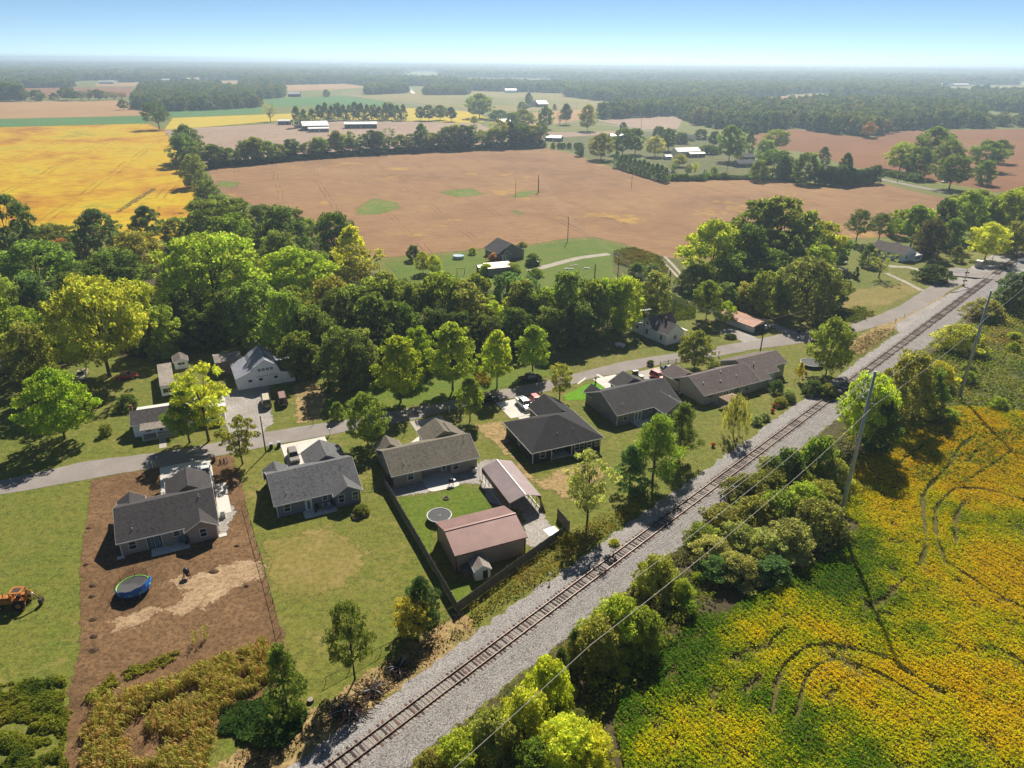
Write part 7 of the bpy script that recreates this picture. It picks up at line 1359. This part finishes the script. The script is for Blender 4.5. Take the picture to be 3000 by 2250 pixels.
M['signy'] = plain('yellow_sign', (.7, .45, .03), .5)
stake('marker_post', 'white marker post in the weeds beside the ballast', 1611, 1705, 1.6, 'white_trim', 'white_trim'); stake('marker_post', 'yellow hazard marker beside the road culvert', 2622, 948, 1.5, 'm_steel', 'signy'); stake('marker_post', 'dark marker post beside the road culvert', 2648, 932, 1.4, 'm_steel'); stake('marker_post', 'yellow hazard marker on the far side of the culvert', 2535, 935, 1.4, 'm_steel', 'signy'); stake('marker_post', 'low sign on the dry verge near the crossing', 2768, 870, 1.1, 'm_steel', 'brush'); stake('marker_post', 'weathered post beside the road opposite the bins', 918, 1245, 1.4, 'woodpost')

# ------------------------------------------------------------------ things about the yards
def mailbox(label, u, v, mat='white_trim'):
    o = thing('mailbox', label, 'mailbox', G(u, v), R(25)); part('post', M[mat], o, 'box', -.06, .06, -.06, .06, -.1, 1.1); b = MB(); b.box(-.14, .14, -.3, .3, 1.1, 1.3); b.cyl((0, -.3, 1.3), (0, .3, 1.3), .14, .14, 10); b.build('box', M[mat], o); part('flag', M['redlens'], o, 'box', .145, .16, -.1, .1, 1.3, 1.5); part('arm', M[mat], o, 'box', -.04, .04, -.35, .06, .9, .98)
mailbox('white mailbox by the drive of the taupe house', 437, 1374); mailbox('second white mailbox close beside the first one by the dirt yard', 448, 1371); mailbox('white mailbox at the corner of the pale driveway', 967, 1275); mailbox('white mailbox across from the roadside lawn by a small tree', 1316, 1208); mailbox('white mailbox in front of the long stone house', 2105, 1044); mailbox('small mailbox at the edge of the fresh green lawn', 1744, 1122, 'm_steel')
stake('yellow_paper_tube', 'small yellow newspaper tube beside the two white mailboxes', 455, 1368, 1.1, 'signy', None, .08, 'paper tube')
M['bin_lid'] = plain('grey_bin_lid', (.35, .36, .36), .5)
def bin_(label, u, v, mat='black', lid='bin_lid', s=1.0, g=None):
    o = thing('wheeled_bin', label, 'bin', G(u, v), R(25), g); b = MB(); b.add([(-.26, -.3, .06), (.26, -.3, .06), (.26, .3, .06), (-.26, .3, .06), (-.31, -.36, 1.0), (.31, -.36, 1.0), (.31, .36, 1.0), (-.31, .36, 1.0)], [(3, 2, 1, 0), (4, 5, 6, 7), (0, 1, 5, 4), (1, 2, 6, 5), (2, 3, 7, 6), (3, 0, 4, 7)]); b.build('body', M[mat], o); part('lid', M[lid], o, 'box', -.33, .33, -.4, .38, 1.005, 1.07); part('handle', M['black'], o, 'cyl', (-.25, .43, .98), (.25, .43, .98), .025, .025, 6)
    for x in (-.28, .28): part('wheel', M['tyre'], o, 'cyl', (x - .03, .3, .13), (x + .03, .3, .13), .13, .13, 10)
bin_('black wheeled bin with grey lid beside the wooden pole', 795, 1313); bin_('black wheeled bin with grey lid touching the pale driveway', 818, 1308); bin_('dark wheeled bin at the head of the far driveway', 1857, 1098); bin_('dark wheeled bin paired with another by the far driveway', 1865, 1097); bin_('dark bin against the side of the long stone house', 1992, 1163); bin_('black bin on its own beside the road bend', 2340, 975); bin_('brown rubbish bin beside the white driveway corner of the taupe house', 627, 1351, 'p_brown', 'p_brown')
def pedestal(label, u, v, mat): o = thing('utility_pedestal', label, 'pedestal', G(u, v)); part('box', M[mat], o, 'cyl', (0, 0, -.1), (0, 0, .85), .14, .13, 10); part('cap', M['black' if mat != 'black' else 'm_steel'], o, 'cyl', (0, 0, .852), (0, 0, .95), .15, .1, 10)
pedestal('dark utility pedestal nearest the taupe house drive', 646, 1359, 'black'); pedestal('dark utility pedestal beside the white one on bare dirt', 657, 1356, 'black'); pedestal('white utility pedestal on bare dirt by the slim tree', 667, 1354, 'white_trim'); pedestal('dark utility pedestal under the small leafy tree', 1338, 1221, 'black'); pedestal('white capped utility pedestal under the small leafy tree', 1352, 1229, 'white_trim')
def ac(label, p, a): o = thing('air_conditioner', label, 'air conditioner', p, a); part('case', M['metal'], o, 'box', -.4, .4, -.4, .4, .1, .85); part('pad', M['concrete'], o, 'box', -.5, .5, -.5, .5, -.05, .099); part('grille', M['black'], o, 'cyl', (0, 0, .851), (0, 0, .87), .33, .33, 16); part('fan_hub', M['metal'], o, 'cyl', (0, 0, .871), (0, 0, .89), .09, .09, 10)
ac('grey air conditioner on gravel beside the taupe house', H1.W(14.5, 4.2), H1.a); ac('grey air conditioner on the gravel bed behind the olive brick house', H3.W(14.2, -.7), H3.a); ac('beige box unit at the head of the grey house driveway', G(1878, 1110), H5.a)
r = thing('propane_tank', 'white propane tank lying on the lawn beside the farmhouse', 'propane tank', G(1816, 1018), R(-25)); b = MB(); b.tube([(-1.35, 0, .75), (-1.25, 0, .75), (-1.05, 0, .75), (1.05, 0, .75), (1.25, 0, .75), (1.35, 0, .75)], [.1, .36, .5, .5, .36, .1], 16); b.build('tank', M['ringw'], r); part('dome', M['ringw'], r, 'cyl', (0, 0, 1.2), (0, 0, 1.45), .18, .15, 10)
for x in (-.8, .8): part('foot', M['concrete'], r, 'box', x - .12, x + .12, -.35, .35, -.05, .33)
r = thing('grill', 'black barbecue grill on the edge of the half shaded patio', 'grill', H3.W(8.9, -3.3, .08), H3.a); b = MB(); b.box(-.4, .4, -.28, .28, .75, 1.0); b.tube([(-.4, 0, 1.0), (.4, 0, 1.0)], .27, 10); b.build('barrel', M['black'], r); part('side_shelf', M['metal'], r, 'box', .41, .75, -.22, .22, .95, .98)
for x in (-.35, .35):
    for y in (-.22, .22): part('leg', M['black'], r, 'box', x - .03, x + .03, y - .03, y + .03, 0, .76)
r = thing('fire_pit', 'round brown fire pit ring on the fenced lawn', 'fire pit', G(1307, 1461)); ring(r, .45, .12, .12, M['woodpost'], 'ring', 16); disc(r, .4, .1, M['brush'], 'ash', 16, .05)
def chair(label, p, a, mat, g=None):
    o = thing('patio_chair', label, 'chair', p, a, g); part('seat', M[mat], o, 'box', -.27, .27, -.27, .27, .4, .46); part('backrest', M[mat], o, 'box', -.27, .27, .24, .3, .46, 1.05)
    for x in (-.23, .23):
        for y in (-.23, .25): part('leg', M['black'], o, 'box', x - .025, x + .025, y - .025, y + .025, 0, .4)
        part('armrest', M[mat], o, 'box', x - .03, x + .03, -.25, .24, .62, .66)
M['teal'] = plain('teal_fabric', (.02, .2, .24), .8); M['yellow_toy'] = plain('yellow_toy', (.55, .35, .02), .5)
for lab, p, a, m in [('teal patio chair on the taupe house patio', H1.W(8.1, -.5, .1), H1.a, 'teal'), ('grey patio chair beside the teal one', H1.W(8.8, -.4, .1), H1.a + .3, 'metal'), ('black patio chair at the patio corner of the taupe house', H1.W(8.9, -1.2, .1), H1.a - 1, 'black'), ('black patio chair nearest the small white back door', H2.W(6.2, -.5, .1), H2.a, 'black'), ('grey patio chair in the middle of the blue grey house patio', H2.W(7.2, -.8, .1), H2.a + .2, 'metal'), ('grey patio chair at the outer edge of the blue grey house patio', H2.W(8.1, -1.0, .1), H2.a - .2, 'metal'), ('dark patio chair in the corner of the blue grey house patio', H2.W(8.7, -.4, .1), H2.a, 'black'), ('red garden chair beside the flower bed near the white trampoline', G(2352, 1110), 1.0, 'p_red'), ('dark garden chair by the stone house flower bed', G(2362, 1103), .3, 'black')]: chair(lab, p, a, m)
def pot(label, p, mat, plant=None, r_=.2, h_=.35):
    o = thing('plant_pot', label, 'plant pot', p); part('pot', M[mat], o, 'cyl', (0, 0, 0), (0, 0, h_), r_ * .75, r_, 12)
    if plant:
        c = link('plant', PROTO['bush'][0][0], o, (0, 0, h_ - .03)); c.scale = (r_ / 4.5, r_ / 4.5, .05); c.color = (*plant, 1)
M['terracotta'] = plain('terracotta', (.32, .13, .07), .8)
for lab, u, v, m, pc in [('terracotta pot of red flowers on the lawn by the ballast', 2263, 1208, 'terracotta', (.45, .1, .06)), ('terracotta pot of pink flowers on the lawn by the ballast', 2267, 1192, 'terracotta', (.5, .22, .16)), ('small grey pot beside the terracotta pots', 2279, 1196, 'metal', (.3, .2, .12)), ('small orange pumpkin like pot alone on the lawn above the rails', 2089, 1308, 'terracotta', (.5, .16, .04))]: pot(lab, G(u, v), m, pc, .32, .4)
pot('yellow toy bucket by the patio of the taupe house', H1.W(6.6, -.6, .1), 'yellow_toy'); pot('yellow bucket on the patio of the blue grey house', H2.W(6.7, -.9, .1), 'yellow_toy'); pot('black plant pot on the patio of the blue grey house', H2.W(5.9, -1.1, .1), 'black', (.1, .12, .04))
for lab, u, v in [('thin garden stake by the flower pots', 2259, 1185), ('thin garden stake between the garden shrubs', 2297, 1172), ('tall thin garden stake near the ballast', 2345, 1158), ('thin garden stake by the dark shrub', 2326, 1128)]: stake('garden_stake', lab, u, v, 1.9, 'm_steel', None, .03, 'stake')
r = thing('raised_bed', 'wooden raised garden bed behind the blue grey house', 'garden bed', G(1055, 1512), R(28))
for bx in ((-1.3, 1.3, -.75, -.69), (-1.3, 1.3, .69, .75)): part('side_board', M['woodpost'], r, 'box', *bx, -.05, .4)
for bx in ((-1.3, -1.24, -.688, .688), (1.24, 1.3, -.688, .688)): part('end_board', M['woodpost'], r, 'box', *bx, -.05, .4)
part('soil', M['brush'], r, 'box', -1.239, 1.239, -.687, .687, -.05, .3)
r = thing('cement_mixer', 'small black cement mixer on the sandy patch of the dirt yard', 'cement mixer', G(550, 1692), .6); part('drum', M['black'], r, 'tube', [(0, -.1, .7), (0, .0, .85), (0, .35, 1.15), (0, .6, 1.35)], [.2, .42, .42, .26], 14)
for x in (-.4, .4): part('leg', M['m_orange'], r, 'tube', [(x, 0, .95), (x, -.45, 0)], .04, 6); part('leg', M['m_orange'], r, 'tube', [(x, 0, .95), (x, .45, .1)], .04, 6); part('wheel', M['tyre'], r, 'cyl', (x * 1.1, .45, .16), (x * 1.25, .45, .16), .16, .16, 12)
part('motor_box', M['m_steel'], r, 'box', -.18, .18, -.5, -.15, .5, .85)
r = thing('white_boards', 'stack of white boards lying on the gravel by the fence gap', 'boards', G(1620, 1556), R(30))
for i in range(5): part('board', M['ringw'], r, 'box', -1.2 + i * .42, -.82 + i * .42, -1.0, 1.0, .02 + .004 * i, .06 + .006 * i)
stake('lamp_post', 'black garden lamp post on the lawn of the olive brick house', 1186, 1273, 1.9, 'm_steel', None, .05, 'lamp post')
M['mulch'] = plain('mulch', (.1, .062, .038), .95, .1, var=.3, scale=4)
for lab, u, v, w_ in [('dark mulch mound, top of the row along the left of the dirt yard', 260, 1548, .5), ('dark mulch mound second in the row along the dirt yard', 252, 1655, .55), ('dark mulch mound third in the row along the dirt yard', 272, 1716, .8), ('dark mulch mound fourth in the row along the dirt yard', 269, 1748, .6), ('dark mulch mound fifth in the row along the dirt yard', 273, 1815, .7), ('dark mulch mound sixth in the row along the dirt yard', 275, 1865, .65), ('long dark mulch mound at the bottom of the row in the dirt yard', 276, 1905, .9), ('dark earth clump near the corner of the taupe house', 694, 1600, .5), ('dark earth clump by the chain link fence', 722, 1718, .5), ('long dark earth clump on the sandy patch', 626, 1675, 1.0)]:
    rng = np.random.default_rng(int(u + v)); n = 9; V_ = []; F_ = []
    for j in range(5):
        f = j / 4
        for i in range(n): a = 6.2832 * i / n; rr = .62 * w_ * (1 - f) * (.75 + .5 * rng.random()); V_.append((rr * math.cos(a) * 1.3, rr * math.sin(a), .02 + .22 * f ** .7 + .05 * rng.random() * (j > 0)))
    for j in range(4):
        for i in range(n): F_.append((j * n + i, j * n + (i + 1) % n, (j + 1) * n + (i + 1) % n, (j + 1) * n + i))
    b = MB(); b.add(V_, F_); o = b.build('mulch_mound', M['mulch'], None, G(u, v)); tag(o, lab, 'mulch', 'dark mulch mounds in the dirt yard')
def brush_pile(label, u, v, w_, n, seed):
    rnd = random.Random(seed); r = thing('brush_pile', label, 'brush pile', G(u, v)); b = MB()
    for i in range(n):
        a = rnd.uniform(0, 6.28); x, y = rnd.gauss(0, w_ * .35), rnd.gauss(0, w_ * .25); L_ = rnd.uniform(.5, 1.4) * w_ * .5; e_ = rnd.uniform(-.1, .7); z = rnd.uniform(.05, .7)
        b.tube([(x, y, z), (x + L_ * .5 * math.cos(a), y + L_ * .5 * math.sin(a), z + e_ * .5 + .1), (x + L_ * math.cos(a), y + L_ * math.sin(a), max(.02, z + e_ * .4))], [.045, .035, .015], 4, caps=False)
    b.build('dark_branches', M['tie_d'], r)
    for i in range(5): a = rnd.uniform(0, 6.28); part('pale_branch', M['polesteel'], r, 'tube', [(0, 0, .6), (w_ * .5 * math.cos(a), w_ * .5 * math.sin(a), .9), (w_ * .9 * math.cos(a), w_ * .9 * math.sin(a), .7)], [.06, .045, .02], 5)
brush_pile('large dark brush pile beside the ballast with pale bare limbs', 1025, 2090, 2.6, 190, 1); brush_pile('dark brush pile below the leaning cedar', 1090, 2030, 2.2, 130, 2); brush_pile('brush pile under the yellowing small tree', 1170, 1965, 2.0, 120, 3)
r = thing('tree_stump', 'pale sawn tree stump on the bank by the cedar', 'stump', G(910, 2055)); part('stump', M['bark'], r, 'cyl', (0, 0, -.1), (0, 0, .35), .42, .36, 14); part('cut_face', M['tie_l'], r, 'cyl', (0, 0, .351), (0, 0, .37), .34, .34, 14)
for lab, u, v, m, w_ in [('pile of white scrap boards on the field house lawn', 1665, 788, 'ringw', 2.2), ('second pile of scrap boards beside the farm track', 1715, 787, 'ringw', 2.2), ('heap of pale rubbish on the field house lawn', 1682, 779, 'concrete', 1.6)]:
    r = thing('scrap_pile', lab, 'scrap', G(u, v), .4)
    for i in range(5): x = random.uniform(-w_, w_) * .5; y = random.uniform(-.6, .6); part('board', M[m if i % 3 else 'terracotta'], r, 'box', x - .8, x + .8, y - .15, y + .15, .02 + .07 * i, .08 + .07 * i)
r = thing('swing_frame', 'wooden play frame on the lawn left of the flat tan shed', 'play frame', G(1350, 805), .2)
for x in (-1.3, 1.3):
    for y in (-.7, .7): part('leg', M['woodpost'], r, 'tube', [(x, 0, 2.2), (x, y, 0)], .06, 6)
part('beam', M['woodpost'], r, 'cyl', (-1.5, 0, 2.2), (1.5, 0, 2.2), .07, .07, 6)
for x in (-.5, .5): part('swing', M['black'], r, 'box', x - .25, x + .25, -.1, .1, .45, .5)
r = thing('ride_on_mower', 'dark ride on mower parked at the end of the farm track', 'mower', G(1553, 800), .5); part('body', M['black'], r, 'box', -.8, .5, -.35, .35, .3, .75); part('seat', M['black'], r, 'box', -.7, -.3, -.22, .22, .76, 1.15); part('deck', M['m_steel'], r, 'box', -.4, .5, -.55, .55, .12, .29)
for x in (-.55, .6):
    for y in (-.45, .45): part('wheel', M['tyre'], r, 'cyl', (x, y - .09, .26), (x, y + .09, .26), .26, .26, 12)
# worn marks on the road by the fresh lawn
for p in ([(1745, 1098), (1752, 1096), (1775, 1108), (1768, 1110)], [(1690, 1124), (1714, 1106), (1718, 1108), (1696, 1126)]): sheet('pale_road_patch', GP(*p), M['concrete'], .036, 1, .04)
stake('for_sale_sign', 'small dark sign on two legs at the edge of the fresh green lawn', 1745, 1130, 1.1, 'm_steel', 'm_steel', .05, 'sign')
